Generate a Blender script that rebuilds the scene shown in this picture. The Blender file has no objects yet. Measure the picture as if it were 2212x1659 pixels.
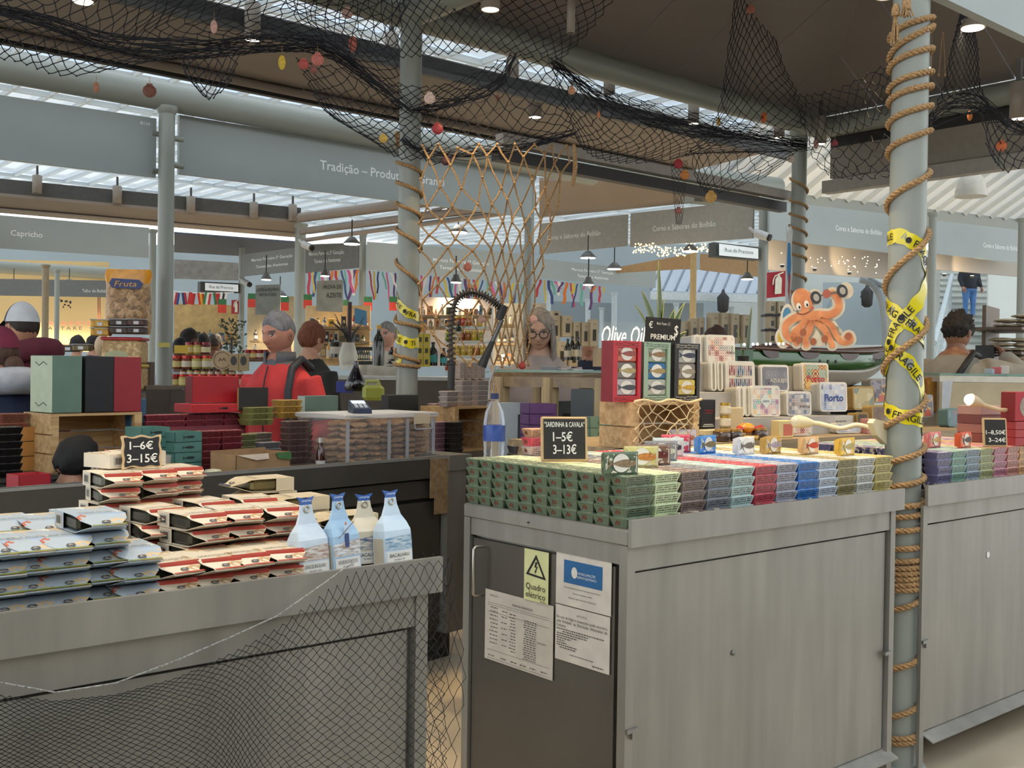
import bpy, math, random
from mathutils import Vector as V, Matrix
R = random.Random(7)
PI = math.pi
scn = bpy.context.scene
COL = scn.collection
# ---------------------------------------------------------------- camera
FPX, CW, CH = 2290.0, 2212, 1659
CAMZ = 1.43
_a = math.atan(1946 / FPX)
_f0 = V((math.sin(PI/2 - _a) * 0 + math.cos(PI/2 - _a), math.cos(_a), 0)).normalized()
_r0 = V((_f0.y, -_f0.x, 0))
_p, _ro = 0.0129, 0.0145
_f = (_f0 * math.cos(_p) + V((0, 0, -math.sin(_p)))).normalized()
_u0 = _r0.cross(_f)
_r = _r0 * math.cos(_ro) + _u0 * math.sin(_ro)
_u = _u0 * math.cos(_ro) - _r0 * math.sin(_ro)
CP = V((0, 0, CAMZ))
cd = bpy.data.cameras.new('camera'); cam = bpy.data.objects.new('camera', cd); COL.objects.link(cam)
cam.matrix_world = Matrix(((_r.x, _u.x, -_f.x, 0), (_r.y, _u.y, -_f.y, 0), (_r.z, _u.z, -_f.z, CAMZ), (0, 0, 0, 1)))
cd.sensor_width = 36.0; cd.lens = 36.0 * FPX / CW; cd.clip_start = .05; cd.clip_end = 300
scn.camera = cam
# ---------------------------------------------------------------- world and exposure
def lin(c):
    if isinstance(c, str):
        c = c.lstrip('#'); c = [int(c[i:i+2], 16) / 255 for i in (0, 2, 4)]
        return tuple(x / 12.92 if x <= .04045 else ((x + .055) / 1.055) ** 2.4 for x in c)
    return tuple(c)
w = bpy.data.worlds.new('overcast'); scn.world = w; w.use_nodes = True
bg = w.node_tree.nodes['Background']; bg.inputs[0].default_value = (.94, .98, 1.0, 1); bg.inputs[1].default_value = 1.15
scn.view_settings.view_transform = 'Standard'; scn.view_settings.look = 'None'
scn.view_settings.exposure = 0.95; scn.view_settings.gamma = 1.0; scn.view_settings.use_curve_mapping = False
scn.cycles.max_bounces = 5; scn.cycles.diffuse_bounces = 3; scn.cycles.glossy_bounces = 2; scn.cycles.transparent_max_bounces = 10
scn.cycles.use_adaptive_sampling = True; scn.cycles.adaptive_threshold = .04; scn.cycles.adaptive_min_samples = 12
scn.cycles.sample_clamp_indirect = 4.0
scn.cycles.use_denoising = True
WARM = (1.0, .74, .42); WARM2 = (1.0, .82, .58)
def spot(loc, tgt, power, size=60, color=WARM, rad=.05, parent=None, blend=.5):
    l = bpy.data.lights.new('spot_light', 'SPOT'); l.energy = power; l.color = color
    l.spot_size = math.radians(size); l.spot_blend = blend; l.shadow_soft_size = rad
    o = bpy.data.objects.new('spot_light', l); COL.objects.link(o)
    o.location = loc; d = V(tgt) - V(loc); o.rotation_euler = d.to_track_quat('-Z', 'Y').to_euler()
    if parent: o.parent = parent; o.matrix_parent_inverse = parent.matrix_world.inverted()
    return o
# ---------------------------------------------------------------- pixel to place
def ray(px, py):
    return _f + _r * ((px - CW/2) / FPX) + _u * ((CH/2 - py) / FPX)
def W(px, py, d): return CP + ray(px, py) * d
def _pl(px, py, ax, val):
    q = ray(px, py); return CP + q * ((val - CP[ax]) / q[ax])
def FX(px, py, x): return _pl(px, py, 0, x)
def FY(px, py, y): return _pl(px, py, 1, y)
def FZ(px, py, z): return _pl(px, py, 2, z)
def dep(p): return (V(p) - CP).dot(_f)
# ---------------------------------------------------------------- mesh builder
class M:
    def __init__(s, mx=None): s.v = []; s.f = []; s.m = []; s.mx = mx; s.sm = []
    def add(s, vs, fs, m=0, smooth=False):
        o = len(s.v)
        s.v += [tuple(s.mx @ V(x)) if s.mx else tuple(x) for x in vs]
        s.f += [tuple(i + o for i in f) for f in fs]; s.m += [m] * len(fs) if isinstance(m, int) else list(m); s.sm += [smooth] * len(fs)
        return s
    def hexa(s, p, m=0):   # p0-3 bottom ccw, p4-7 top
        return s.add(p, [(3, 2, 1, 0), (4, 5, 6, 7), (0, 1, 5, 4), (1, 2, 6, 5), (2, 3, 7, 6), (3, 0, 4, 7)], m)
    def box(s, x0, x1, y0, y1, z0, z1, m=0):
        return s.hexa([(x0, y0, z0), (x1, y0, z0), (x1, y1, z0), (x0, y1, z0), (x0, y0, z1), (x1, y0, z1), (x1, y1, z1), (x0, y1, z1)], m)
    def bbox(s, x0, x1, y0, y1, z0, z1, r=.004, m=0):   # box with chamfered vertical and horizontal edges
        def ring(i, z): 
            return [(x0+i+r, y0+i, z), (x1-i-r, y0+i, z), (x1-i, y0+i+r, z), (x1-i, y1-i-r, z), (x1-i-r, y1-i, z), (x0+i+r, y1-i, z), (x0+i, y1-i-r, z), (x0+i, y0+i+r, z)]
        rs = [ring(r, z0), ring(0, z0+r), ring(0, z1-r), ring(r, z1)]
        return s.loft(rs, m, cap=True)
    def loft(s, rings, m=0, cap=True, closed=True, smooth=False):
        n = len(rings[0]); vs = [p for r in rings for p in r]; fs = []
        for i in range(len(rings) - 1):
            for j in range(n if closed else n - 1):
                k = (j + 1) % n
                fs.append((i*n + j, i*n + k, (i+1)*n + k, (i+1)*n + j))
        s.add(vs, fs, m, smooth)
        if cap:
            s.add(rings[0], [tuple(reversed(range(n)))], m); s.add(rings[-1], [tuple(range(n))], m)
        return s
    def tube(s, pts, r, n=6, m=0, closed=False, cap=True, smooth=True):
        pts = [V(p) for p in pts]; N = len(pts); rings = []; up = None
        for i, p in enumerate(pts):
            a = pts[(i-1) % N] if (closed or i > 0) else p; b = pts[(i+1) % N] if (closed or i < N-1) else p
            t = (b - a); t = t.normalized() if t.length > 1e-9 else V((0, 0, 1))
            if up is None: up = V((0, 0, 1)) if abs(t.z) < .9 else V((1, 0, 0))
            x = up.cross(t)
            if x.length < 1e-6: x = V((1, 0, 0)).cross(t) if abs(t.x) < .9 else V((0, 1, 0)).cross(t)
            x.normalize(); y = t.cross(x); up = y
            rr = r[i] if isinstance(r, (list, tuple)) else r
            rings.append([p + x * (rr * math.cos(2*PI*k/n)) + y * (rr * math.sin(2*PI*k/n)) for k in range(n)])
        if closed: rings.append(rings[0])
        return s.loft(rings, m, cap and not closed, smooth=smooth)
    def cyl(s, p0, p1, r, n=16, m=0, r1=None):
        return s.tube([p0, p1], [r, r if r1 is None else r1], n, m)
    def lathe(s, prof, n=20, c=(0, 0, 0), m=0, cap=True, sx=1, sy=1):
        ms = m if isinstance(m, (list, tuple)) else None
        rings = [[(c[0] + q * sx * math.cos(2*PI*k/n), c[1] + q * sy * math.sin(2*PI*k/n), c[2] + z) for k in range(n)] for q, z in prof]
        if ms is None: return s.loft(rings, m, cap, smooth=True)
        for i in range(len(rings) - 1): s.loft(rings[i:i+2], ms[i], False, smooth=True)
        s.add(rings[0], [tuple(reversed(range(n)))], ms[0]); s.add(rings[-1], [tuple(range(n))], ms[-1]); return s
    def ell(s, c, rx, ry, rz, n=14, k=8, m=0):
        prof = [(math.sin(PI * i / k), -math.cos(PI * i / k)) for i in range(k + 1)]; prof[0] = (.001, -1); prof[-1] = (.001, 1)
        rings = [[(c[0] + q*rx*math.cos(2*PI*j/n), c[1] + q*ry*math.sin(2*PI*j/n), c[2] + z*rz) for j in range(n)] for q, z in prof]
        return s.loft(rings, m, True, smooth=True)
    def prism(s, poly, y0, y1, m=0, me=None):   # poly in local x,z; extruded along y
        n = len(poly); a = [(x, y0, z) for x, z in poly]; b = [(x, y1, z) for x, z in poly]
        s.add(a, [tuple(range(n))], m); s.add(b, [tuple(reversed(range(n)))], m)
        s.add(a + b, [(i, i + n, (i+1) % n + n, (i+1) % n) for i in range(n)], m if me is None else me); return s
    def quad(s, a, b, c, d, m=0): return s.add([a, b, c, d], [(0, 1, 2, 3)], m)
    def mesh(s, name, mats):
        me = bpy.data.meshes.new(name); me.from_pydata(s.v, [], s.f)
        for x in (mats if isinstance(mats, (list, tuple)) else [mats]): me.materials.append(x)
        me.polygons.foreach_set('material_index', s.m); me.polygons.foreach_set('use_smooth', s.sm); me.update()
        return me
    def obj(s, name, mats, parent=None, loc=None, **kw):
        return put(name, s.mesh(name, mats), parent, loc, **kw)
def put(name, me, parent=None, loc=None, rz=0, label=None, cat=None, group=None, kind=None):
    o = bpy.data.objects.new(name, me); COL.objects.link(o)
    if loc is not None: o.location = loc
    if rz: o.rotation_euler = (0, 0, rz)
    if parent: o.parent = parent
    return tag(o, label, cat, group, kind)
def tag(o, label=None, cat=None, group=None, kind=None):
    if label: o['label'] = label
    if cat: o['category'] = cat
    if group: o['group'] = group
    if kind: o['kind'] = kind
    return o
def thing(name, label, cat, loc=(0, 0, 0), rz=0, group=None):
    o = bpy.data.objects.new(name, None); COL.objects.link(o); o.empty_display_size = .05
    o.location = loc; o.rotation_euler = (0, 0, rz); return tag(o, label, cat, group)
def dup(root, loc, rz=None, label=None, group=None):
    r = root.copy(); COL.objects.link(r); r.location = loc
    if rz is not None: r.rotation_euler = (0, 0, rz)
    tag(r, label, None, group)
    for ch in list(root.children):
        c = ch.copy(); COL.objects.link(c); c.parent = r
        for g in ch.children:
            d = g.copy(); COL.objects.link(d); d.parent = c
    return r
ORD = 'zeroth first second third fourth fifth sixth seventh eighth ninth tenth eleventh twelfth thirteenth fourteenth fifteenth sixteenth seventeenth eighteenth nineteenth twentieth'.split()
# ---------------------------------------------------------------- materials
def mat(name, col, rough=.6, metal=0., var=.08, scale=18., bump=0., emit=0., alpha=1., trans=0., coat=0., stretch=None, col2=None, spec=None):
    m = bpy.data.materials.new(name); m.use_nodes = True; nt = m.node_tree; b = nt.nodes['Principled BSDF']
    c = lin(col)
    b.inputs['Roughness'].default_value = rough; b.inputs['Metallic'].default_value = metal
    if spec is not None: b.inputs['Specular IOR Level'].default_value = spec
    if coat: b.inputs['Coat Weight'].default_value = coat; b.inputs['Coat Roughness'].default_value = .15
    if trans: b.inputs['Transmission Weight'].default_value = trans
    b.inputs['Alpha'].default_value = alpha
    if emit: b.inputs['Emission Color'].default_value = (*c, 1); b.inputs['Emission Strength'].default_value = emit
    if var or bump:
        tc = nt.nodes.new('ShaderNodeTexCoord'); mp = nt.nodes.new('ShaderNodeMapping'); nz = nt.nodes.new('ShaderNodeTexNoise')
        if stretch: mp.inputs['Scale'].default_value = stretch
        nz.inputs['Scale'].default_value = scale; nz.inputs['Detail'].default_value = 4
        nt.links.new(tc.outputs['Object'], mp.inputs[0]); nt.links.new(mp.outputs[0], nz.inputs[0])
        if var:
            r = nt.nodes.new('ShaderNodeValToRGB'); c2 = lin(col2) if col2 else None
            r.color_ramp.elements[0].position = .3; r.color_ramp.elements[1].position = .7
            r.color_ramp.elements[0].color = (*(c2 or [x * (1 - var) for x in c]), 1)
            r.color_ramp.elements[1].color = (*[min(1, x * (1 + var)) for x in c], 1)
            nt.links.new(nz.outputs[0], r.inputs[0]); nt.links.new(r.outputs[0], b.inputs['Base Color'])
        else: b.inputs['Base Color'].default_value = (*c, 1)
        if bump:
            bp = nt.nodes.new('ShaderNodeBump'); bp.inputs['Strength'].default_value = bump; bp.inputs['Distance'].default_value = .01
            nt.links.new(nz.outputs[0], bp.inputs['Height']); nt.links.new(bp.outputs[0], b.inputs['Normal'])
    else: b.inputs['Base Color'].default_value = (*c, 1)
    return m
_cache = {}
def pm(col, rough=.55, **k):   # plain material, cached by colour
    key = (col, rough, tuple(sorted(k.items())))
    if key not in _cache: _cache[key] = mat('paint_' + str(col).strip('#'), col, rough, **k)
    return _cache[key]
def nd(nt, t, **k):
    n = nt.nodes.new('ShaderNode' + t)
    for a, b in k.items():
        if a.startswith('i_'): n.inputs[int(a[2:])].default_value = b
        else: setattr(n, a, b)
    return n
def artmat(name, paper, cols, scale=60., thresh=.5, ink='#2a2522', inks=.12, rough=.45, tile=0, uvw='Object'):
    """paper with flat printed art: coloured patches (or a grid of tiles) and dark ink strokes"""
    m = bpy.data.materials.new(name); m.use_nodes = True; nt = m.node_tree; b = nt.nodes['Principled BSDF']; L = nt.links.new
    b.inputs['Roughness'].default_value = rough
    tc = nd(nt, 'TexCoord'); src = tc.outputs[uvw]
    ramp = nd(nt, 'ValToRGB'); ramp.color_ramp.interpolation = 'CONSTANT'; cs = [lin(c) for c in cols]; e = ramp.color_ramp.elements
    e[0].color = (*cs[0], 1); e[0].position = 0; e[1].color = (*cs[-1], 1); e[1].position = 1 - 1/len(cs)
    for i in range(1, len(cs) - 1): x = e.new(i / len(cs)); x.color = (*cs[i], 1)
    if tile:
        vm = nd(nt, 'VectorMath', operation='SCALE'); vm.inputs[3].default_value = tile; L(src, vm.inputs[0])
        off = nd(nt, 'VectorMath', operation='ADD'); off.inputs[1].default_value = (.5, .37, .5); L(vm.outputs[0], off.inputs[0])
        fl = nd(nt, 'VectorMath', operation='FLOOR'); L(off.outputs[0], fl.inputs[0])
        fr = nd(nt, 'VectorMath', operation='FRACTION'); L(off.outputs[0], fr.inputs[0])
        wn = nd(nt, 'TexWhiteNoise'); L(fl.outputs[0], wn.inputs[0]); L(wn.outputs[0], ramp.inputs[0])
        ctr = nd(nt, 'VectorMath', operation='SUBTRACT'); ctr.inputs[1].default_value = (.5, .5, .5); L(fr.outputs[0], ctr.inputs[0])
        ab = nd(nt, 'VectorMath', operation='ABSOLUTE'); L(ctr.outputs[0], ab.inputs[0])
        sp = nd(nt, 'SeparateXYZ'); L(ab.outputs[0], sp.inputs[0])
        s1 = nd(nt, 'Math', operation='MULTIPLY'); s1.inputs[1].default_value = 17; L(sp.outputs[0], s1.inputs[0])
        s2 = nd(nt, 'Math', operation='MULTIPLY'); s2.inputs[1].default_value = 17; L(sp.outputs[2], s2.inputs[0])
        c1 = nd(nt, 'Math', operation='SINE'); L(s1.outputs[0], c1.inputs[0]); c2 = nd(nt, 'Math', operation='SINE'); L(s2.outputs[0], c2.inputs[0])
        mu = nd(nt, 'Math', operation='MULTIPLY'); L(c1.outputs[0], mu.inputs[0]); L(c2.outputs[0], mu.inputs[1])
        ad = nd(nt, 'Math', operation='ADD'); L(mu.outputs[0], ad.inputs[0]); L(wn.outputs[0], ad.inputs[1])
        gt = nd(nt, 'Math', operation='GREATER_THAN'); gt.inputs[1].default_value = thresh; L(ad.outputs[0], gt.inputs[0])
        fac = gt.outputs[0]
    else:
        nz = nd(nt, 'TexNoise'); nz.inputs['Scale'].default_value = scale; nz.inputs['Detail'].default_value = 2; L(src, nz.inputs[0])
        vo = nd(nt, 'TexVoronoi'); vo.inputs['Scale'].default_value = scale * .8; L(src, vo.inputs[0]); L(vo.outputs['Color'], ramp.inputs[0])
        gt = nd(nt, 'Math', operation='GREATER_THAN'); gt.inputs[1].default_value = thresh; L(nz.outputs[0], gt.inputs[0]); fac = gt.outputs[0]
    mx = nd(nt, 'Mix', data_type='RGBA'); mx.inputs[6].default_value = (*lin(paper), 1); L(fac, mx.inputs[0]); L(ramp.outputs[0], mx.inputs[7])
    n2 = nd(nt, 'TexNoise'); n2.inputs['Scale'].default_value = scale * 2.2; n2.inputs['Detail'].default_value = 1; L(src, n2.inputs[0])
    g2 = nd(nt, 'Math', operation='LESS_THAN'); g2.inputs[1].default_value = .5 - .5 * (1 - inks) * .5; L(n2.outputs[0], g2.inputs[0])
    m2 = nd(nt, 'Mix', data_type='RGBA'); L(g2.outputs[0], m2.inputs[0]); L(mx.outputs[2], m2.inputs[6]); m2.inputs[7].default_value = (*lin(ink), 1)
    L(m2.outputs[2], b.inputs['Base Color']); return m
def woodmat(name, c1, c2, scale=3., axis='X', rough=.6):
    m = bpy.data.materials.new(name); m.use_nodes = True; nt = m.node_tree; b = nt.nodes['Principled BSDF']; L = nt.links.new
    tc = nd(nt, 'TexCoord'); mp = nd(nt, 'Mapping'); mp.inputs['Scale'].default_value = {'X': (1, 14, 14), 'Y': (14, 1, 14), 'Z': (14, 14, 1)}[axis]
    nz = nd(nt, 'TexNoise'); nz.inputs['Scale'].default_value = scale; nz.inputs['Detail'].default_value = 5; nz.inputs['Distortion'].default_value = .6
    r = nd(nt, 'ValToRGB'); r.color_ramp.elements[0].position = .35; r.color_ramp.elements[1].position = .65
    r.color_ramp.elements[0].color = (*lin(c1), 1); r.color_ramp.elements[1].color = (*lin(c2), 1)
    L(tc.outputs['Object'], mp.inputs[0]); L(mp.outputs[0], nz.inputs[0]); L(nz.outputs[0], r.inputs[0]); L(r.outputs[0], b.inputs['Base Color'])
    b.inputs['Roughness'].default_value = rough; return m
def clearmat(name, tint=(1, 1, 1), op=.2, rough=.08, col=(.9, .95, 1)):
    m = bpy.data.materials.new(name); m.use_nodes = True; nt = m.node_tree; L = nt.links.new
    out = nt.nodes['Material Output']; b = nt.nodes['Principled BSDF']; b.inputs['Base Color'].default_value = (*col, 1); b.inputs['Roughness'].default_value = rough
    t = nd(nt, 'BsdfTransparent'); t.inputs[0].default_value = (*tint, 1); fr = nd(nt, 'Fresnel'); fr.inputs[0].default_value = 1.35
    ad = nd(nt, 'Math', operation='ADD'); ad.inputs[1].default_value = op; L(fr.outputs[0], ad.inputs[0]); ad.use_clamp = True
    mx = nd(nt, 'MixShader'); L(ad.outputs[0], mx.inputs[0]); L(t.outputs[0], mx.inputs[1]); L(b.outputs[0], mx.inputs[2]); L(mx.outputs[0], out.inputs[0]); return m
MT = {}
MT['col'] = mat('column_paint', '#8b9089', .38, var=.03, scale=3)
MT['sign'] = mat('sign_paint', '#9aa3a2', .5, var=.03, scale=2)
MT['signd'] = MT['sign']
MT['white'] = mat('white_letter', '#eef1f0', .5, var=0)
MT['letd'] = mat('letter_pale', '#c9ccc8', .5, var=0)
MT['black'] = mat('black_ink', '#161514', .6, var=0)
MT['soffit'] = mat('soffit_taupe', '#877c72', .6, var=.05, scale=1.5)
MT['dark'] = mat('dark_metal', '#2b2a29', .5, var=.1)
MT['dgrey'] = mat('dark_grey', '#4a4947', .5, var=.1)
MT['lamp'] = mat('lamp_glow', (1, .86, .62), .5, var=0, emit=7)
MT['lampw'] = mat('lamp_glow_white', (1, .95, .85), .5, var=0, emit=6)
MT['rope'] = mat('rope_jute', '#b08d62', .9, var=.25, scale=160, bump=.5, col2='#7d6140')
MT['net'] = mat('net_cord', '#23242c', .9, var=.2, scale=60)
MT['steel'] = None
def steelmat():
    m = bpy.data.materials.new('stainless_steel'); m.use_nodes = True; nt = m.node_tree; b = nt.nodes['Principled BSDF']; L = nt.links.new
    tc = nd(nt, 'TexCoord'); mp = nd(nt, 'Mapping'); mp.inputs['Scale'].default_value = (5, 5, .5)
    nz = nd(nt, 'TexNoise'); nz.inputs['Scale'].default_value = 3; nz.inputs['Detail'].default_value = 6
    L(tc.outputs['Object'], mp.inputs[0]); L(mp.outputs[0], nz.inputs[0])
    n2 = nd(nt, 'TexNoise'); n2.inputs['Scale'].default_value = 2.2; n2.inputs['Detail'].default_value = 5; L(tc.outputs['Object'], n2.inputs[0])
    mu = nd(nt, 'Math', operation='MULTIPLY'); L(nz.outputs[0], mu.inputs[0]); L(n2.outputs[0], mu.inputs[1])
    r = nd(nt, 'ValToRGB'); r.color_ramp.elements[0].position = .12; r.color_ramp.elements[1].position = .42
    r.color_ramp.elements[0].color = (*lin('#838079'), 1); r.color_ramp.elements[1].color = (*lin('#9b978f'), 1); L(mu.outputs[0], r.inputs[0]); L(r.outputs[0], b.inputs['Base Color'])
    r2 = nd(nt, 'MapRange'); r2.inputs[3].default_value = .34; r2.inputs[4].default_value = .62; L(n2.outputs[0], r2.inputs[0]); L(r2.outputs[0], b.inputs['Roughness'])
    b.inputs['Metallic'].default_value = .55; return m
MT['steel'] = steelmat()
# ---------------------------------------------------------------- lettering
_tx = {}
def textgeo(s, bold=0.):
    if (s, bold) in _tx: return _tx[(s, bold)]
    c = bpy.data.curves.new('t', 'FONT'); c.body = s; c.resolution_u = 2; c.size = 1; c.offset = bold; c.align_x = 'LEFT'
    o = bpy.data.objects.new('t', c); COL.objects.link(o); dg = bpy.context.evaluated_depsgraph_get(); dg.update()
    me = o.evaluated_get(dg).to_mesh(); vs = [tuple(v.co) for v in me.vertices]; fs = [tuple(p.vertices) for p in me.polygons]
    o.evaluated_get(dg).to_mesh_clear(); bpy.data.objects.remove(o); bpy.data.curves.remove(c)
    x0 = min(v[0] for v in vs); x1 = max(v[0] for v in vs)
    _tx[(s, bold)] = (vs, fs, x0, x1); return _tx[(s, bold)]
def lettering(mb, s, o, xd, ud, width=None, height=None, align='c', m=0, bold=0., shear=0.):
    """flat letters on the plane through o, x direction xd, up direction ud; width is the whole string's, height the cap height"""
    vs, fs, x0, x1 = textgeo(s, bold); xd = V(xd).normalized(); ud = V(ud).normalized(); n = xd.cross(ud).normalized()
    ky = (height / .70) if height else width / (x1 - x0); kx = width / (x1 - x0) if width else ky
    if not height: ky = kx
    sh = {'c': -(x0 + x1) / 2, 'l': -x0, 'r': -x1}[align]; off = -.35
    mb.add([V(o) + xd * ((v[0] + sh + shear * v[1]) * kx) + ud * ((v[1] + off) * ky) + n * .0012 for v in vs], fs, m); return mb
# ================================================================ the hall
def struct(name, mb, mats, parent=None, **k): 
    return mb.obj(name, mats, parent, kind=None if parent else 'structure', **k)
MT['floor'] = mat('floor_concrete', '#b9ac97', .28, var=.08, scale=1.6, col2='#a3967f')
MT['wallg'] = mat('hall_wall', '#a3b1b8', .7, var=.05, scale=.6)
MT['wallc'] = mat('stair_wall', '#cdd4d2', .7, var=.05, scale=.6)
MT['glass'] = clearmat('roof_glass', (.96, .98, 1), .04, .1)
struct('floor', M().box(-15, 45, -8, 50, -.1, 0), MT['floor'])
_wl = W(-900, 800, 36); _wm = W(1560, 800, 31); _wr = W(3300, 800, 34)
def wallstrip(name, a, b, z0, z1, th, m):
    a = V((a.x, a.y, 0)); b = V((b.x, b.y, 0)); n = (b - a).cross(V((0, 0, 1))).normalized() * -th
    mb = M(); mb.hexa([a + V((0,0,z0)), b + V((0,0,z0)), b + n + V((0,0,z0)), a + n + V((0,0,z0)), a + V((0,0,z1)), b + V((0,0,z1)), b + n + V((0,0,z1)), a + n + V((0,0,z1))])
    return struct(name, mb, m)
wallstrip('wall_back', _wl, _wm, 0, 5.2, .3, MT['wallg'])
wb = wallstrip('wall_right', _wm, _wr, 0, 5.2, .3, MT['wallc'])
# glazed hall roof: rafters and panes high above the stalls
gr = thing('hall_glass_roof', 'glazed hall roof with thin white rafters above the stalls', 'roof'); gr['kind'] = 'structure'; del gr['category']
MT['rafter'] = mat('rafter_paint', '#c4ccd0', .5, var=.03)
mbr = M().box(-.035, .035, -6, 46, 7.9, 8.02).mesh('rafter', MT['rafter'])
mpu = M().box(-20, 50, -.06, .06, 7.88, 8.0).mesh('purlin', MT['rafter'])
for i in range(70): put('rafter', mbr, gr, (-14 + i * .85, 0, 0))
for i in range(16): put('purlin', mpu, gr, (0, -4 + i * 3.1, 0))
pn = M().box(-15, 47, -6, 46, 8.03, 8.04).obj('roof_pane', MT['glass'], gr)
# sloping glazing at the right, behind the far stalls
eL, eR = W(1500, 400, 13.4), W(2500, 516, 17.6); ez = 3.83
gs = thing('side_glazing', 'sloping glass roof strip with pale bars behind right stalls', 'roof'); gs['kind'] = 'structure'; del gs['category']
def slope_pt(t, s): p = eL.lerp(eR, t); return V((p.x, p.y - s, ez + .61 * s))
for i in range(34):
    t = i / 33; a, b = slope_pt(t, 0), slope_pt(t, 4.2)
    M().tube([a, b], .045, 4, smooth=False).obj('glazing_bar', MT['rafter'], gs)
    if i < 33:
        t2 = (i + 1) / 33; c, d = slope_pt(t2, 0), slope_pt(t2, 4.2); u = V((0, 0, .01))
        M().hexa([a+u, c+u, d+u, b+u, a+u*2, c+u*2, d+u*2, b+u*2]).obj('glazing_pane', MT['glass'], gs)
M().hexa([eL+V((0,0,-.2)), eR+V((0,0,-.2)), eR+V((0,.2,-.2)), eL+V((0,.2,-.2)), eL+V((0,0,.05)), eR+V((0,0,.05)), eR+V((0,.2,.05)), eL+V((0,.2,.05))]).obj('eave_beam', MT['col'], gs)
# columns ------------------------------------------------------------------
def column(px, py, d, r, z1, label, name='column', m=None):
    p = W(px, py, d); t = thing(name, label, 'column', (p.x, p.y, 0))
    M().lathe([(r, 0), (r, z1)], 28).obj('shaft', m or MT['col'], t)
    M().lathe([(r*1.5, 0), (r*1.5, .012), (r, .014)], 24).obj('base_plate', m or MT['col'], t)
    M().lathe([(r, z1 - .06), (r*1.35, z1 - .03), (r*1.35, z1)], 24).obj('cap', m or MT['col'], t)
    return t
C1 = column(1960, 500, 3.87, .0645, 3.45, 'rope-wrapped grey column with yellow fragile tape between the two steel counters')
C2 = column(883, 500, 6.0, .0615, 3.45, 'rope-wrapped column beside the hanging tan rope net')
C3 = column(1724, 500, 8.8, .0615, 3.45, 'rope-wrapped column behind the octopus cutout')
column(357, 600, 8.3, .061, 3.45, 'plain grey column carrying the Tradição signboard, small yellow sticker on it')
column(648, 600, 15.3, .078, 3.5, 'beige far column behind the man in red, security camera on it')
column(329, 600, 16.2, .052, 3.5, 'thin grey column at the right end of the Capricho sign')
column(522, 600, 17.5, .05, 3.5, 'thin grey column right of the far street name sign')
column(783, 600, 14.5, .048, 3.3, 'slim grey column left of the light olive stall sign')
column(1143, 500, 11.0, .05, 3.45, 'slim beige column seen through the rope net')
column(1497, 640, 15.0, .045, 3.2, 'wood-coloured column left of the street name lightbox', m=pm('#b39a6c', .5))
column(1648, 600, 12.6, .058, 3.5, 'grey column carrying the street name lightbox and extinguisher sign')
column(2013, 600, 13.4, .05, 3.5, 'grey column directly right of the taped column')
column(2207, 600, 13.8, .055, 3.5, 'grey column at the right picture edge')
column(98, 640, 19.0, .058, 3.2, 'brown far column left of the meat stall lettering', m=pm('#8a7a60', .5))
column(123, 640, 20.0, .045, 3.2, 'thin blue-grey far column in front of the meat stall lettering')
for px, d, l in ((1184, 21, 'left of the boxed bottles'), (1270, 23, 'behind the far grey-haired shopper'), (1300, 26, 'second behind the far shopper'), (1327, 21, 'left of the potted sansevieria'), (1461, 24, 'behind the sansevieria leaves'), (1580, 25, 'right of the wall lantern')):
    column(px, 660, d, .055, 3.0, 'pale thin column ' + l, m=pm('#b5c2c8', .5))
# beams --------------------------------------------------------------------
def beam(name, a, b, r, label, m=None, n=18):
    return M().cyl(a, b, r, n).obj(name, m or MT['col'], label=label, cat='beam')
beam('eave_tube', (-3, 5.05, 3.46), (7.65, 5.05, 3.46), .085, 'long grey tube beam joining the roped columns under dark canopy')
beam('eave_tube', (7.6, 5.05, 3.46), (7.6, 1.4, 3.46), .085, 'grey tube beam running from far roped column toward right')
beam('eave_tube', (3.47, 4.95, 3.46), (3.47, 1.7, 3.46), .085, 'grey tube beam from middle column toward taped column')
beam('eave_tube', (-2, 8.12, 3.53), (8.0, 8.12, 3.53), .11, 'thick light grey tube beam above the Tradição signboard')
beam('eave_tube', tuple(W(1130, 335, 11.0)), tuple(W(1680, 405, 13.0)), .12, 'pale tube beam above the dark Cores e Sabores signs')
beam('eave_tube', tuple(W(-200, 566, 21)), tuple(W(262, 592, 23)), .13, 'blue-grey tube beam over the meat stall')
# near canopy with separate soffit panels (hipped)
cn = thing('stall_canopy', 'dark hipped canopy soffit with diagonal panel seams over the fish stall', 'canopy')
X0, X1, Y0, Y1, ZE, SL = 3.42, 7.62, 1.85, 5.1, 3.56, .536
MT['soffd'] = mat('canopy_soffit', '#7c7470', .65, var=.05, scale=1.2)
mid = (Y0 + Y1) / 2; hz = ZE + (Y1 - mid) * SL; dx = Y1 - mid
def sof(poly):
    mb = M(); n = len(poly); up = V((0, 0, .03)); mb.add(poly, [tuple(range(n))]); mb.add([V(p) + up for p in poly], [tuple(reversed(range(n)))])
    mb.add(list(poly) + [V(p) + up for p in poly], [(i, i+n, (i+1) % n + n, (i+1) % n) for i in range(n)]); mb.obj('soffit_panel', MT['soffd'], cn)
def hipz(x): return min(dx, x - X0, X1 - x)
N = 7
for s in (1, -1):
    for i in range(N):
        a = X0 + (X1 - X0) * i / N + .006; b = X0 + (X1 - X0) * (i + 1) / N - .006
        ye = Y1 if s == 1 else Y0
        xs = [a] + [q for q in (X0 + dx, X1 - dx) if a < q < b] + [b]
        top = [(x, ye - s * hipz(x), ZE + hipz(x) * SL) for x in reversed(xs)]
        sof([(a, ye, ZE), (b, ye, ZE)] + top)
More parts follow.
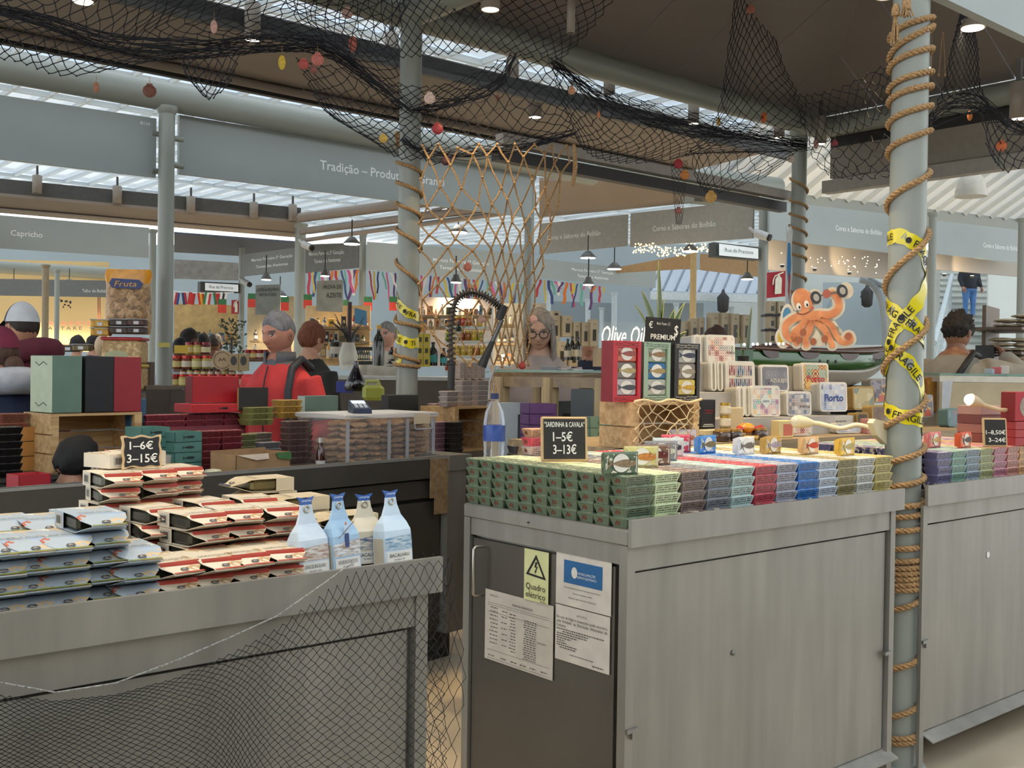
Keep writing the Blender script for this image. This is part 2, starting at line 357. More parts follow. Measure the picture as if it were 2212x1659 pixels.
for xe, s in ((X1, -1), (X0, 1)):
    for i in range(6):
        a = Y0 + (Y1 - Y0) * i / 6 + .006; b = Y0 + (Y1 - Y0) * (i + 1) / 6 - .006
        f = lambda y: min(y - Y0, Y1 - y); ys = [a] + ([mid] if a < mid < b else []) + [b]
        sof([(xe, a, ZE), (xe, b, ZE)] + [(xe + s * f(y), y, ZE + f(y) * SL) for y in reversed(ys)])
M().box(-3.2, 3.36, 3.3, 5.1, 3.62, 3.7).obj('shade_slab', MT['soffd'], label='unseen flat slab added overhead to shade the rear fish counter', cat='canopy')  # unseen slab, added to keep the rear counter in shade
M().box(-1.5, 3.36, 2.28, 2.34, 3.6, 3.64).obj('lamp_track', MT['dgrey'], label='dark lamp track above the front fish counters', cat='track')
# aisle canopies, trusses, rails
ca = thing('aisle_canopy', 'taupe canopy strip with rails beyond the netting', 'canopy')
for i in range(7):
    a = -2 + i * 1.45; M().hexa([(a, 5.78, 3.49), (a+1.44, 5.78, 3.49), (a+1.44, 6.9, 3.43), (a, 6.9, 3.43), (a, 5.78, 3.52), (a+1.44, 5.78, 3.52), (a+1.44, 6.9, 3.46), (a, 6.9, 3.46)]).obj('soffit_panel', MT['soffit'], ca)
M().cyl((-2, 6.84, 3.40), (8.1, 6.84, 3.40), .03, 10).obj('rail', MT['soffit'], ca)
M().box(-2, 8.1, 5.66, 5.76, 3.37, 3.47).obj('truss', MT['dark'], ca)
M().box(-2, 8.1, 5.6, 5.64, 3.33, 3.37).obj('cable_tray', MT['dgrey'], ca)
M().box(-2, 8.1, 6.9, 6.95, 3.36, 3.43).obj('gutter', MT['dark'], ca)
op = thing('light_block_stall', 'unseen stall with flat canopy, added behind the camera to block sky light', 'stall', (0, -4, 0))  # added out of view to hold back sky light from behind the camera
M().box(-9, 9, -3.2, -1.2, 3.62, 3.7).obj('canopy', MT['soffd'], op); M().box(-9, 9, -3.3, -3.2, 0, 3.62).obj('back_wall', pm('#a8a49c'), op)
for x in (-6, -1, 4, 8.5): M().lathe([(.06, 0), (.06, 3.62)], 14, (x, -1.4, 0)).obj('post', MT['col'], op)
sc_ = thing('stall_roof', 'dark soffit behind the Tradição and 8120 signboards', 'canopy')
for i in range(6): a = -2 + i * 1.6; M().hexa([(a, 8.32, 3.62), (a+1.59, 8.32, 3.62), (a+1.59, 11, 4.35), (a, 11, 4.35), (a, 8.32, 3.66), (a+1.59, 8.32, 3.66), (a+1.59, 11, 4.39), (a, 11, 4.39)]).obj('soffit_panel', MT['soffd'], sc_)
cb = thing('far_canopy', 'taupe far canopy with hanging spotlights under the Tradição sign', 'canopy')
def strip(pa, pb, pc, pd, th, name, m, par):   # quad strip through four points with thickness upward
    u = V((0, 0, th)); return M().hexa([pa, pb, pc, pd, pa+u, pb+u, pc+u, pd+u]).obj(name, m, par)
strip(W(-60, 418, 13.6), W(650, 482, 15.2), W(650, 510, 15.6), W(-60, 448, 14.0), .04, 'soffit_panel', MT['soffit'], cb)
strip(W(-60, 448, 13.9), W(650, 507, 15.5), W(650, 514, 15.6), W(-60, 455, 14.0), .02, 'rail', pm('#9a8f84'), cb)
strip(W(-60, 383, 13.6), W(650, 452, 15.2), W(650, 480, 15.2), W(-60, 412, 13.6), .02, 'truss', MT['dgrey'], cb)
for a, b, r, nm in (((650, 470), (1125, 408), .07, 'side_rail'), ((650, 500), (1125, 440), .05, 'side_rail'), ((650, 520), (1125, 455), .03, 'side_rail')):
    M().cyl(W(*a, 15.0), W(*b, 11.3), r, 8).obj(nm, MT['soffit'], cb)
strip(W(376, 505, 16), W(640, 525, 17), W(640, 560, 19), W(376, 545, 18), .03, 'fascia', mat('blue_soffit', '#4d5363', .6), cb)
# equipment on the far roped corner: air conditioner like boxes and rails along the right eave
ac = thing('eave_equipment', 'dark cable ducts and grey unit along the right canopy edge', 'duct')
M().box(7.66, 7.9, 1.2, 5.0, 3.05, 3.3).obj('grey_unit', pm('#8f877c'), ac)
M().box(7.62, 7.72, 1.2, 5.05, 2.93, 3.03).obj('lower_rail', pm('#9d9890'), ac)
M().box(7.66, 7.78, 1.2, 5.0, 3.3, 3.42).obj('cable_duct', MT['dark'], ac)
# second eave rails joining the far roped column (Y run)
rr = thing('eave_rail', 'beige rail pair running left from the far roped column', 'rail')
M().box(4.4, 7.55, 5.3, 5.38, 2.9, 2.97).obj('lower_rail', pm('#9d9890'), rr)
M().box(4.4, 7.55, 5.34, 5.42, 2.8, 2.88).obj('gutter', MT['dark'], rr)
# lamps: hanging cylinder spotlights ----------------------------------------
def canspot(px, py, d, label, h=.26, r=.052, power=0, tgt=None, lit=True, size=60):
    p = W(px, py, d); t = thing('spotlight', label, 'spotlight', (p.x, p.y, p.z), group='cylinder spotlights on the canopies')
    M().lathe([(r*.6, h), (r, h - .01), (r, 0), (r*.9, 0), (r*.9, .012)], 18, cap=True).obj('housing', pm('#8a8177', .5), t)
    M().lathe([(r*.86, .004), (r*.86, .008)], 18).obj('diffuser', MT['lamp'] if lit else MT['dgrey'], t)
    M().box(-.012, .012, -.012, .012, h, h + .12).obj('bracket', MT['dgrey'], t)
    if power: spot((p.x, p.y, p.z - .03), tgt or (p.x, p.y, 0), power, size)
    return t
for i, (px, py, d, l) in enumerate(((545, 88, 7.0, 'among the bunched net left of the middle column'), (845, 143, 8.1, 'just left of the middle column cap'), (1107, 172, 8.9, 'behind the net right of the middle column'), (1316, 203, 9.6, 'plain, right of the net corner'), (1498, 268, 9.9, 'behind dense net'), (1683, 298, 10.3, 'left of the far roped column'), (1772, 312, 9.6, 'right of the far roped column'))):
    canspot(px, py, d * .86, 'cylinder spotlight ' + l, .22, .045, lit=i != 3)
for px, py, l in ((80, 418, 'leftmost under the 8120 sign'), (253, 440, 'second from left under the 8120 sign'), (412, 462, 'just right of the plain column'), (548, 473, 'fourth under the Tradição sign'), (632, 478, 'nearest the security camera column')):
    canspot(px, py, 13.6 + px * .0024, 'unlit cylinder spotlight ' + l, .24, .06, lit=False)
canspot(1233, 72, 5.6, 'dark hanging cylinder spotlight above the net, upper middle', .2, .022, lit=False)
canspot(2200, 258, 5.6, 'cylinder spotlight at the right picture edge', .2, .045)
for px, py, d, l in ((180, 5, 5.6, 'at the upper left corner'), (2101, 62, 5.0, 'at the upper right corner')):
    p = W(px, py, d); t = thing('downlight', 'round recessed downlight ' + l, 'lamp', p); M().lathe([(.05, 0), (.05, .03)], 20).obj('diffuser', MT['lamp'], t); M().lathe([(.06, .003), (.06, .035)], 20).obj('trim_ring', pm('#8a8177'), t)
# signboards ----------------------------------------------------------------
def board(name, q, d, label, m, texts=(), th=.03, cat='sign'):
    """q: TL TR BR BL pixels; d: depths left/right; texts: (string, fx, fy, width fraction, cap height fraction)"""
    tl, tr, br, bl = [W(x, y, dd) for (x, y), dd in zip(q, (d[0], d[1], d[1], d[0]))]
    br.x, br.y = tr.x, tr.y; bl.x, bl.y = tl.x, tl.y
    n = (tr - tl).cross(V((0, 0, 1))).normalized(); bk = -n * th
    if n.dot(CP - tl) < 0: bk = -bk
    t = thing(name, label, cat, (bl + br) / 2); o = t.location
    mb = M(); mb.hexa([x - o for x in (bl, br, br + bk, bl + bk, tl, tr, tr + bk, tl + bk)]); mb.obj('panel', m, t)
    w = (tr - tl).length; h = (tl - bl).length; xd = (tr - tl); ud = (tl - bl)
    for s, fx, fy, wf, hf, lm in texts:
        mt = M(); lettering(mt, s, bl + (br - bl) * fx + (tl - bl) * fy - bk * .02 - o, (br - bl) * (1 - fy) + xd * fy, ud, wf * w, hf * h, bold=.008); mt.obj('lettering', lm, t)
    return t
SG = MT['sign']
def yb(q, Y): return [dep(FY(q[0][0], q[0][1], Y)), dep(FY(q[1][0], q[1][1], Y))]
q = [(-40, 199), (338, 256), (338, 383), (-40, 338)]; board('stall_sign', q, yb(q, 8.2), 'grey signboard numbered 8120 at the upper left', SG, [('8120', .93, .90, .062, .05, MT['white'])])
q = [(388, 248), (1150, 372), (1150, 470), (388, 375)]; board('stall_sign', q, yb(q, 8.2), 'long grey signboard lettered Tradição – Produtos behind the netting', SG, [('Tradição – Produtos a Granel', .52, .5, .36, .17, MT['white'])], .04)
for px, py in ((382, 300), (382, 358), (341, 290), (341, 370)):
    p = W(px, py, 8.35); M().cyl(p - V((.05, 0, 0)), p + V((.05, 0, 0)), .022, 8).obj('sign_bracket', MT['col'], label=f'short tube bracket holding the signboards, {"right" if px > 360 else "left"} side of plain column, {"upper" if py < 330 else "lower"}', cat='bracket')
board('stall_sign', [(-20, 463), (322, 492), (322, 557), (-20, 535)], (14.2, 15.8), 'grey signboard lettered Capricho', SG, [('Capricho', .21, .5, .19, .17, MT['white'])])
board('stall_sign', [(-20, 602), (235, 606), (235, 642), (-20, 638)], (21, 21.5), 'dark grey meat stall sign at far left', pm('#686a68'), [('Talho do Bolhão', .88, .38, .22, .2, MT['letd'])])
board('stall_sign', [(522, 550), (645, 534), (645, 585), (522, 597)], (16.9, 15.4), 'dark olive stall sign left of the beige far column', pm('#62635e'), [('Marcos Ferreira 5ª Geração', .55, .68, .72, .13, MT['letd']), ('Teresa das Azeitonas', .55, .36, .56, .13, MT['letd'])])
board('stall_sign', [(660, 528), (775, 524), (775, 578), (660, 590)], (15.2, 14.6), 'dark olive stall sign right of the beige far column', pm('#62635e'), [('Marcos Ferreira 5ª Geração', .4, .62, .66, .13, MT['letd']), ('Teresa das Azeitonas', .42, .36, .5, .13, MT['letd'])])
board('stall_sign', [(795, 522), (1138, 548), (1138, 612), (795, 582)], (14.3, 16.2), 'light olive stall sign seen through the rope net', SG, [('Marcos Ferreira 5ª Geração', .56, .62, .36, .14, MT['white']), ('Teresa das Azeitonas', .56, .34, .28, .14, MT['white'])])
board('stall_sign', [(1162, 558), (1417, 585), (1417, 622), (1162, 600)], (16.5, 18.5), 'light olive stall sign behind the dish lamps', SG, [('Marcos Ferreira 5ª Geração', .44, .62, .35, .16, MT['white']), ('Teresa das Azeitonas', .44, .3, .26, .16, MT['white'])])
SD = pm('#8b8982', .55)  # darker copy of the sign grey, with the shade put into the colour
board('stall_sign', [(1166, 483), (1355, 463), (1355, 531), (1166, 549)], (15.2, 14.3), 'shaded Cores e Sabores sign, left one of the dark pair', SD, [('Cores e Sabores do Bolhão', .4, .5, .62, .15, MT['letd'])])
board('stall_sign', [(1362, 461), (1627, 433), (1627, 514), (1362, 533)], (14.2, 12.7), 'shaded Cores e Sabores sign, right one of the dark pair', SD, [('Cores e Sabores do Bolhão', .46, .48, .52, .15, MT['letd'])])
board('stall_sign', [(1663, 433), (1990, 470), (1990, 552), (1663, 517)], (12.3, 14.0), 'light Cores e Sabores sign behind the roped columns', SG, [('Cores e Sabores do Bolhão', .56, .52, .31, .14, MT['white'])])
board('stall_sign', [(2022, 476), (2205, 497), (2205, 568), (2022, 548)], (13.7, 14.9), 'light Cores e Sabores sign at the right edge', SG, [('Cores e Sabores do Bolhão', .76, .45, .44, .15, MT['white'])])
q = [(2003, -60), (2260, -20), (2260, 96), (2003, -2)]
tl, tr = FY(2008, -140, 1.95), FY(2330, -120, 1.95); z0 = FY(2110, 38, 1.95).z
M().box(3.6, 6.5, 1.93, 1.97, z0, z0 + .45).obj('stall_sign', [SG], label='blank pale signboard overhead at the upper right corner', cat='sign')
# fascias with warm light under the far right signs
MT['fascia'] = mat('stall_fascia', '#a8a096', .6, var=.04, scale=1)
board('stall_fascia', [(1660, 517), (2006, 556), (2006, 610), (1660, 583)], (13.2, 14.9), 'warm-lit beige stall fascia behind the octopus cutout', MT['fascia'], cat='fascia')
board('stall_fascia', [(2018, 548), (2205, 570), (2205, 598), (2018, 582)], (14.3, 15.5), 'warm-lit beige stall fascia under the right edge sign', MT['fascia'], cat='fascia')
board('stall_fascia', [(1290, 585), (1495, 548), (1495, 580), (1290, 592)], (18, 17), 'warm-lit slanted fascia under the dark Cores signs', pm('#a5845a'), cat='fascia')  # warm lamp light is painted into this brown
board('stall_fascia', [(1515, 548), (1640, 560), (1640, 598), (1515, 583)], (16.2, 16.8), 'copper-lit fascia under the street name lightbox', pm('#a5845a'), cat='fascia')  # copper glow comes from the panel colour, light painted in
M().hexa([W(1165, 470, 15.5), W(1640, 425, 12.9), W(1640, 400, 12.6), W(1165, 390, 14.5), W(1165, 462, 15.5), W(1640, 418, 12.9), W(1640, 396, 12.6), W(1165, 383, 14.5)]).obj('stall_soffit', MT['soffit'], label='brown soffit above the dark Cores e Sabores signs', cat='canopy')
# lightboxes
def lightbox(q, d, label):
    t = board('street_sign', q, d, label, pm('#3c403e'), [], .12)
    tl, tr, br, bl = q; ins = [(tl[0] + (tr[0]-tl[0])*.12, tl[1] + 3), (tr[0] - 2, tr[1] + 3), (br[0] - 2, br[1] - 3), (bl[0] + (br[0]-bl[0])*.12, bl[1] - 3)]
    P = [W(x, y, dd - .02) for (x, y), dd in zip(ins, (d[0], d[1], d[1], d[0]))]; o = t.location
    M().hexa([P[3] - o, P[2] - o, P[2] - o + V((.02, .02, 0)), P[3] - o + V((.02, .02, 0)), P[0] - o, P[1] - o, P[1] - o + V((.02, .02, 0)), P[0] - o + V((.02, .02, 0))]).obj('face', mat('lightbox_face', '#ccd2d3', .5, var=0, emit=.25), t)
    mt = M(); c = (P[0] + P[2]) / 2; lettering(mt, 'Rua da Preciosa', c - o - _f * .02, P[2] - P[3], V((0, 0, 1)), (P[2] - P[3]).length * .72); mt.obj('lettering', MT['black'], t)
lightbox([(1542, 523), (1640, 534), (1640, 562), (1542, 554)], (12.3, 12.5), 'street name lightbox Rua da Preciosa on the grey column')
lightbox([(433, 608), (516, 612), (516, 633), (433, 630)], (17, 17.4), 'small street name lightbox Rua da Preciosa at far left')
# extinguisher signs
def exsign(q, d, label):
    t = board('extinguisher_sign', q, d, label, pm('#a3212c', .5), th=.01); tl, tr, br, bl = [W(x, y, d[0] - .02) for x, y in q]; o = t.location; w = tr - tl; h = tl - bl
    g = lambda fx, fy: bl + w * fx + h * fy - o
    mb = M(); mb.add([g(.46, .12), g(.82, .12), g(.82, .7), g(.74, .8), g(.54, .8), g(.46, .7)], [(0, 1, 2, 3, 4, 5)]); mb.add([g(.58, .8), g(.7, .8), g(.7, .9), g(.58, .9)], [(0, 1, 2, 3)])
    mb.tube([g(.62, .86), g(.45, .84), g(.36, .7), g(.34, .5)], .008, 5); mb.tube([g(.6, .88), g(.9, .95)], .008, 5); mb.obj('extinguisher_symbol', pm('#e4e2cf'), t)
exsign([(1657, 589), (1697, 585), (1695, 640), (1655, 644)], (12.2, 12.2), 'red fire extinguisher sign on the grey column')
exsign([(500, 648), (516, 648), (516, 678), (500, 678)], (17.2, 17.2), 'small red fire extinguisher sign left of the man in red')
# ================================================================ steel counters
ST = MT['steel']
def counter(name, label, x0, x1, y0, y1, zt=1.01, door_side=False, notch=0., kick=True, plinth=.12):
    t = thing(name, label, 'counter', ((x0+x1)/2, (y0+y1)/2, 0)); mv = M(Matrix.Translation((-(x0+x1)/2, -(y0+y1)/2, 0)))
    def B(nm, *a, m=ST): mb = M(mv.mx); mb.box(*a); return mb.obj(nm, m, t)
    B('carcass', x0+.03+notch, x1-.03, y0+.03, y1-.03, plinth, zt-.045, m=ST)
    mb = M(mv.mx); mb.bbox(x0+notch, x1, y0, y1, zt-.043, zt, .004); mb.obj('worktop', ST, t)
    for xa in (x0+.002, x1-.032):
        for ya in (y0+.002, y1-.032): xq = xa + (notch if ya > y0 + .1 and xa < x1 - .1 else 0); B('corner_post', xq, xq+.03, ya, ya+(.03 if not notch else .012), plinth-.1, zt-.043)
    B('front_panel', x0+.045, x1-.045, y0+.016, y0+.03, plinth+.02, zt-.12)
    B('front_rail', x0+.032, x1-.032, y0+.006, y0+.03, zt-.112, zt-.043)
    B('front_lip', x0-.005, x1+.02, y0-.018, y0-.006, zt-.043, zt+.03)
    if kick: mb = M(mv.mx); mb.hexa([(x0+.04, y0-.03, plinth-.012), (x1-.01, y0-.03, plinth-.012), (x1-.01, y0+.02, plinth+.012), (x0+.04, y0+.02, plinth+.012), (x0+.04, y0-.03, plinth-.008), (x1-.01, y0-.03, plinth-.008), (x1-.01, y0+.02, plinth+.016), (x0+.04, y0+.02, plinth+.016)]); mb.obj('kick_flap', ST, t)
    for xa in (x0+.12, x1-.12):
        for ya in (y0+.1, y1-.1): mb = M(mv.mx); mb.lathe([(.028, 0), (.028, plinth)], 14, (xa, ya, 0)); mb.obj('foot', MT['dgrey'], t)
    for xa in (x0+.035, x1-.035):
        mb = M(mv.mx); mb.box(xa-.03, xa+.012, y0-.006, y0+.006, .468, .48); mb.box(xa-.014, xa-.008, y0-.008, y0+.004, .452, .47); mb.obj('latch', pm('#8c8b88', .35, metal=.8), t)
    return t, mv
RC, rmv = counter('steel_counter', 'brushed steel market counter with notices on its side, topped by rows of tins', 2.05, 3.40, 1.93, 2.64)
def RB(nm, par, m, fn): mb = M(rmv.mx); fn(mb); return mb.obj(nm, m, par)
MT['steeld'] = mat('steel_door', '#5f5a53', .38, metal=.6, var=.08, scale=3)
door = RB('side_door', RC, MT['steeld'], lambda b: b.box(2.062, 2.08, 1.985, 2.60, .14, .905))
RB('side_rail', RC, ST, lambda b: b.box(2.056, 2.08, 1.964, 2.61, .915, .967))
ha, hb = FX(1027, 1180, 2.04), FX(1027, 1285, 2.04)
RB('door_handle', RC, pm('#b9b4aa', .3, metal=.9), lambda b: b.tube([(2.064, ha.y-.012, ha.z), (2.03, ha.y-.012, ha.z), (2.024, ha.y-.012, ha.z-.006), (2.024, ha.y-.012, hb.z+.006), (2.03, ha.y-.012, hb.z), (2.064, ha.y-.012, hb.z)], .005, 8))
RB('screw', RC, MT['dark'], lambda b: b.cyl((2.049, FX(1142, 1124, 2.05).y, .985), (2.046, FX(1142, 1124, 2.05).y, .985), .003, 8))
M().lathe([(.008, 0), (.008, .003), (.004, .005)], 12).obj('rivet', pm('#7c7a76', .4, metal=.7), RC, (FY(1583, 1410, 1.945).x - 2.725, 1.944 - 2.285, FY(1583, 1410, 1.945).z)).rotation_euler = (PI/2, 0, 0)
RC2, r2 = counter('steel_counter', 'brushed steel counter right of the taped column', 3.585, 5.6, 1.93, 2.64, notch=.125)
M().lathe([(.012, 0), (.012, .002)], 14).obj('white_plug', pm('#dddcd6'), RC2, (FY(2134, 1198, 1.945).x - 4.5925, 1.945 - 2.285, FY(2134, 1198, 1.945).z)).rotation_euler = (PI/2, 0, 0)
LC, lmv = counter('steel_counter', 'front left steel counter draped with a dark fishing net', -.75, 1.30, 1.785, 2.5)
# the back counter, turned a little
PL, PR = W(-160, 1066.5, 3.37), W(962, 983.5, 5.18)
bl_ = V((PR.x - PL.x, PR.y - PL.y, 0)); BY = math.atan2(bl_.y, bl_.x); BLn = bl_.length; BZ = (PL.z + PR.z) / 2
BC = thing('steel_counter', 'dark rear steel counter behind the fish cartons', 'counter', (PL.x, PL.y, 0), BY)
def bcb(nm, *a, m=None, par=None): mb = M(); mb.box(*a); return mb.obj(nm, m or MT['steelb'], par or BC)
MT['steelb'] = mat('steel_back', '#57534d', .4, metal=.5, var=.08, scale=3)
bcb('front_lip', 0, BLn, -.012, 0, BZ-.105, BZ)
bcb('lip_edge', 0, BLn, -.014, .02, BZ-.012, BZ, m=pm('#a9a7a2', .35, metal=.6))
bcb('apron', 0, BLn, .012, .03, BZ-.2, BZ-.115)
bcb('worktop', 1.1, BLn, .0, .62, BZ-.05, BZ-.03)
for i in range(4): a = i * BLn / 4 + .015; bcb('door_panel', a, a + BLn/4 - .03, .02, .04, .18, BZ-.22)
bcb('carcass', 0, BLn, .045, .12, .14, BZ-.11, m=MT['dgrey'])
bcb('corner_post', BLn, BLn+.13, -.02, .3, .14, BZ-.02, m=ST)
bcb('post_cap', BLn-.0, BLn+.16, -.03, .4, BZ-.075, BZ, m=ST)
bcb('post_side', BLn+.135, BLn+.16, -.0, .6, .14, BZ-.08)
bcb('plinth', 0, BLn+.1, .05, .3, 0, .14, m=MT['dark'])
mb = M(); mb.box(BLn-.12, BLn-.0, -.02, -.014, BZ-.2, BZ-.012); mb.box(BLn-.09, BLn+.0, -.021, -.015, BZ-.28, BZ-.19); mb.obj('packing_tape', mat('brown_tape', '#8c7354', .35, var=.3, scale=40), BC)
def bc(u, v, z=0): c, s = math.cos(BY), math.sin(BY); return V((PL.x + u*c - v*s, PL.y + u*s + v*c, BZ - .03 + z))
def bcu(px, v):    # u on the back counter seen at picture column px
    lo, hi = -1, 5
    for _ in range(40):
        m_ = (lo + hi) / 2; p = bc(m_, v) - CP; x = CW/2 + FPX * p.dot(_r) / p.dot(_f)
        if x < px: lo = m_
        else: hi = m_
    return lo
def bcp(px, v, z=0): return bc(bcu(px, v), v, z)
# ---------------------------------------------------------------- notices on the side door
def sheet(name, q, label, col='#c9c2b6', off=2.058):
    P = [FX(x, y, off) for x, y in q]; z0 = (P[2].z + P[3].z) / 2; z1 = (P[0].z + P[1].z) / 2; ya = (P[0].y + P[3].y) / 2; yb_ = (P[1].y + P[2].y) / 2
    c = V((off, (ya + yb_) / 2, (z0 + z1) / 2)); w = ya - yb_; h = z1 - z0
    t = thing(name, label, 'notice', c); M().box(-.0005, .001, -w/2, w/2, -h/2, h/2).obj('paper', pm(col, .55), t); return t, w, h
XD, UD = V((0, -1, 0)), V((0, 0, 1))
def on(fx, fy, w, h): return V((-.0012, w/2 - fx*w, fy*h - h/2))
def prn(t, w, h, items, m, nm='print'):
    mb = M()
    for s, fx, fy, wf, hf, al in items: lettering(mb, s, on(fx, fy, w, h), XD, UD, wf * w, hf * h, al)
    return mb.obj(nm, m, t)
def greek(mb, w, h, fx0, fx1, fy, th, rnd, gaps=True):   # a line of print too small to read
    x = fx0
    while x < fx1:
        l = min(rnd.uniform(.018, .05), fx1 - x)
        a, b = on(x, fy - th/2, w, h), on(x + l, fy + th/2, w, h); mb.quad(a, (a.x, b.y, a.z), b, (a.x, a.y, b.z)); x += l + .010
t, w_, h_ = sheet('warning_sign', [(1133, 1184), (1185, 1194), (1184, 1308), (1132, 1292)], 'pale yellow Quadro elétrico warning sign with lightning triangle', '#d3d49c', 2.055)
prn(t, w_, h_, [('Quadro', .5, .285, .8, .12, 'c'), ('elétrico', .5, .125, .8, .12, 'c'), ('Sinalux', .82, .03, .25, .035, 'c')], MT['black'], 'lettering')
mb = M(); G = lambda fx, fy: on(fx, fy, w_, h_)
o_ = [G(.5, .92), G(.08, .5), G(.92, .46)]; i_ = [G(.5, .83), G(.20, .535), G(.80, .505)]
for k in range(3): mb.quad(o_[k], o_[(k+1) % 3], i_[(k+1) % 3], i_[k])
mb.add([G(.47, .77), G(.56, .78), G(.51, .68), G(.58, .69), G(.50, .59), G(.54, .6), G(.46, .54), G(.45, .61), G(.47, .6), G(.51, .665), G(.43, .66)], [tuple(range(11))]); mb.obj('lightning_triangle', MT['black'], t)
t, w_, h_ = sheet('notice', [(1203, 1187), (1322, 1209), (1319, 1330), (1200, 1303)], 'white notice with blue banner, upper right on the steel side door', '#cfc8be')
mb = M(); mb.quad(on(.15, .42, w_, h_), on(.85, .42, w_, h_), on(.85, .84, w_, h_), on(.15, .84, w_, h_)); mb.obj('blue_banner', pm('#1d5f94', .5), t)
mb = M(); c = on(.35, .63, w_, h_); c.x -= .001; mb.add([c + V((0, .055*w_*math.cos(k*PI/8)*1.0, .075*h_*math.sin(k*PI/8)*1.4)) for k in range(16)], [tuple(range(16))]); mb.obj('white_disc', pm('#d6d2cb'), t)
prn(t, w_, h_, [('LIVRO DE RECLAMAÇÕES', .53, .64, .42, .045, 'c'), ('FORMATO ELETRÓNICO', .58, .57, .36, .045, 'c')], pm('#dfe3e6'), 'banner_lettering').location.x = -.002
prn(t, w_, h_, [('Este estabelecimento possui livro de reclamações eletrónico', .5, .34, .66, .028, 'c'), ('Entidade fiscalizadora: ASAE', .5, .25, .34, .028, 'c'), ('Endereço: https://www.livroreclamacoes.pt', .5, .16, .5, .03, 'c')], MT['black'])
t, w_, h_ = sheet('notice', [(1201, 1305), (1319, 1333), (1315, 1458), (1199, 1421)], 'white Aviso notice, lower right on the steel side door', '#cfc8be')
prn(t, w_, h_, [('A V I S O', .5, .88, .18, .045, 'c'), ('Em caso de litígio o consumidor pode recorrer a', .03, .79, .93, .05, 'l'), ('uma  Entidade  de  Resolução  Alternativa  de', .03, .715, .93, .05, 'l'), ('Consumo.', .03, .64, .18, .05, 'l')], MT['black'], 'lettering')
rn = random.Random(3); mb = M()
for k, (a, b) in enumerate(((.03, .9), (.14, .62), (.03, .6), (.03, .42), (.03, .3), (.03, .18), (.03, .22), (.03, .42), (.09, .4))): greek(mb, w_, h_, a, b, .57 - k * .042, .018, rn)
greek(mb, w_, h_, .28, .72, .14, .014, rn); greek(mb, w_, h_, .7, .9, .06, .02, rn); mb.obj('small_print', pm('#4d4a46'), t, kind='stuff')
t, w_, h_ = sheet('notice', [(1050, 1269), (1196, 1312), (1193, 1471), (1046, 1420)], 'white Plano de Higienização table, lower left on the steel side door', '#c3bcb0')
prn(t, w_, h_, [('PLANO DE HIGIENIZAÇÃO', .57, .87, .3, .03, 'c'), ('TERRA LATA', .14, .93, .14, .022, 'c'), ('FUNCIONÁRIOS', .85, .45, .12, .02, 'c')], MT['black'], 'lettering')
mb = M()
for xs, n, y in (((.07, .2), 10, .76), ((.25, .34), 7, .74), ((.37, .47), 13, .73), ((.58, .77), 18, .70)):
    for k in range(n): greek(mb, w_, h_, xs[0] + rn.uniform(0, .03), xs[1], y - k * (.56 / n), .012, rn)
for x in (.06, .25, .4, .54, .68, .84): greek(mb, w_, h_, x, x + .09, .07, .014, rn)
for fy in (.82, .79, .69, .15, .03): a, b = on(.04, fy - .002, w_, h_), on(.95, fy + .002, w_, h_); mb.quad(a, (a.x, b.y, a.z), b, (a.x, a.y, b.z))
mb.obj('small_print', pm('#57534d'), t, kind='stuff')
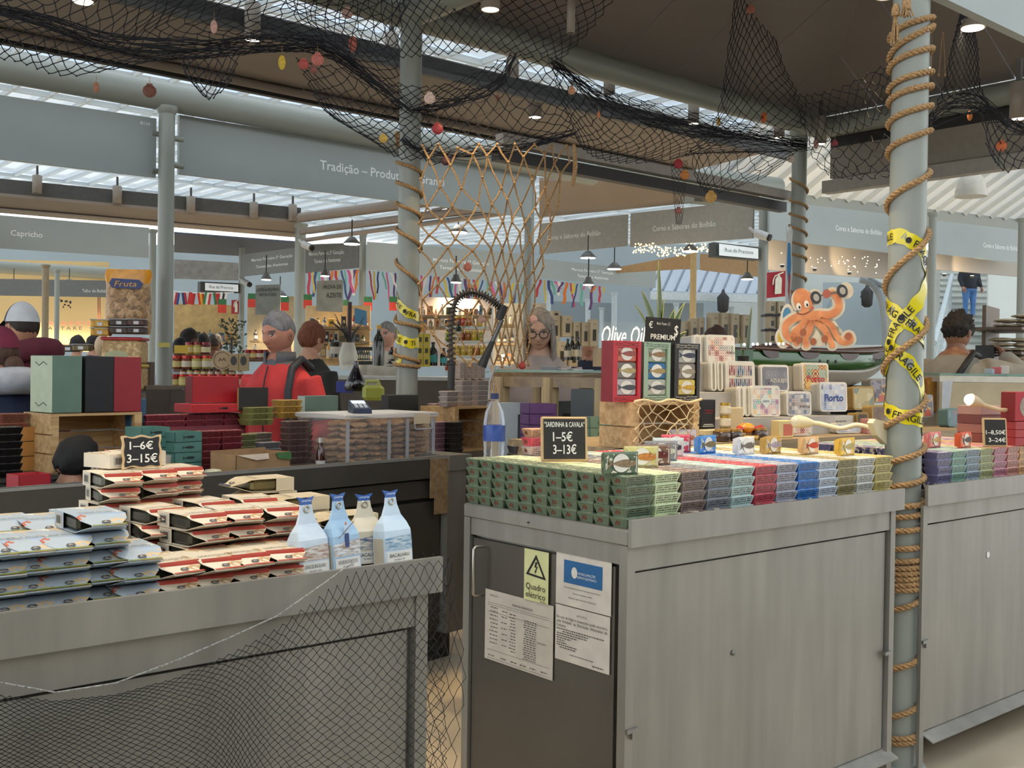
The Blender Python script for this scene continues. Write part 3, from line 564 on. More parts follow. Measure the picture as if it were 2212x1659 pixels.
# ================================================================ tins
def linesmat(name, paper, ink, pitch=.0065, axis=0, rough=.32, lim=.044):
    m = bpy.data.materials.new(name); m.use_nodes = True; nt = m.node_tree; b = nt.nodes['Principled BSDF']; L = nt.links.new
    b.inputs['Roughness'].default_value = rough; b.inputs['Coat Weight'].default_value = .5; b.inputs['Coat Roughness'].default_value = .12
    tc = nd(nt, 'TexCoord'); sp = nd(nt, 'SeparateXYZ'); L(tc.outputs['Object'], sp.inputs[0])
    dv = nd(nt, 'Math', operation='DIVIDE'); dv.inputs[1].default_value = pitch; L(sp.outputs[2], dv.inputs[0])
    fl = nd(nt, 'Math', operation='FLOOR'); L(dv.outputs[0], fl.inputs[0]); fr = nd(nt, 'Math', operation='FRACT'); L(dv.outputs[0], fr.inputs[0])
    g1 = nd(nt, 'Math', operation='GREATER_THAN'); g1.inputs[1].default_value = .42; L(fr.outputs[0], g1.inputs[0])
    mu = nd(nt, 'Math', operation='MULTIPLY'); mu.inputs[1].default_value = 210; L(sp.outputs[axis], mu.inputs[0])
    cb = nd(nt, 'CombineXYZ'); L(mu.outputs[0], cb.inputs[0]); L(fl.outputs[0], cb.inputs[1])
    nz = nd(nt, 'TexNoise'); nz.inputs['Scale'].default_value = 1.7; nz.inputs['Detail'].default_value = 3; L(cb.outputs[0], nz.inputs[0])
    g2 = nd(nt, 'Math', operation='GREATER_THAN'); g2.inputs[1].default_value = .46; L(nz.outputs[0], g2.inputs[0])
    ab = nd(nt, 'Math', operation='ABSOLUTE'); L(sp.outputs[axis], ab.inputs[0]); g3 = nd(nt, 'Math', operation='LESS_THAN'); g3.inputs[1].default_value = lim; L(ab.outputs[0], g3.inputs[0])
    p1 = nd(nt, 'Math', operation='MULTIPLY'); L(g1.outputs[0], p1.inputs[0]); L(g2.outputs[0], p1.inputs[1])
    p2 = nd(nt, 'Math', operation='MULTIPLY'); L(p1.outputs[0], p2.inputs[0]); L(g3.outputs[0], p2.inputs[1])
    mx = nd(nt, 'Mix', data_type='RGBA'); mx.inputs[6].default_value = (*lin(paper), 1); mx.inputs[7].default_value = (*lin(ink), 1); L(p2.outputs[0], mx.inputs[0]); L(mx.outputs[2], b.inputs['Base Color'])
    n2 = nd(nt, 'TexNoise'); n2.inputs['Scale'].default_value = 55; L(tc.outputs['Object'], n2.inputs[0]); bp = nd(nt, 'Bump'); bp.inputs['Strength'].default_value = .35; bp.inputs['Distance'].default_value = .006; L(n2.outputs[0], bp.inputs['Height']); L(bp.outputs[0], b.inputs['Normal'])
    return m
TL_, TW, TH = .1085, .0625, .0283
def shade(c, k): 
    c = c.lstrip('#'); v = [int(c[i:i+2], 16) for i in (0, 2, 4)]; return '#' + ''.join('%02x' % max(0, min(255, int(x * k))) for x in v)
_tin = {}
def tinmesh(col, ink='#3c3a38', logo='#7a4a3c', top=None, L=TL_, Wd=TW, H=TH):
    key = (col, L, Wd, H)
    if key in _tin: return _tin[key]
    paper = mat('tin_wrap', col, .35, var=.1, scale=50, bump=.35, coat=.5)
    side = linesmat('tin_side_print', col, shade(col, .42)); 
    tp = artmat('tin_top_art', shade(col, 1.12), [col, '#e9dcc0', shade(col, .8), '#d9cdb8', shade(col, 1.25)], 70, .52, shade(col, .5), .1)
    m = M(); x, y = L/2, Wd/2; i = .008; e = .002; q = .006
    r0 = [(-x+i, -y+i, 0), (x-i, -y+i, 0), (x-i, y-i, 0), (-x+i, y-i, 0)]
    r1 = [(-x, -y, H-.003), (x, -y, H-.003), (x, y, H-.003), (-x, y, H-.003)]
    r2 = [(-x+q, -y+q, H), (x-q, -y+q, H), (x-q, y-q, H), (-x+q, y-q, H)]
    m.add(r0, [(3, 2, 1, 0)], 0); m.add(r0 + r1, [(0, 1, 5, 4), (2, 3, 7, 6)], 1); m.add(r0 + r1, [(1, 2, 6, 5), (3, 0, 4, 7)], 0)
    m.add(r1 + r2, [(0, 1, 5, 4), (1, 2, 6, 5), (2, 3, 7, 6), (3, 0, 4, 7)], 0); m.add(r2, [(0, 1, 2, 3)], 2)
    # folded paper ears on the ends
    for s in (-1, 1):
        m.add([(s*(x-.0005), -y+.002, H-.004), (s*(x+.0018), -y*.1, H-.006), (s*(x-i+.001), -y+.009, .003)], [(0, 1, 2) if s > 0 else (2, 1, 0)], 0)
        m.add([(s*(x-.0005), y-.002, H-.004), (s*(x+.0018), y*.1, H-.006), (s*(x-i+.001), y-.009, .003)], [(2, 1, 0) if s > 0 else (0, 1, 2)], 0)
    body = m.mesh('wrap', [paper, side, tp])
    g = M(); k = i * .62
    lx = lambda z: -x + i * (1 - z / (H-.003)) - .0012
    g.add([(lx(.008), -.004, .008), (lx(.008), .014, .008), (lx(.019), .015, .019), (lx(.019), -.005, .019)], [(3, 2, 1, 0)]); gm = g.mesh('end_logo', pm(logo, .5, var=.45, scale=260))
    _tin[key] = (body, gm); return _tin[key]
def tin(col, loc, label, rz=0, group='fish tins stacked on the right counter', logo='#7a4a3c', showlogo=True, rx=0, **k):
    b, g = tinmesh(col, logo=logo, **k); o = put('fish_tin', b, None, loc, rz, label, 'tin', group)
    if rx: o.rotation_euler = (rx, 0, rz)
    if showlogo: put('end_logo', g, o)
    return o
CN = [('#64735c', 'dark green'), ('#c0cca2', 'pale lime'), ('#7b6a64', 'brown'), ('#747980', 'slate grey'), ('#a6bcb8', 'pale teal'), ('#b0424f', 'red'), ('#9a9ba8', 'lilac grey'), ('#2b6db2', 'bright blue'), ('#b4becb', 'ice blue'), ('#8b8258', 'olive brown'), ('#b9bab4', 'light grey'), ('#ada05e', 'mustard yellow')]
NR, NT = 11, 5
rj = random.Random(11); hid = M()
def hidtin(mb, p, mi):
    x, y, i = TL_/2, TW/2, .008; r0 = [(p[0]-x+i, p[1]-y+i, p[2]), (p[0]+x-i, p[1]-y+i, p[2]), (p[0]+x-i, p[1]+y-i, p[2]), (p[0]-x+i, p[1]+y-i, p[2])]; r1 = [(p[0]-x, p[1]-y, p[2]+TH-.001), (p[0]+x, p[1]-y, p[2]+TH-.001), (p[0]+x, p[1]+y, p[2]+TH-.001), (p[0]-x, p[1]+y, p[2]+TH-.001)]
    mb.hexa(r0 + r1, mi)
tx0 = 2.062
for ci, (col, cn_) in enumerate(CN):
    for ri in range(NR):
        for ti in range(NT):
            p = (tx0 + TL_/2 + ci * .1118 + rj.uniform(-.003, .003), 1.948 + TW/2 + ri * .0635 + rj.uniform(-.0015, .0015), 1.0105 + ti * TH)
            lab = f'{cn_} tin, {ORD[ci+1]} column from the corner, {ORD[ri+1]} row back, {ORD[ti+1]} tier up'
            if ci == 0 or (ri == 0 and ti > 0) or (ti == NT - 1 and ri < 6):
                tin(col, p, lab, rj.uniform(-.03, .03), showlogo=ci == 0)
            else:
                hidtin(hid, p, ci)
o = hid.obj('tin_stack_core', [tinmesh(c)[0].materials[2] for c, _n in CN], label='rear and inner tins of the big stack on the right counter', cat='tins', kind='stuff')
CN2 = [('#6c688c', 'violet'), ('#7ea292', 'sea green'), ('#8596a2', 'blue grey'), ('#a0a574', 'moss green'), ('#b87a8c', 'pink'), ('#b97d72', 'salmon'), ('#c89a66', 'orange'), ('#8a78a8', 'lavender'), ('#c9a0a0', 'rose')]
hid2 = M()
for ci, (col, cn_) in enumerate(CN2):
    for ri in range(9):
        for ti in range(5):
            if not ((ri == 0 and ti > 0) or (ti == 4 and ri < 3)):
                hidtin(hid2, (3.715 + TL_/2 + ci * .1118, 1.948 + TW/2 + ri * .0645, 1.0105 + ti * TH), ci); continue
            p = (3.715 + TL_/2 + ci * .1118 + rj.uniform(-.003, .003), 1.948 + TW/2 + ri * .0645, 1.0105 + ti * TH)
            tin(col, p, f'{cn_} tin right of taped column, {ORD[ci+1]} column, {ORD[ri+1]} row, {ORD[ti+1]} tier', rj.uniform(-.03, .03), 'fish tins stacked on the far right counter', showlogo=False)
hid2.obj('tin_stack_core', [tinmesh(c)[0].materials[2] for c, _n in CN2], label='rear and inner tins of the far right stack', cat='tins', kind='stuff')
# display tins standing on edge, each with a printed fish on a plate
def fishpoly(L, H, n=12):
    up = []; lo = []
    for i in range(n + 1):
        t = i / n; w = H * math.sin(PI * min(1, t * .86 + .12)) ** .8 * (1 - .25 * t) if t < 1 else .12 * H
        up.append((L * (.5 - t * .8), w * .5)); lo.append((L * (.5 - t * .8), -w * .5))
    return up + [(-L*.5, H*.5), (-L*.42, 0), (-L*.5, -H*.5)] + lo[::-1]
ZT = 1.0105 + NT * TH
FISHC = ['#8a7a66', '#c8632f', '#9a9aa0', '#7a3b30', '#5f6a74', '#b59a3c']
def showtin(px, py, col, cname, fish, yaw=0, y=None, d=None, plate='#e8e2d4', group='display tins standing on edge'):
    p = FZ(px, py, ZT + .001)
    t = thing('display_tin', f'{cname} display tin standing on edge, fish picture facing out', 'tin', (p.x, p.y, ZT), yaw, group)
    o = put('wrap', tinmesh(col)[0], t, (0, .012, TW/2)); o.rotation_euler = (PI/2 + .0, 0, 0)
    f = -.017
    m = M(); m.add([(.026*math.cos(k*PI/9), f - .0012, TW/2 + .001 + .025*math.sin(k*PI/9)) for k in range(18)], [tuple(range(18))]); m.obj('plate_print', pm(plate), t)
    m = M(); m.prism([(x, z + TW/2) for x, z in fishpoly(.088, .024)], f - .0022, f - .0014); m.obj('fish_print', pm(fish, .5, var=.3, scale=120), t)
    m = M(); m.tube([(-.045, f-.001, .018), (-.043, f-.001, .05)], .0012, 4); m.tube([(.046, f-.001, .014), (.046, f-.001, .05)], .0014, 4)
    m.add([(.03, f - .003, .034), (.033, f - .003, .034), (.033, f - .003, .037), (.03, f - .003, .037)], [(0, 1, 2, 3)]); m.obj('cutlery_print', pm('#d8d4c4'), t)
    return t
for a in ((1335, 1024, '#55654f', 'dark green', '#8a7458', -.28), (1381, 1008, '#c2b877', 'straw yellow', '#c07d3a', -.42), (1408, 1003, '#7a5a48', 'chestnut', '#6a2c22', -.48), (1424, 994, '#7d7a7a', 'ash grey', '#c7c0a8', -.5), (1440, 985, '#b9c4bf', 'pale mint', '#39404c', -.5), (1457, 976, '#c8495a', 'rose red', '#d9d2c8', -.5), (1472, 962, '#b7adb8', 'pale lilac', '#b0643c', -.5),
          (1521, 978, '#3f7fc0', 'sky blue', '#7d6a48', .12), (1604, 981, '#d6d2cc', 'white', '#6b6259', .12), (1662, 979, '#b8924a', 'golden', '#a59aa8', .1), (1744, 980, '#cfa878', 'tan with red fish', '#b8402c', .1), (1822, 983, '#cfa53a', 'egg yellow', '#a8955a', .1),
          (2012, 966, '#d0706c', 'coral pink', '#c7a06a', .1), (2078, 966, '#d2552c', 'orange', '#4a3a34', .1), (2140, 958, '#b8785c', 'terracotta', '#d2c6b8', .1)):
    showtin(*a)
for px, py, col, nm in ((1178, 938, '#b58a6c', 'brown upper'), (1180, 962, '#d0505c', 'red middle'), (1184, 990, '#c4a9a0', 'pinkish lower')):
    p = FZ(1166, 982, ZT); tin(col, (p.x, p.y, ZT + .001 + {'brown upper': 2, 'red middle': 1, 'pinkish lower': 0}[nm] * .029), nm + ' tin of the trio propping the chalkboard', -.2, 'tins behind the chalkboard')
# chalk price boards
def chalkboard(name, w, h, loc, rz, tilt, lines, label, frame='#c9a574', wavy=False):
    t = thing(name, label, 'chalkboard', loc, rz); t.rotation_euler = (-tilt, 0, rz)
    if wavy:
        def out(k): 
            P = []; 
            for (ax, az, bx, bz) in ((-1, 0, 1, 0), (1, 0, 1, 1), (1, 1, -1, 1), (-1, 1, -1, 0)):
                for i in range(12):
                    s = i / 12; x = ax + (bx-ax)*s; z = az + (bz-az)*s; q = .05*math.cos(2*PI*s*2) * k
                    if az == bz: z += (q if az else -q)*.7
                    else: x += (q if ax > 0 else -q)*.7
                    P.append((x * w/2 * k, (z - .5) * h * k + h/2))
            return P
        M().prism(out(1.0), -.004, .004).obj('frame', pm(frame, .5), t); M().prism(out(.88), -.006, -.0045).obj('slate', pm('#1d1b1a', .6), t)
    else:
        M().bbox(-w/2, w/2, -.005, .005, 0, h, .004).obj('frame', pm(frame, .5), t); M().box(-w/2+.008, w/2-.008, -.007, -.0055, .008, h-.008).obj('slate', mat('slate_board', '#26211d', .6, var=.2, scale=30), t)
    m = M()
    for s, fx, fz, wf, hf in lines: lettering(m, s, (w*(fx-.5), -.0072, h*fz), (1, 0, 0), (0, 0, 1), w*wf, h*hf, 'c', 0, .012)
    m.obj('chalk_writing', pm('#ece7da', .8), t); return t
p = FZ(1219, 998, ZT + .003); chalkboard('price_board', .145, .137, (p.x, p.y, ZT + .004), -.52, .12, [('°SARDINHA & CAVALA°', .5, .82, .86, .11), ('1–5€', .46, .55, .42, .2), ('3–13€', .5, .27, .5, .2)], 'chalkboard Sardinha e Cavala on the green tins')
# ================================================================ fish cartons on the front left counter
SZ = 1.012
BARM = None
def sleeve_proto(paper, tailc, stripe, can, text, textc, art):
    H = .0305; x = .043
    mp = mat('carton_paper', paper, .5, var=.05, scale=30); ma = artmat('carton_art', paper, art, 26, .58, shade(paper, .8), .02)
    root = thing('fish_carton', 'carton', 'carton')
    c = M(); c.bbox(-x+.003, x-.003, -.05, .056, .002, H-.002, .006); c.obj('can', mat('can_metal', can, .32, metal=.6, var=.1), root)
    w = M(); top = []; bot = []
    ys = [.058, .02, -.03, -.05, -.066, -.082, -.098]; zt = [H, H, H, H-.001, H*.78, H*.58, H*.52]; zb = [0, 0, 0, .001, H*.2, H*.4, H*.46]; hw = [x, x, x, x, x*.92, x*.62, x*.7]
    for y, a, b, h in zip(ys, zt, zb, hw):
        top.append([(-h, y, a), (h, y, a), (h, y, a - .0012), (-h, y, a - .0012)]); bot.append([(-h, y, b + .0012), (h, y, b + .0012), (h, y, b), (-h, y, b)])
    w.loft(top, 1); w.loft(bot, 0); w.box(-x, x, .057, .0585, 0, H, 0); w.box(-x - .001, -x, .012, .058, 0, H, 0); w.box(x, x+.001, .012, .058, 0, H, 0)
    w.obj('wrap', [mp, ma], root)
    b = M(); b.quad((-x-.0016, .05, .004), (-x-.0016, .019, .004), (-x-.0016, .019, H-.005), (-x-.0016, .05, H-.005)); bo = b.obj('barcode_label', pm('#b9b3a6'), root)
    b = M()
    for k in range(9): b.quad((-x-.0022, .046 - k*.0027, .008), (-x-.0022, .046 - k*.0027 - .0013 * (1 + k % 2 * .5), .008), (-x-.0022, .046 - k*.0027 - .0013 * (1 + k % 2 * .5), H-.008), (-x-.0022, .046 - k*.0027, H-.008))
    b.obj('barcode_bars', pm('#3a3936'), bo)
    s = M()
    if stripe:
        for k, (ya, yb2) in enumerate(((-.0560, -.0575), (-.0612, -.0618))):
            za = H*.93 if k == 0 else H*.82
            s.quad((-x*.9, ya, za + .0035), (x*.9, ya - .004, za + .0035), (x*.88, yb2 - .004, za - .001), (-x*.88, yb2, za - .001))
    s.quad((-x*.68, -.0925, H*.545 + .002), (x*.68, -.0925, H*.545 + .002), (x*.7, -.0985, H*.525 + .002), (-x*.7, -.0985, H*.525 + .002)); s.obj('tail_print', pm(tailc, .45), root)
    r = M(); r.tube([(.006*math.cos(k*PI/5), -.078 + .006*math.sin(k*PI/5), H*.645 + .001) for k in range(10)], .0018, 4, closed=True); r.obj('eyelet', pm('#8a8580', .3, metal=.8), root)
    tm = M(); lettering(tm, text, (0, -.03, H + .0006), (1, 0, 0), (0, 1, 0), x*1.5, .010, 'c'); tm.obj('lettering', pm(textc), root)
    return root
PROTO = {'cream': sleeve_proto('#d8cbb4', '#b03c28', True, '#5a584e', 'SARDINHAS', '#4a3a34', ['#c7b08c', '#b99a70', '#e2d6c0']),
         'blue': sleeve_proto('#a5afb6', '#7d8428', False, '#2e2b1c', 'TUNA FILLETS', '#54524e', ['#9fb0c4', '#c9b08a', '#d6d2c6', '#b5624a']),
         'navy': sleeve_proto('#c9b797', '#24345e', False, '#6f6440', 'BACALHAU', '#3a3530', ['#c2ac88', '#d8cbb0'])}
PU = {k: False for k in PROTO}
def sleeve(kind, px, Y, tier, yaw, label, group):
    p = FY(px, 1200, Y); loc = (p.x + rs.uniform(-.004, .004), Y + rs.uniform(-.006, .006), SZ + tier * .0318)
    if not PU[kind]: PU[kind] = True; o = PROTO[kind]; o.location = loc; o.rotation_euler = (0, 0, yaw); tag(o, label, None, group)
    else: o = dup(PROTO[kind], loc, yaw, label, group)
    return o
rs = random.Random(5)
CR = [(352, 1.90, 2, 'front left'), (440, 1.905, 2, 'front second'), (512, 1.91, 2, 'front third'), (585, 1.915, 2, 'front fourth'), (415, 2.03, 4, 'middle left'), (506, 2.04, 4, 'middle second'), (585, 2.04, 4, 'middle right'), (333, 2.15, 4, 'rear left'), (445, 2.19, 4, 'rear second'), (540, 2.2, 4, 'rear third'), (238, 2.28, 6, 'tall back left'), (316, 2.31, 6, 'tall back middle'), (374, 2.33, 6, 'tall back right'), (270, 2.02, 2, 'low left')]
for px, Y, n, nm in CR:
    for k in range(n): sleeve('cream', px, Y, k, rs.uniform(-.13, .13), f'cream carton with red tail in the {nm} stack, {ORD[k+1]} from bottom', 'cream fish cartons')
CB = [(-20, 1.9, 4, 'outermost left'), (42, 1.9, 4, 'second'), (118, 1.9, 4, 'third'), (196, 1.92, 5, 'fourth'), (272, 1.9, 3, 'rightmost'), (80, 2.12, 4, 'rear left'), (172, 2.16, 4, 'rear middle'), (10, 2.14, 4, 'rear outermost')]
for px, Y, n, nm in CB:
    for k in range(n): sleeve('blue', px, Y, k, rs.uniform(-.05, .05), f'pale blue carton with green tail, {nm} stack, {ORD[k+1]} from bottom', 'pale blue fish cartons')
CD = [(570, 2.28, 5, -PI/2, 'left'), (640, 2.16, 4, -PI/2+.05, 'middle'), (745, 2.045, 3, -PI/2-.04, 'right')]
for px, Y, n, yw, nm in CD:
    for k in range(n): sleeve('navy', px, Y, k, yw + rs.uniform(-.06, .06), f'cream and navy cod carton, {nm} pile behind the bottle-shaped packs, {ORD[k+1]} from bottom', 'navy cod cartons')
# standing fish-shaped packs
def codpack(px, Y, h, yaw, label, art, sky, text, lean=.1):
    p = FY(px, 1230, Y); t = thing('cod_pack', label, 'carton', (p.x, Y, SZ), yaw, 'standing fish-shaped cod packs'); t.rotation_euler = (-lean, 0, yaw)
    rows = [(0, .037, .020), (.30, .037, .020), (.46, .036, .019), (.56, .032, .012), (.66, .024, .004), (.80, .0165, .0018), (.90, .014, .0016)]
    m = M(); m.loft([[(-w, -d, f*h), (w, -d, f*h), (w, d, f*h), (-w, d, f*h)] for f, w, d in rows], 0); m.obj('wrap', mat('pack_art', sky, .45, var=.1, scale=22, col2=art[0], stretch=(1, 1, 2.2)), t)
    m = M(); m.quad((-.0365, -.0205, .2*h), (.0365, -.0205, .2*h), (.0362, -.0202, .40*h), (-.0362, -.0202, .36*h)); m.obj('scene_print', mat('pack_scene', art[2], .45, var=.15, scale=60, col2=art[3], stretch=(1, 1, 4)), t)
    m = M(); m.prism([(-.014, .90*h), (.014, .90*h), (.013, .93*h), (.021, h*1.0), (.002, .975*h), (-.021, h*1.005), (-.013, .93*h)], -.0016, .0016); m.obj('tail_top', pm('#2c5aa0', .45), t)
    m = M(); m.tube([(.0065*math.cos(k*PI/6), -.0022, .845*h + .0065*math.sin(k*PI/6)) for k in range(12)], .0022, 5, closed=True); m.obj('eyelet', pm('#b5aea2', .25, metal=.9), t)
    m = M(); m.quad((-.034, -.0208, .02*h), (.034, -.0208, .02*h), (.034, -.0208, .18*h), (-.034, -.0208, .18*h)); lb = m.obj('label', pm('#d5d2ca'), t)
    m = M(); lettering(m, text, (0, -.0212, .13*h), (1, 0, 0), (0, 0, 1), .052, .0075, 'c'); lettering(m, 'em azeite e alho', (0, -.0212, .075*h), (1, 0, 0), (0, 0, 1), .03, .004, 'c'); m.obj('lettering', MT['black'], lb)
    m = M(); lettering(m, 'conservas', (0, -.0018, .955*h), (1, 0, 0), (0, 0, 1), .024, .005, 'c'); m.obj('tail_lettering', pm('#dfe6f0'), t)
    m = M(); m.box(-.0375, -.0368, -.015, .017, .02*h, .36*h); m.obj('side_label', pm('#b9b09c'), t)
    return t
codpack(668, 1.875, .158, .15, 'leftmost bottle-shaped cod pack showing salt pans', ['#b7c4cf', '#cfd0cc', '#8d6a52', '#d9d6cf'], '#c3ced8', 'OVAS DE BACALHAU')
t = codpack(738, 1.88, .160, .2, 'bottle-shaped cod pack showing a worker with a pole', ['#8fb0cc', '#7d98b4', '#c9cfd2', '#8a6a4c'], '#9dbad2', 'BOCHECHAS DE BACALHAU')
m = M(); m.box(-.004, .006, -.0216, -.0206, .05, .078, 0); m.obj('worker_trousers', pm('#2d3f73'), t); m = M(); m.box(-.006, .006, -.0216, -.0206, .078, .094); m.obj('worker_shirt', pm('#c3d3e6'), t); m = M(); m.tube([(-.022, -.0222, .07), (.02, -.0222, .1)], .0008, 4); m.obj('worker_pole', pm('#5a4436'), t); m = M(); m.ell((-.001, -.0212, .098), .003, .0006, .004); m.obj('worker_head', pm('#c98a6a'), t)
codpack(790, 1.93, .148, -.1, 'bottle-shaped cod pack showing a bearded fisherman at sea', ['#cfc3a8', '#2f62a0', '#d2c9b4', '#1f4478'], '#d0c6b2', 'BACALHAU')
codpack(850, 1.885, .158, .1, 'rightmost bottle-shaped cod pack showing a sailing ship', ['#b9cbd8', '#8fb0c8', '#4f7c9c', '#c9d2d4'], '#bccdda', 'BACALHAU')
p = FY(302, 1030, 2.3); chalkboard('price_board', .083, .070, (p.x, 2.29, SZ + 6*.0318 + .002), -.15, .1, [('1–6€', .48, .70, .6, .24), ('3–15€', .5, .3, .78, .26)], 'wavy-edged chalkboard priced 1–6€ on the cream cartons', '#d2b183', True)
for k, (dx_, yw) in enumerate(((-.06, 1.9), (.055, -1.7))):
    o = dup(PROTO['cream'], (p.x + dx_*.4, 2.36 + k*.03, SZ + 6*.0318 + .002), yw, f'cream carton lying loose behind the wavy chalkboard, {"left" if k == 0 else "right"}', 'cream fish cartons')
# ================================================================ nets
def crom(P, t):
    n = len(P) - 1; x = max(0, min(n - 1e-6, t * n)); i = int(x); f = x - i
    a, b, c, d = P[max(i-1, 0)], P[i], P[i+1], P[min(i+2, n)]
    return [.5 * (2*b[k] + (c[k]-a[k])*f + (2*a[k]-5*b[k]+4*c[k]-d[k])*f*f + (3*b[k]-a[k]-3*c[k]+d[k])*f**3) for k in range(3)]
def rowsurf(rows):
    def P(u, v):
        Q = [crom(r, u) for r in rows]; a = crom(Q, v) if len(Q) > 2 else [Q[0][k] + (Q[1][k]-Q[0][k])*v for k in range(3)]
        return W(*a)
    return P
def netgeo(mb, P, nu, nv, r, rnd, jit=.25, sub=2, knots=True, sides=3, sag=.0, hole=.0):
    N = {}
    for j in range(nv + 1):
        for i in range(nu + 1):
            if (i + j) % 2 == 0:
                N[i, j] = P(min(1, max(0, (i + rnd.uniform(-jit, jit)) / nu)), min(1, max(0, (j + rnd.uniform(-jit, jit)) / nv)))
    for (i, j), a in N.items():
        for di in (-1, 1):
            b = N.get((i + di, j + 1))
            if b is None or rnd.random() < hole: continue
            L = (b - a).length; mid = (a + b) / 2 + V((0, 0, -L * sag)) + V((rnd.uniform(-1, 1), rnd.uniform(-1, 1), rnd.uniform(-1, 1))) * L * .05
            mb.tube([a, mid, b], r, sides, cap=False, smooth=False)
        if knots: 
            k = r * 2.1; mb.add([a + V(q) * k for q in ((1, 0, 0), (-1, 0, 0), (0, 1, 0), (0, -1, 0), (0, 0, 1), (0, 0, -1))], [(0, 2, 4), (2, 1, 4), (1, 3, 4), (3, 0, 4), (2, 0, 5), (1, 2, 5), (3, 1, 5), (0, 3, 5)])
rn = random.Random(21)
# net draped over the front left counter
top = [(-60, 1488), (0, 1500), (120, 1512), (250, 1498), (380, 1462), (500, 1408), (600, 1352), (700, 1276), (770, 1228), (830, 1208), (900, 1202), (962, 1200)]
def lcnet(u, v):
    px = -60 + 1022 * u; i = min(len(top) - 2, max(0, next((k for k in range(len(top)-1) if top[k+1][0] >= px), len(top)-2))); a, b = top[i], top[i+1]
    yt = a[1] + (b[1]-a[1]) * (px - a[0]) / (b[0] - a[0])
    sw = (1 - u) * 0 + v * (-90 * math.exp(-((px - 640) / 180) ** 2) + 70 * math.exp(-((px - 420) / 160) ** 2))
    yb2 = 1720; y = yt + (yb2 - yt) * (v ** (1.0 + .25 * math.sin(px / 170)))
    p = FY(px + sw, y, 1.758); p.y = 1.752 - .010 * math.sin(px / 60 + v * 5) * v
    if p.x > 1.318: p.x = 1.318 + (p.x - 1.318) * .3
    if p.z > 1.036: p.z = 1.036
    if p.z < .02: p.z = .02
    return p
mb = M(); netgeo(mb, lcnet, 104, 42, .0007, rn, .18, knots=True)
mb.obj('fishing_net', mat('thin_net', '#1d1c1b', .9, var=0), label='thin dark fishing net draped over the front left counter', cat='net')
mb = M(); mb.tube([FY(x, y - 26 + 10 * math.sin(x/90), 1.755) for x, y in top[1:9]], .0015, 5); mb.obj('net_rope', mat('braided_cord', '#8f8d88', .8, var=.6, scale=220), label='thin braided grey cord along the draped net edge', cat='rope')
def sidenet(u, v):
    z = 1.03 * (1 - v); return V((1.32 + .02 + .05 * v + .02 * math.sin(7*v + 5*u), 1.76 + .25 * u * (1 - .3 * v) + .01*math.sin(20*v), z + .0))
mb = M(); netgeo(mb, sidenet, 16, 34, .0008, rn, .3, knots=True); mb.obj('fishing_net', MT['net'], label='dark net hanging down the end of the front left counter', cat='net')
# ================================================================ goods on the rear counter
WOOD = woodmat('crate_pine', '#a88355', '#c9a878', 3, 'X'); WOODZ = woodmat('crate_pine_end', '#a88355', '#cbaa7c', 3, 'Y')
def crate(label, loc, rz, w, d, h, th=.011, rows=3, closed_front=False, m=None, openside='front'):
    t = thing('wooden_crate', label, 'crate', loc, rz); m = m or WOOD; g = .006
    def pk(nm, *a): M().box(*a).obj(nm, m, t)
    sl = (h - g * (rows - 1)) / rows
    for k in range(rows):
        z0 = k * (sl + g)
        pk('plank', -w/2, w/2, d/2 - th, d/2, z0, z0 + sl)
        pk('plank', -w/2, -w/2 + th, -d/2, d/2 - th, z0, z0 + sl); pk('plank', w/2 - th, w/2, -d/2, d/2 - th, z0, z0 + sl)
    for s in (-1, 1):
        pk('corner_batten', s*(w/2 - th - .012) - .012, s*(w/2 - th - .012) + .012, -d/2, -d/2 + .024, 0, h)
    pk('top_board', -w/2, w/2, -d/2, d/2, h, h + th); pk('bottom_board', -w/2 + th, w/2 - th, -d/2, d/2 - th, 0, th)
    return t
bcb('rear_shelf', -.3, BLn, .6, .98, BZ-.05, BZ-.03)
bcb('rear_shelf_frame', -.3, BLn, .62, .95, .1, BZ-.05, m=MT['dgrey'])
cp = bcp(180, .78); crate('pine crate standing on its side under the upright green, black and red boxes', (cp.x, cp.y, cp.z), BY, .41, .24, .232)
def carton(name, label, loc, rz, w, d, h, col, cat='box', edge=None, prints=(), group=None, rough=.5, tilt=0):
    t = thing(name, label, cat, loc, rz, group)
    if tilt: t.rotation_euler = (tilt, 0, rz)
    M().bbox(-w/2, w/2, -d/2, d/2, 0, h, .002).obj('body', mat('card', col, rough, var=.06, scale=12), t)
    if edge: M().box(-w/2 - .001, -w/2 + .0, -d/2, d/2, .002, h - .002).obj('spine', pm(edge), t)
    for nm, (x0, x1, z0, z1), c in prints: M().box(x0, x1, -d/2 - .001, -d/2, z0, z1).obj(nm, pm(c), t)
    return t
for px, c, nm, e in ((120, '#5f7a6e', 'sage green', '#a9b59a'), (190, '#15161c', 'black', '#2a2a2c'), (250, '#8f1f2a', 'red', '#5d1020')):
    p = bcp(px, .76); t = carton('gift_box', f'upright {nm} gift box on the pine crate', (p.x, p.y, p.z + .2455), BY, .128, .19, .238, c, edge=e)
    m = M(); 
    for z in (.03, .2): m.tube([(-.0652 , -.05, z), (-.0652, -.02, z + .012), (-.0652, .02, z - .004), (-.0652, .05, z + .01)], .0018, 4)
    m.obj('fish_line_print', pm('#d8d2c0' if nm == 'black' else '#23221f'), t)
MT['gfish'] = pm('#26332e')
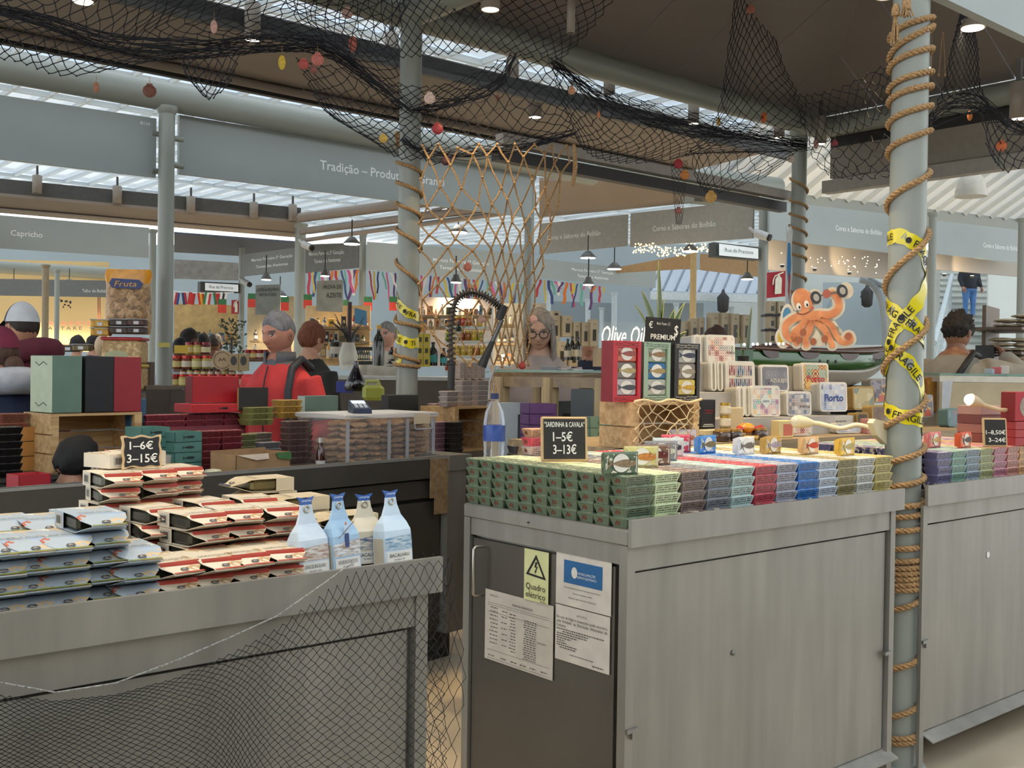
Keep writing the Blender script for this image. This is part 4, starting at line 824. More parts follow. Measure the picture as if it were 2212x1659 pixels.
def openbox(label, p, rz, w, d, h, col, group='open fish-print boxes', fish=True):
    t = thing('open_box', label, 'box', p, rz, group); th = .003; m = M()
    for a in ((-w/2, w/2, -d/2, -d/2+th), (-w/2, w/2, d/2-th, d/2), (-w/2, -w/2+th, -d/2, d/2), (w/2-th, w/2, -d/2, d/2)): m.box(*a, 0, h)
    m.box(-w/2, w/2, -d/2, d/2, 0, .003); m.obj('tray', mat('box_card', col, .55, var=.08), t)
    if fish: m = M(); m.prism([(x, z + h/2) for x, z in fishpoly(w*.42, h*.3)], -d/2 - .0015, -d/2 - .0005); m.obj('fish_print', MT['gfish'], t)
    M().box(-w/2+.004, w/2-.004, -d/2+.004, d/2-.004, .004, h*.8).obj('tissue_filling', pm('#c9b9a8'), t)
    return t
for px, v, n, nm in ((318, .42, 4, 'left'), (388, .36, 4, 'right')):
    for k in range(n):
        p = bcp(px, v, k * .0435 + (.02 if nm == 'left' else 0)); openbox(f'teal open box with fish print, {nm} stack, {ORD[k+1]} from bottom', (p.x, p.y, p.z), BY + .05 * (k % 2), .135, .12, .042, '#4e7a70')
def tinstack(px, v, tiers, col, nm, h=.0285, L=.105, Wd=.06, cols=1, step=40, rz=0, z0=0, group='tins stacked on the rear counter'):
    for c in range(cols):
        for k in range(tiers):
            p = bcp(px + c * step, v, z0 + k * h); tin(col, (p.x, p.y, p.z), f'{nm} tin on the rear counter' + (f', {ORD[c+1]} column' if cols > 1 else '') + f', {ORD[k+1]} from bottom', BY + rz + rs.uniform(-.05, .05), group, showlogo=False, L=L, Wd=Wd, H=h)
tinstack(446, .36, 6, '#7d2f38', 'maroon', cols=2, step=48)
for k, px in enumerate((330, 372, 415, 455, 497)):
    tinstack(px, .70, 2, '#8a3a44', f'dusky maroon, {ORD[k+1]} place in the back row,', z0=6*.0285)
bcb('back_row_base', bcu(318, .7), bcu(520, .7), .665, .735, BZ-.03, BZ-.03+6*.0285, m=pm('#7d353e'))
tinstack(527, .46, 5, '#73734a', 'moss olive'); tinstack(560, .5, 5, '#7d7266', 'grey olive'); tinstack(578, .30, 4, '#66656a', 'glossy grey front')
tinstack(636, .38, 7, '#5f4a48', 'dark plum', L=.13); tinstack(650, .62, 7, '#6c4a40', 'dark russet')
tinstack(552, .62, 3, '#7d7d4a', 'wide olive', L=.15, Wd=.08, z0=.171); tinstack(618, .60, 3, '#a8823c', 'wide gold', L=.13, Wd=.08, z0=.2, h=.03)
tinstack(948, .34, 6, '#8f6a78', 'mauve'); tinstack(978, .30, 6, '#2c2b2c', 'black')
p = bcp(458, .74, .235); carton('gift_box', 'red gift box leaning on the flat red box', (p.x, p.y, p.z + .042), BY - .12, .24, .07, .125, '#9c1420', edge='#6e0f18')
p = bcp(450, .72, .233); t = carton('gift_box', 'flat red box with fish print under the leaning red box', (p.x, p.y, p.z), BY - .08, .27, .16, .04, '#b51f28')
m = M(); m.prism([(x + .03, z + .02) for x, z in fishpoly(.05, .012)], -.0815, -.0805); m.obj('fish_print', MT['black'], t)
p = bcp(686, .70, .18); carton('gift_box', 'sage green gift box standing behind the clear bin', (p.x, p.y, p.z), BY - .02, .215, .06, .125, '#5f766c', edge='#a9b7ab')
p = bcp(863, .66, .19); carton('gift_box', 'black gift box standing behind the clear bin', (p.x, p.y, p.z), BY - .15, .2, .07, .115, '#2c2c2a', edge='#0f0f10')
p = bcp(545, .63, .26); carton('slate_sign', 'black slate sign with chalk lettering behind the gold tins', (p.x, p.y, p.z - .02), BY, .17, .012, .11, '#211e1c', cat='sign', edge='#9a7a52')
# clear storage bin full of bagged biscuits
p = bcp(795, .30); BW, BD, BH = .60, .34, .235
t = thing('storage_bin', 'clear plastic storage bin full of bagged biscuits', 'bin', (p.x, p.y, p.z), BY); MT['plastic'] = clearmat('clear_plastic', (.93, .94, .96), .10, .25, (.80, .82, .86))
m = M(); m.loft([[(-BW/2+.02, -BD/2+.02, 0), (BW/2-.02, -BD/2+.02, 0), (BW/2-.02, BD/2-.02, 0), (-BW/2+.02, BD/2-.02, 0)], [(-BW/2, -BD/2, BH-.02), (BW/2, -BD/2, BH-.02), (BW/2, BD/2, BH-.02), (-BW/2, BD/2, BH-.02)]], 0); m.obj('tub', MT['plastic'], t)
MT['lid'] = clearmat('bin_lid', (.9, .91, .94), .30, .3, (.68, .71, .76))
M().bbox(-BW/2-.012, BW/2+.012, -BD/2-.012, BD/2+.012, BH-.022, BH, .006).obj('lid', MT['lid'], t)
for x in (-.28, -.02, .1, .28): M().box(x-.008, x+.008, -BD/2-.004, -BD/2+.004, .01, BH-.03).obj('rib', MT['lid'], t)
m = M(); m.tube([(.14, -BD/2-.006, BH-.03), (.14, -BD/2-.012, BH-.075), (.15, -BD/2-.012, BH-.08), (.25, -BD/2-.012, BH-.08), (.26, -BD/2-.012, BH-.075), (.26, -BD/2-.006, BH-.03)], .004, 6); m.obj('clasp', MT['lid'], t)
M().box(.13, .24, -BD/2-.016, -BD/2-.013, BH-.055, BH-.008).obj('paper_tag', pm('#c9b79a'), t)
bm = mat('biscuit', '#c79f72', .8, var=.2, scale=70, bump=.2, col2='#a67d52')
bi = M().ell((0, 0, .013), .042, .042, .013, 14, 6).mesh('biscuit', bm); n = 0
for ix in range(7):
    for iy in range(3):
        for iz in range(7):
            xx = -.235 + ix * .078 + rs.uniform(-.008, .008)
            if xx < -.17 and iz > 3: continue
            pp = bcp(795, .30); q = Matrix.Rotation(BY, 3, 'Z') @ V((xx, -.115 + iy * .085, .006 + iz * .0275)); n += 1
            o = put('biscuit', bi, None, pp + q, rs.uniform(0, 6), f'round bagged biscuit in the clear bin, {ORD[ix+1]} from left, {ORD[iy+1]} row back, {ORD[iz+1]} layer', 'biscuit', 'biscuits in the clear bin'); o.rotation_euler = (rs.uniform(-.25, .25), rs.uniform(-.25, .25), rs.uniform(0, 6))
# card terminal
p = bcp(775, .24, BH + .001); t = thing('card_terminal', 'dark blue card payment terminal on the clear bin lid', 'card terminal', p, BY - .55)
m = M(); m.loft([[(-.045, -.085, 0), (.045, -.085, 0), (.042, .085, 0), (-.042, .085, 0)], [(-.043, -.083, .022), (.043, -.083, .022), (.04, .083, .058), (-.04, .083, .058)]]); m.obj('case', pm('#1f2a44', .35), t)
tq = lambda x, y: V((x, y, .022 + (y + .083) / .166 * .036 + .0012))
m = M(); m.quad(tq(-.033, .015), tq(.033, .015), tq(.033, .07), tq(-.033, .07)); m.obj('screen', mat('terminal_screen', '#b9cbe0', .3, var=0, emit=.6), t)
for r_ in range(4):
    for c_ in range(3): m = M(); x, y = -.022 + c_ * .022, -.004 - r_ * .018; m.hexa([tq(x-.008, y-.006), tq(x+.008, y-.006), tq(x+.008, y+.006), tq(x-.008, y+.006)] + [tq(a, b) + V((0, 0, .003)) for a, b in ((x-.007, y-.005), (x+.007, y-.005), (x+.007, y+.005), (x-.007, y+.005))]); m.obj('key', pm('#aab4c0'), t)
p = bcp(692, .075); t = thing('sauce_bottle', 'small dark brown glass bottle in front of the clear bin', 'bottle', p)
M().lathe([(.019, 0), (.021, .005), (.021, .045), (.019, .07), (.013, .095), (.011, .1), (.011, .118)], 18).obj('glass', mat('brown_glass', '#3a1712', .12, var=0, coat=.5), t)
M().lathe([(.0125, .118), (.0125, .14)], 16).obj('cap', pm('#b9b4ae', .3, metal=.5), t); M().lathe([(.0216, .012), (.0216, .04)], 18).obj('label', pm('#b8b4b0'), t)
p = bcp(542, .16); t = thing('cardboard_box', 'torn open cardboard box on the rear counter edge', 'box', p, BY + .1); m = M(); W2, D2, H2 = .30, .16, .085
for a in ((-W2/2, W2/2, -D2/2, -D2/2+.004), (-W2/2, W2/2, D2/2-.004, D2/2), (-W2/2, -W2/2+.004, -D2/2, D2/2), (W2/2-.004, W2/2, -D2/2, D2/2)): m.box(*a, 0, H2 * (1.12 if a[2] > 0 else 1))
m.box(-W2/2, W2/2, -D2/2, D2/2, 0, .004); m.obj('carton', mat('kraft_card', '#9c7c58', .75, var=.12, scale=20), t)
m = M(); m.add([(-.15, -.084, .085), (-.05, -.09, .06), (.02, -.09, .062), (.02, -.083, .085)], [(0, 1, 2, 3)]); m.obj('torn_flap', pm('#c9b8a8'), t)
m = M(); m.add([(.06, -.084, .085), (.15, -.084, .085), (.15, -.088, .05), (.075, -.088, .06)], [(3, 2, 1, 0)]); m.obj('green_print', pm('#3f6b3c'), t)
p = bcp(985, .48, .0); crate('pine crate turned sideways under the grey tins, right end of rear counter', (p.x, p.y, p.z), BY + .1, .34, .24, .235)
for c, (px, n, v) in enumerate(((968, 3, .40), (1000, 5, .44), (1033, 5, .50))):
    for k in range(n):
        p = bcp(px, v, .247 + k * .0285); tin('#a59a94', (p.x, p.y, p.z), f'silvery grey tin on the right pine crate, {ORD[c+1]} stack, {ORD[k+1]} from bottom', BY + .1, 'tins on the right pine crate', showlogo=False)
for k in range(4):
    p = bcp(985 + k * 15, .52, .247 + 5 * .0285); t = put('fish_tin', tinmesh('#b0a096')[0], None, (p.x, p.y, p.z + .054), 0, f'grey tin standing on edge on the right pine crate, {ORD[k+1]} from left', 'tin', 'tins on the right pine crate'); t.rotation_euler = (0, PI/2, BY)
for k in range(2): p = bcp(945, .6, .2 + k * .0285); tin('#b08f8c', (p.x, p.y, p.z), f'pinkish tin behind the right crate, {"lower" if k == 0 else "upper"}', BY, 'tins on the right pine crate', showlogo=False)
# left edge goods on the rear shelf
for k in range(7): p = bcp(12, .62, k * .0285); tin('#1e1c1d', (p.x, p.y, p.z), f'black tin in the far left pile, {ORD[k+1]} from bottom', BY, 'tins at the far left', showlogo=False)
for k in range(6): p = bcp(22, .86, k * .04); tin('#7d4a3c', (p.x, p.y, p.z), f'rust brown tin in the far left pile, {ORD[k+1]} from bottom', BY, 'tins at the far left', showlogo=False, H=.04, L=.12)
for k in range(3):
    p = bcp(58, .85, k * .062); openbox(f'honey brown carton left of the pine crate, {ORD[k+1]} from bottom', (p.x, p.y, p.z), BY, .12, .1, .06, '#b07a3c', 'brown cartons at far left', False)
for k in range(2): p = bcp(62, .30, -.06 + k * .052); openbox(f'red open box beside the bent head, {"lower" if k == 0 else "upper"}', (p.x, p.y, p.z), BY, .12, .1, .05, '#a31c26', 'red open boxes at far left', False)
p = bcp(385, .12); t = thing('bowl', 'white ceramic bowl behind the cream cartons', 'bowl', p); M().lathe([(.03, 0), (.05, .02), (.055, .04), (.051, .04), (.04, .012), (.002, .01)], 24).obj('shell', pm('#b9b6b0', .3), t)
p = bcp(330, .10); t = thing('utensil_cup', 'grey tub behind the wavy chalkboard', 'tub', p); M().lathe([(.06, 0), (.068, .1), (.064, .1), (.056, .006), (.002, .006)], 24).obj('shell', pm('#8f8d88', .4), t)
for k in range(5):
    p = bcp(222 + k * 6, .10 + .01 * k); t = thing('plastic_spoon', f'clear plastic spoon leaning beside the bent head, {ORD[k+1]} from left', 'spoon', p, .3 * k, 'plastic spoons')
    m = M(); m.tube([(-.02, 0, 0), (-.045, 0, .09)], .004, 5); m.obj('handle', pm('#a8abb0', .3), t); m = M(); m.ell((-.05, 0, .108), .012, .003, .02); m.obj('bowl_end', pm('#b4b7bc', .3), t)
p = bcp(460, .1); t = thing('lime_dish', 'small lidded dish with green rim by the torn box', 'dish', p); M().lathe([(.03, 0), (.042, .015), (.03, .03), (.002, .034)], 20).obj('lid', pm('#b4b7a0', .3), t); M().lathe([(.043, .012), (.043, .017)], 20).obj('green_rim', pm('#4f6b3a', .4), t)
p = bcp(292, .72); t = carton('paper_bag', 'blue paper bag with print behind the red box', (p.x, p.y, p.z), BY, .075, .05, .30, '#2f5570', cat='bag')
m = M(); m.tube([(-.025, 0, .3), (-.02, 0, .335), (.0, 0, .35), (.02, 0, .335), (.025, 0, .3)], .003, 5); m.obj('handle', MT['black'], t)
# ================================================================ ropes, tape, overhead nets
def ropegeo(mb, path, r=.0062, off=.0056, pitch=.055, n=5, ns=3):
    path = [V(p) for p in path]; ds = [0]
    for a, b in zip(path, path[1:]): ds.append(ds[-1] + (b - a).length)
    tot = ds[-1]; N = max(4, int(tot / (pitch / 7))); fr = []; j = 0
    for i in range(N + 1):
        s = tot * i / N
        while j < len(ds) - 2 and ds[j+1] < s: j += 1
        t = (s - ds[j]) / max(1e-9, ds[j+1] - ds[j]); fr.append((path[j].lerp(path[j+1], t), s))
    for k in range(ns):
        pts = []
        for i, (p, s) in enumerate(fr):
            t = (fr[min(i+1, N)][0] - fr[max(i-1, 0)][0]).normalized(); u = V((0, 0, 1)) if abs(t.z) < .9 else V((1, 0, 0)); x = u.cross(t).normalized(); y = t.cross(x)
            a = 2*PI*(s / pitch + k / ns); pts.append(p + x * off * math.cos(a) + y * off * math.sin(a))
        mb.tube(pts, r, n)
def colframe(c):
    o = V((c.location.x, c.location.y, 0)); f = (V((CP.x, CP.y, 0)) - o).normalized(); return o, f, V((-f.y, f.x, 0))   # right as seen from the camera side
def helix(c, r, ys, px, first='R', n=14):
    o, f, rt = colframe(c); d = dep(o + V((0, 0, CAMZ))); pts = []; zs = [W(px, y, d).z for y in ys]
    for i in range(len(zs) - 1):
        right = (i % 2 == 0) == (first == 'R')
        for k in range(n):
            t = k / n; a = PI * t; z = zs[i] + (zs[i+1] - zs[i]) * t
            goes_front = right if first == 'R' else not right
            s = math.sin(a) * (1 if goes_front else -1); cx = math.cos(a) * (1 if right else -1)
            pts.append(o + rt * (cx * r) + f * (s * r) + V((0, 0, z)))
    return pts
mb = M(); ropegeo(mb, helix(C1, .074, [45, 85, 62, 128, 110, 150, 160, 195, 190, 222, 232, 270, 285, 330, 375, 445, 505, 620, 700, 800, 862, 935, 965, 1012, 1030, 1060, 1085, 1095, 1105, 1120, 1135, 1150, 1175, 1186, 1203, 1212, 1218, 1226, 1230, 1238, 1242, 1250, 1253, 1262, 1265, 1272, 1285, 1330, 1410, 1458, 1512, 1560, 1580, 1592, 1590, 1602, 1640], 1960), .0064, .0058)
mb.obj('rope', MT['rope'], label='thick jute rope coiled down the taped column', cat='rope')
mb = M(); ropegeo(mb, helix(C2, .071, [352, 378, 395, 422, 440, 472, 495, 537, 565, 622, 695, 708, 765, 783, 787, 793], 883, 'L'), .006, .0054)
mb.obj('rope', MT['rope'], label='jute rope coiled round the middle column by the rope net', cat='rope')
mb = M(); ropegeo(mb, helix(C3, .071, [385, 415, 432, 450, 462, 478, 487, 508, 522, 536, 548, 560, 588, 604, 628, 640], 1724, 'L'), .006, .0054)
mb.obj('rope', MT['rope'], label='jute rope coiled round the far column behind octopus cutout', cat='rope')
def tassel(px, py, d, h, w, label):
    p = W(px, py, d); t = thing('rope_tassel', label, 'tassel', p); r_ = random.Random(px)
    for k in range(14):
        a = r_.uniform(0, 6.28); q = r_.uniform(.2, 1) * w; M().tube([(0, 0, 0), (q*.5*math.cos(a), q*.5*math.sin(a), -h*.4), (q*math.cos(a), q*math.sin(a), -h*r_.uniform(.8, 1))], .0028, 4).obj('strand', MT['rope'], t)
    M().lathe([(.014, -.02), (.016, 0), (.01, .02)], 10).obj('knot', MT['rope'], t)
tassel(1935, 22, 3.72, .13, .022, 'frayed long rope end hanging at the taped column top'); tassel(1958, 8, 3.70, .05, .03, 'short frayed rope end at the taped column top'); tassel(858, 292, 5.88, .07, .022, 'frayed rope tassel on the middle column')
# yellow FRAGILE tape
TAPE = mat('fragile_tape', '#d8c80e', .25, var=.08, scale=12, coat=.4)
def cylpt(c, r, s, z):
    o, f, rt = colframe(c); a = s / r; return o - rt * (math.cos(a) * r) + f * (math.sin(a) * r) + V((0, 0, z))
def tape(c, px, r, segs, width, label, texts):
    d = dep(V((c.location.x, c.location.y, CAMZ))); t = thing('warning_tape', label, 'tape', (0, 0, 0)); L = PI * r
    P = [(fx * L, W(px, y, d - .06).z) for fx, y in segs]
    m = M(); A = []; n = 10
    for i in range(len(P) - 1):
        for k in range(n + (1 if i == len(P) - 2 else 0)): u = k / n; A.append((P[i][0] + (P[i+1][0]-P[i][0])*u, P[i][1] + (P[i+1][1]-P[i][1])*u))
    def nrm(i):
        a, b = A[max(0, i-1)], A[min(len(A)-1, i+1)]; dx_, dz = b[0]-a[0], b[1]-a[1]; l = math.hypot(dx_, dz); return -dz/l, dx_/l
    top = []; bot = []
    for i, (s, z) in enumerate(A): nx, nz = nrm(i); k = width/2 * (1 + .08 * math.sin(i * 1.3)); top.append(cylpt(c, r + .002*math.sin(i*.9), s + nx*k, z + nz*k)); bot.append(cylpt(c, r + .002*math.cos(i*.7), s - nx*k, z - nz*k))
    m.add(bot + top, [(i, i+1, len(A)+i+1, len(A)+i) for i in range(len(A)-1)], 0, True); m.obj('ribbon', TAPE, t)
    tm = M(); cum = [0]
    for a, b in zip(A, A[1:]): cum.append(cum[-1] + math.hypot(b[0]-a[0], b[1]-a[1]))
    for s_, start, hh in texts:
        vs, fs, x0, x1 = textgeo(s_, .012); k = hh / .7; out = []
        for v in vs:
            q = max(0, min(cum[-1] - 1e-6, start + (v[0] - x0) * k)); i = next(j for j in range(len(cum) - 1) if cum[j+1] >= q); f = (q - cum[i]) / (cum[i+1] - cum[i]); nx, nz = nrm(i); h_ = (v[1] - .35) * k
            out.append(cylpt(c, r + .0035, A[i][0] + (A[i+1][0]-A[i][0])*f + nx*h_, A[i][1] + (A[i+1][1]-A[i][1])*f + nz*h_))
        tm.add(out, fs)
    tm.obj('lettering', MT['black'], t); return t
tape(C1, 1960, .067, [(-.05, 512), (.35, 508), (.75, 532), (1.05, 590)], .052, 'yellow fragile tape, topmost band on the roped column', [('GILE', .0, .024), ('●', .12, .02), ('FRAGI', .155, .026)])
tape(C1, 1960, .068, [(-.05, 648), (.5, 690), (1.05, 742)], .055, 'yellow fragile tape band crossing down rightward, middle of column', [('FRAG', .02, .026), ('●', .115, .02), ('FRAGI', .15, .026)])
tape(C1, 1960, .0695, [(-.1, 880), (.05, 800), (.3, 712), (.7, 655), (1.05, 590)], .05, 'yellow fragile tape band rising steeply across the roped column', [('●', .05, .02), ('FRAGILE', .085, .027), ('●', .235, .02), ('FRAGILE', .265, .026)])
tape(C1, 1960, .0675, [(.18, 742), (.5, 775), (.85, 825), (1.0, 900), (1.02, 950)], .048, 'yellow fragile tape band drooping down the right of the column', [('●', .015, .02), ('FRAGILE', .045, .027)])
tape(C1, 1960, .067, [(-.05, 880), (.5, 900), (1.05, 912)], .05, 'yellow fragile tape, lowest band above the tins', [('LE', -.02, .024), ('●', .05, .02), ('FRAGILE', .085, .026)])
tape(C2, 883, .065, [(-.08, 632), (.15, 655), (.5, 676), (1.05, 688)], .05, 'yellow fragile tape, upper band on the middle column', [('RAGILE', .01, .024), ('●', .14, .02), ('FRA', .165, .026)])
tape(C2, 883, .065, [(-.1, 712), (.2, 732), (.6, 742), (1.05, 738)], .055, 'yellow fragile tape, middle band on the middle column', [('AGILE', .01, .026), ('●', .13, .02), ('TI', .17, .026)])
tape(C2, 883, .065, [(0, 772), (.35, 780)], .05, 'small yellow fragile tape scrap under the rope, middle column', [('FF', .02, .024)])
# overhead fishing nets
rn = random.Random(33)
def opn(label, rows, nu, nv, r=.0026, hole=.01, jit=.3, sag=.04, name='fishing_net', m=None):
    mb = M(); netgeo(mb, rowsurf(rows), nu, nv, r, rn, jit, sag=sag, hole=hole); return mb.obj(name, m or MT['net'], label=label, cat='net')
def D3(row, d0, d1): n = len(row) - 1; return [(x, y, d0 + (d1 - d0) * i / n) for i, (x, y) in enumerate(row)]
opn('dark fishing net bunched across the upper left', [D3(x, 4.5, 5.9) for x in ([(-60, -40), (150, -50), (330, -40), (500, -40), (650, -30), (800, -20), (880, -10)], [(-60, 8), (90, 45), (230, 92), (350, 60), (520, 45), (690, 55), (860, 130)], [(-60, 30), (90, 60), (240, 108), (420, 112), (560, 98), (700, 105), (870, 205)], [(-60, 118), (40, 135), (150, 165), (330, 132), (450, 126), (600, 112), (720, 130), (868, 240)])], 60, 22)
opn('ragged dark net fringe hanging near the brown scallop shell', [D3(x, 5.0, 5.1) for x in ([(388, 122), (450, 126), (520, 100)], [(400, 160), (448, 190), (512, 140)], [(425, 188), (455, 215), (500, 175)])], 14, 8)
opn('dark fishing net sheet stretched across the top middle', [D3(x, 5.5, 5.9) for x in ([(560, -40), (800, -50), (1050, -60), (1350, -35)], [(650, 40), (850, 30), (1050, 20), (1285, 55)], [(735, 118), (870, 125), (1050, 112), (1212, 130)])], 54, 16, jit=.15)
opn('dark net swag hanging across the middle column', [D3(x, 5.75, 6.0) for x in ([(640, 125), (760, 150), (900, 185), (1000, 170), (1110, 118), (1205, 140)], [(655, 160), (770, 232), (880, 238), (980, 215), (1100, 198), (1215, 190)], [(690, 225), (780, 280), (880, 292), (980, 290), (1100, 290), (1230, 245)], [(720, 255), (800, 302), (872, 345), (970, 335), (1090, 330), (1240, 298)])], 46, 18)
opn('dense dark net swag between middle and far columns', [D3(x, 6.0, 8.5) for x in ([(1190, 125), (1260, 170), (1350, 205), (1480, 235), (1600, 265), (1745, 300)], [(1205, 200), (1290, 242), (1400, 250), (1500, 275), (1620, 290), (1745, 315)], [(1230, 260), (1300, 305), (1400, 312), (1480, 312), (1600, 320), (1745, 325)], [(1245, 300), (1275, 335), (1340, 352), (1430, 348), (1500, 332), (1600, 328)])], 46, 18)
opn('thin dark net tail with a shell hanging above the shaded sign', [D3(x, 7, 7) for x in ([(1448, 345), (1466, 350), (1486, 345)], [(1452, 400), (1466, 405), (1482, 400)], [(1460, 482), (1466, 486), (1473, 482)])], 8, 20, .0014)
opn('dark net pulled up to a peak left of the taped column', [D3(x, 6.8, 7.6) for x in ([(1588, -25), (1620, -28), (1652, -25)], [(1570, 120), (1625, 70), (1690, 130)], [(1545, 255), (1625, 195), (1725, 205)], [(1480, 335), (1620, 300), (1745, 272)])], 20, 26, hole=.0, jit=.12)
opn('dark net arm stretched from the peak to the taped column', [D3(x, 7.6, 4.6) for x in ([(1705, 205), (1800, 192), (1938, 125)], [(1730, 262), (1825, 235), (1938, 170)], [(1748, 312), (1840, 290), (1938, 232)])], 24, 8)
opn('dark net pouch with yellow shell left of the far column', [D3(x, 7.4, 8.2) for x in ([(1490, 328), (1600, 324), (1725, 320)], [(1500, 378), (1565, 385), (1712, 338)], [(1515, 405), (1548, 418), (1650, 385)])], 22, 8)
opn('loose dark net loops right of the far column', [D3(x, 8.0, 4.8) for x in ([(1748, 310), (1835, 300), (1935, 285)], [(1755, 342), (1835, 345), (1935, 340)], [(1790, 378), (1850, 388), (1935, 380)])], 14, 6, jit=.2)
opn('dark net peak hanging right of the taped column', [D3(x, 4.9, 5.3) for x in ([(2074, 32), (2085, 28), (2097, 32)], [(2056, 100), (2085, 92), (2112, 100)], [(2032, 200), (2082, 190), (2124, 200)], [(1985, 292), (2080, 228), (2195, 285)])], 16, 28, hole=0, jit=.12)
opn('dark net swag at the right picture edge', [D3(x, 5.2, 5.4) for x in ([(2118, 232), (2170, 262), (2240, 240)], [(2130, 310), (2165, 318), (2240, 290)], [(2150, 350), (2180, 372), (2240, 340)])], 12, 8)
opn('tan rope net hanging in an hourglass beside the middle column', [[(x, y, d) for x, d in zip(xs, (5.75, 5.8, 5.85, 5.9, 5.9, 5.95, 6.0, 6.0))] for y, xs in ((312, (913, 960, 1010, 1060, 1110, 1160, 1200, 1240)), (450, (905, 965, 1025, 1072, 1105, 1142, 1178, 1206)), (560, (905, 978, 1042, 1075, 1100, 1126, 1150, 1178)), (680, (906, 955, 1032, 1066, 1090, 1112, 1130, 1150)), (792, (975, 1010, 1045, 1070, 1090, 1110, 1126, 1141)))], 17, 13, .0058, 0, .3, 0, 'rope_net', MT['rope'])
mb = M(); 
for k in range(4): mb.tube([W(1238 + k, 312, 6.0), W(1240 + k*2, 360, 6.0), W(1236 + k, 402, 6.0)], .006, 6)
mb.obj('rope_hank', MT['rope'], label='looped rope hank hanging at the rope net upper right', cat='rope')
for k in (0, 1):
    a, b = W(2036 + k*2, 70, 4.9), W(2028 + k*14, 162, 4.9); mb = M(); mb.tube([a, b], .002, 4); mb.ell(b, .005, .005, .008, 8, 5); mb.obj('cord', MT['rope'], label=f'thin tan cord dangling right of the taped column, {"left" if k == 0 else "right"} one', cat='cord')
# shells tied in the nets
def shell(px, py, d, s, col, label, oval=False):
    p = W(px, py, d); t = thing('shell', label, 'shell', p, group='shells tied in the nets'); q = s * d / FPX; m = M(); n = 22; prof = []
    yw = math.atan2(CP.y - p.y, CP.x - p.x) + PI/2; t.rotation_euler = (0, 0, yw)
    if oval: m.ell((0, 0, 0), q * .5, q * .18, q, 12, 8)
    else:
        front = [(0, -q * .28, -q*.1)]; rim = [(q * (1 + .05 * (k % 2)) * math.sin(2*PI*k/n), 0, -q * (1 + .05 * (k % 2)) * math.cos(2*PI*k/n) * (1 if math.cos(2*PI*k/n) > 0 else .9)) for k in range(n)]
        mid = [(x*.6, -q*.22 + .03*q*(k % 2), z*.6) for k, (x, y, z) in enumerate(rim)]
        m.add(front + mid + rim, [(0, 1+k, 1+(k+1) % n) for k in range(n)] + [(1+k, 1+n+k, 1+n+(k+1) % n, 1+(k+1) % n) for k in range(n)], 0, False); m.add([(x, .002 + .1*q, z) for x, y, z in rim], [tuple(reversed(range(n)))])
        m.box(-q*.45, q*.45, -q*.05, q*.08, q*.82, q*1.12)
    m.obj('valve', pm(col, .55, var=.25, scale=90), t); M().tube([(0, 0, q), (0, 0, q*2.2)], .0012, 4).obj('string', MT['rope'], t)
for a in ((323, 196, 5.0, 14, '#6b3f30', 'brown scallop shell at the upper left'), (208, 189, 4.9, 12, '#9a6448', 'small brown shell left of the scallop', True), (609, 135, 5.4, 16, '#c9ac38', 'yellow oval shell left of the red cluster', True), (656, 138, 5.5, 11, '#b0504a', 'red shell of the cluster, left'), (686, 128, 5.5, 13, '#b96a62', 'pink red shell of the cluster, right'), (677, 150, 5.5, 8, '#7d4a44', 'dark small shell of the cluster'), (762, 95, 5.6, 18, '#b4604c', 'terracotta oval shell near the skylight', True), (750, 28, 5.6, 12, '#c9a398', 'pink pale shell at the top'), (462, 58, 5.1, 15, '#c0978a', 'pale pink oval shell near the upper spotlight', True), (928, 212, 5.8, 12, '#d2b8ab', 'pale shell right of the middle column'), (945, 278, 5.85, 12, '#9a3238', 'red scallop right of the middle column'), (963, 347, 5.85, 10, '#4a2a30', 'dark purple shell under the swag'), (828, 299, 5.8, 9, '#c9a54a', 'small yellow shell left of the middle column'), (1075, 212, 6.0, 8, '#a0605c', 'small red shell in the middle swag', True), (1293, 248, 6.3, 8, '#c07a54', 'orange shell in the dense swag', True), (1235, 196, 6.1, 8, '#c8916e', 'peach shell by the net corner'), (1465, 354, 7.0, 10, '#a83238', 'red shell above the net tail'), (1479, 378, 7.0, 10, '#c9803c', 'orange shell beside the net tail'), (1465, 455, 7.0, 7, '#a8685c', 'tiny shell in the net tail'), (1536, 425, 7.6, 12, '#d8a85c', 'amber scallop under the net pouch'), (1650, 254, 7.3, 12, '#c9602c', 'slim orange shell under the peak', True), (1552, 262, 7.2, 9, '#c9a03c', 'slim yellow shell left of the peak', True), (1709, 342, 8.2, 9, '#cfc2b8', 'white scallop on the far column'), (1763, 312, 7.8, 10, '#b98578', 'pinkish shell right of the far column', True), (1803, 310, 7.0, 7, '#8f3a40', 'small dark red shell right of the far column'), (1622, 20, 7, 9, '#c0806c', 'pink shell inside the net peak'), (2095, 250, 5.2, 11, '#c8783c', 'slim orange shell right of the taped column', True), (2163, 315, 5.3, 11, '#c96a3c', 'round orange shell at right edge'), (1010, 577, 5.85, 9, '#b86a54', 'terracotta scallop in the rope net'), (1040, 690, 5.9, 8, '#c9a090', 'pale shell low in the rope net'), (1152, 690, 6.0, 9, '#c99a8c', 'pink shell right side of rope net'), (1128, 790, 5.95, 8, '#a83a34', 'red shell at the rope net foot')):
    shell(*a)

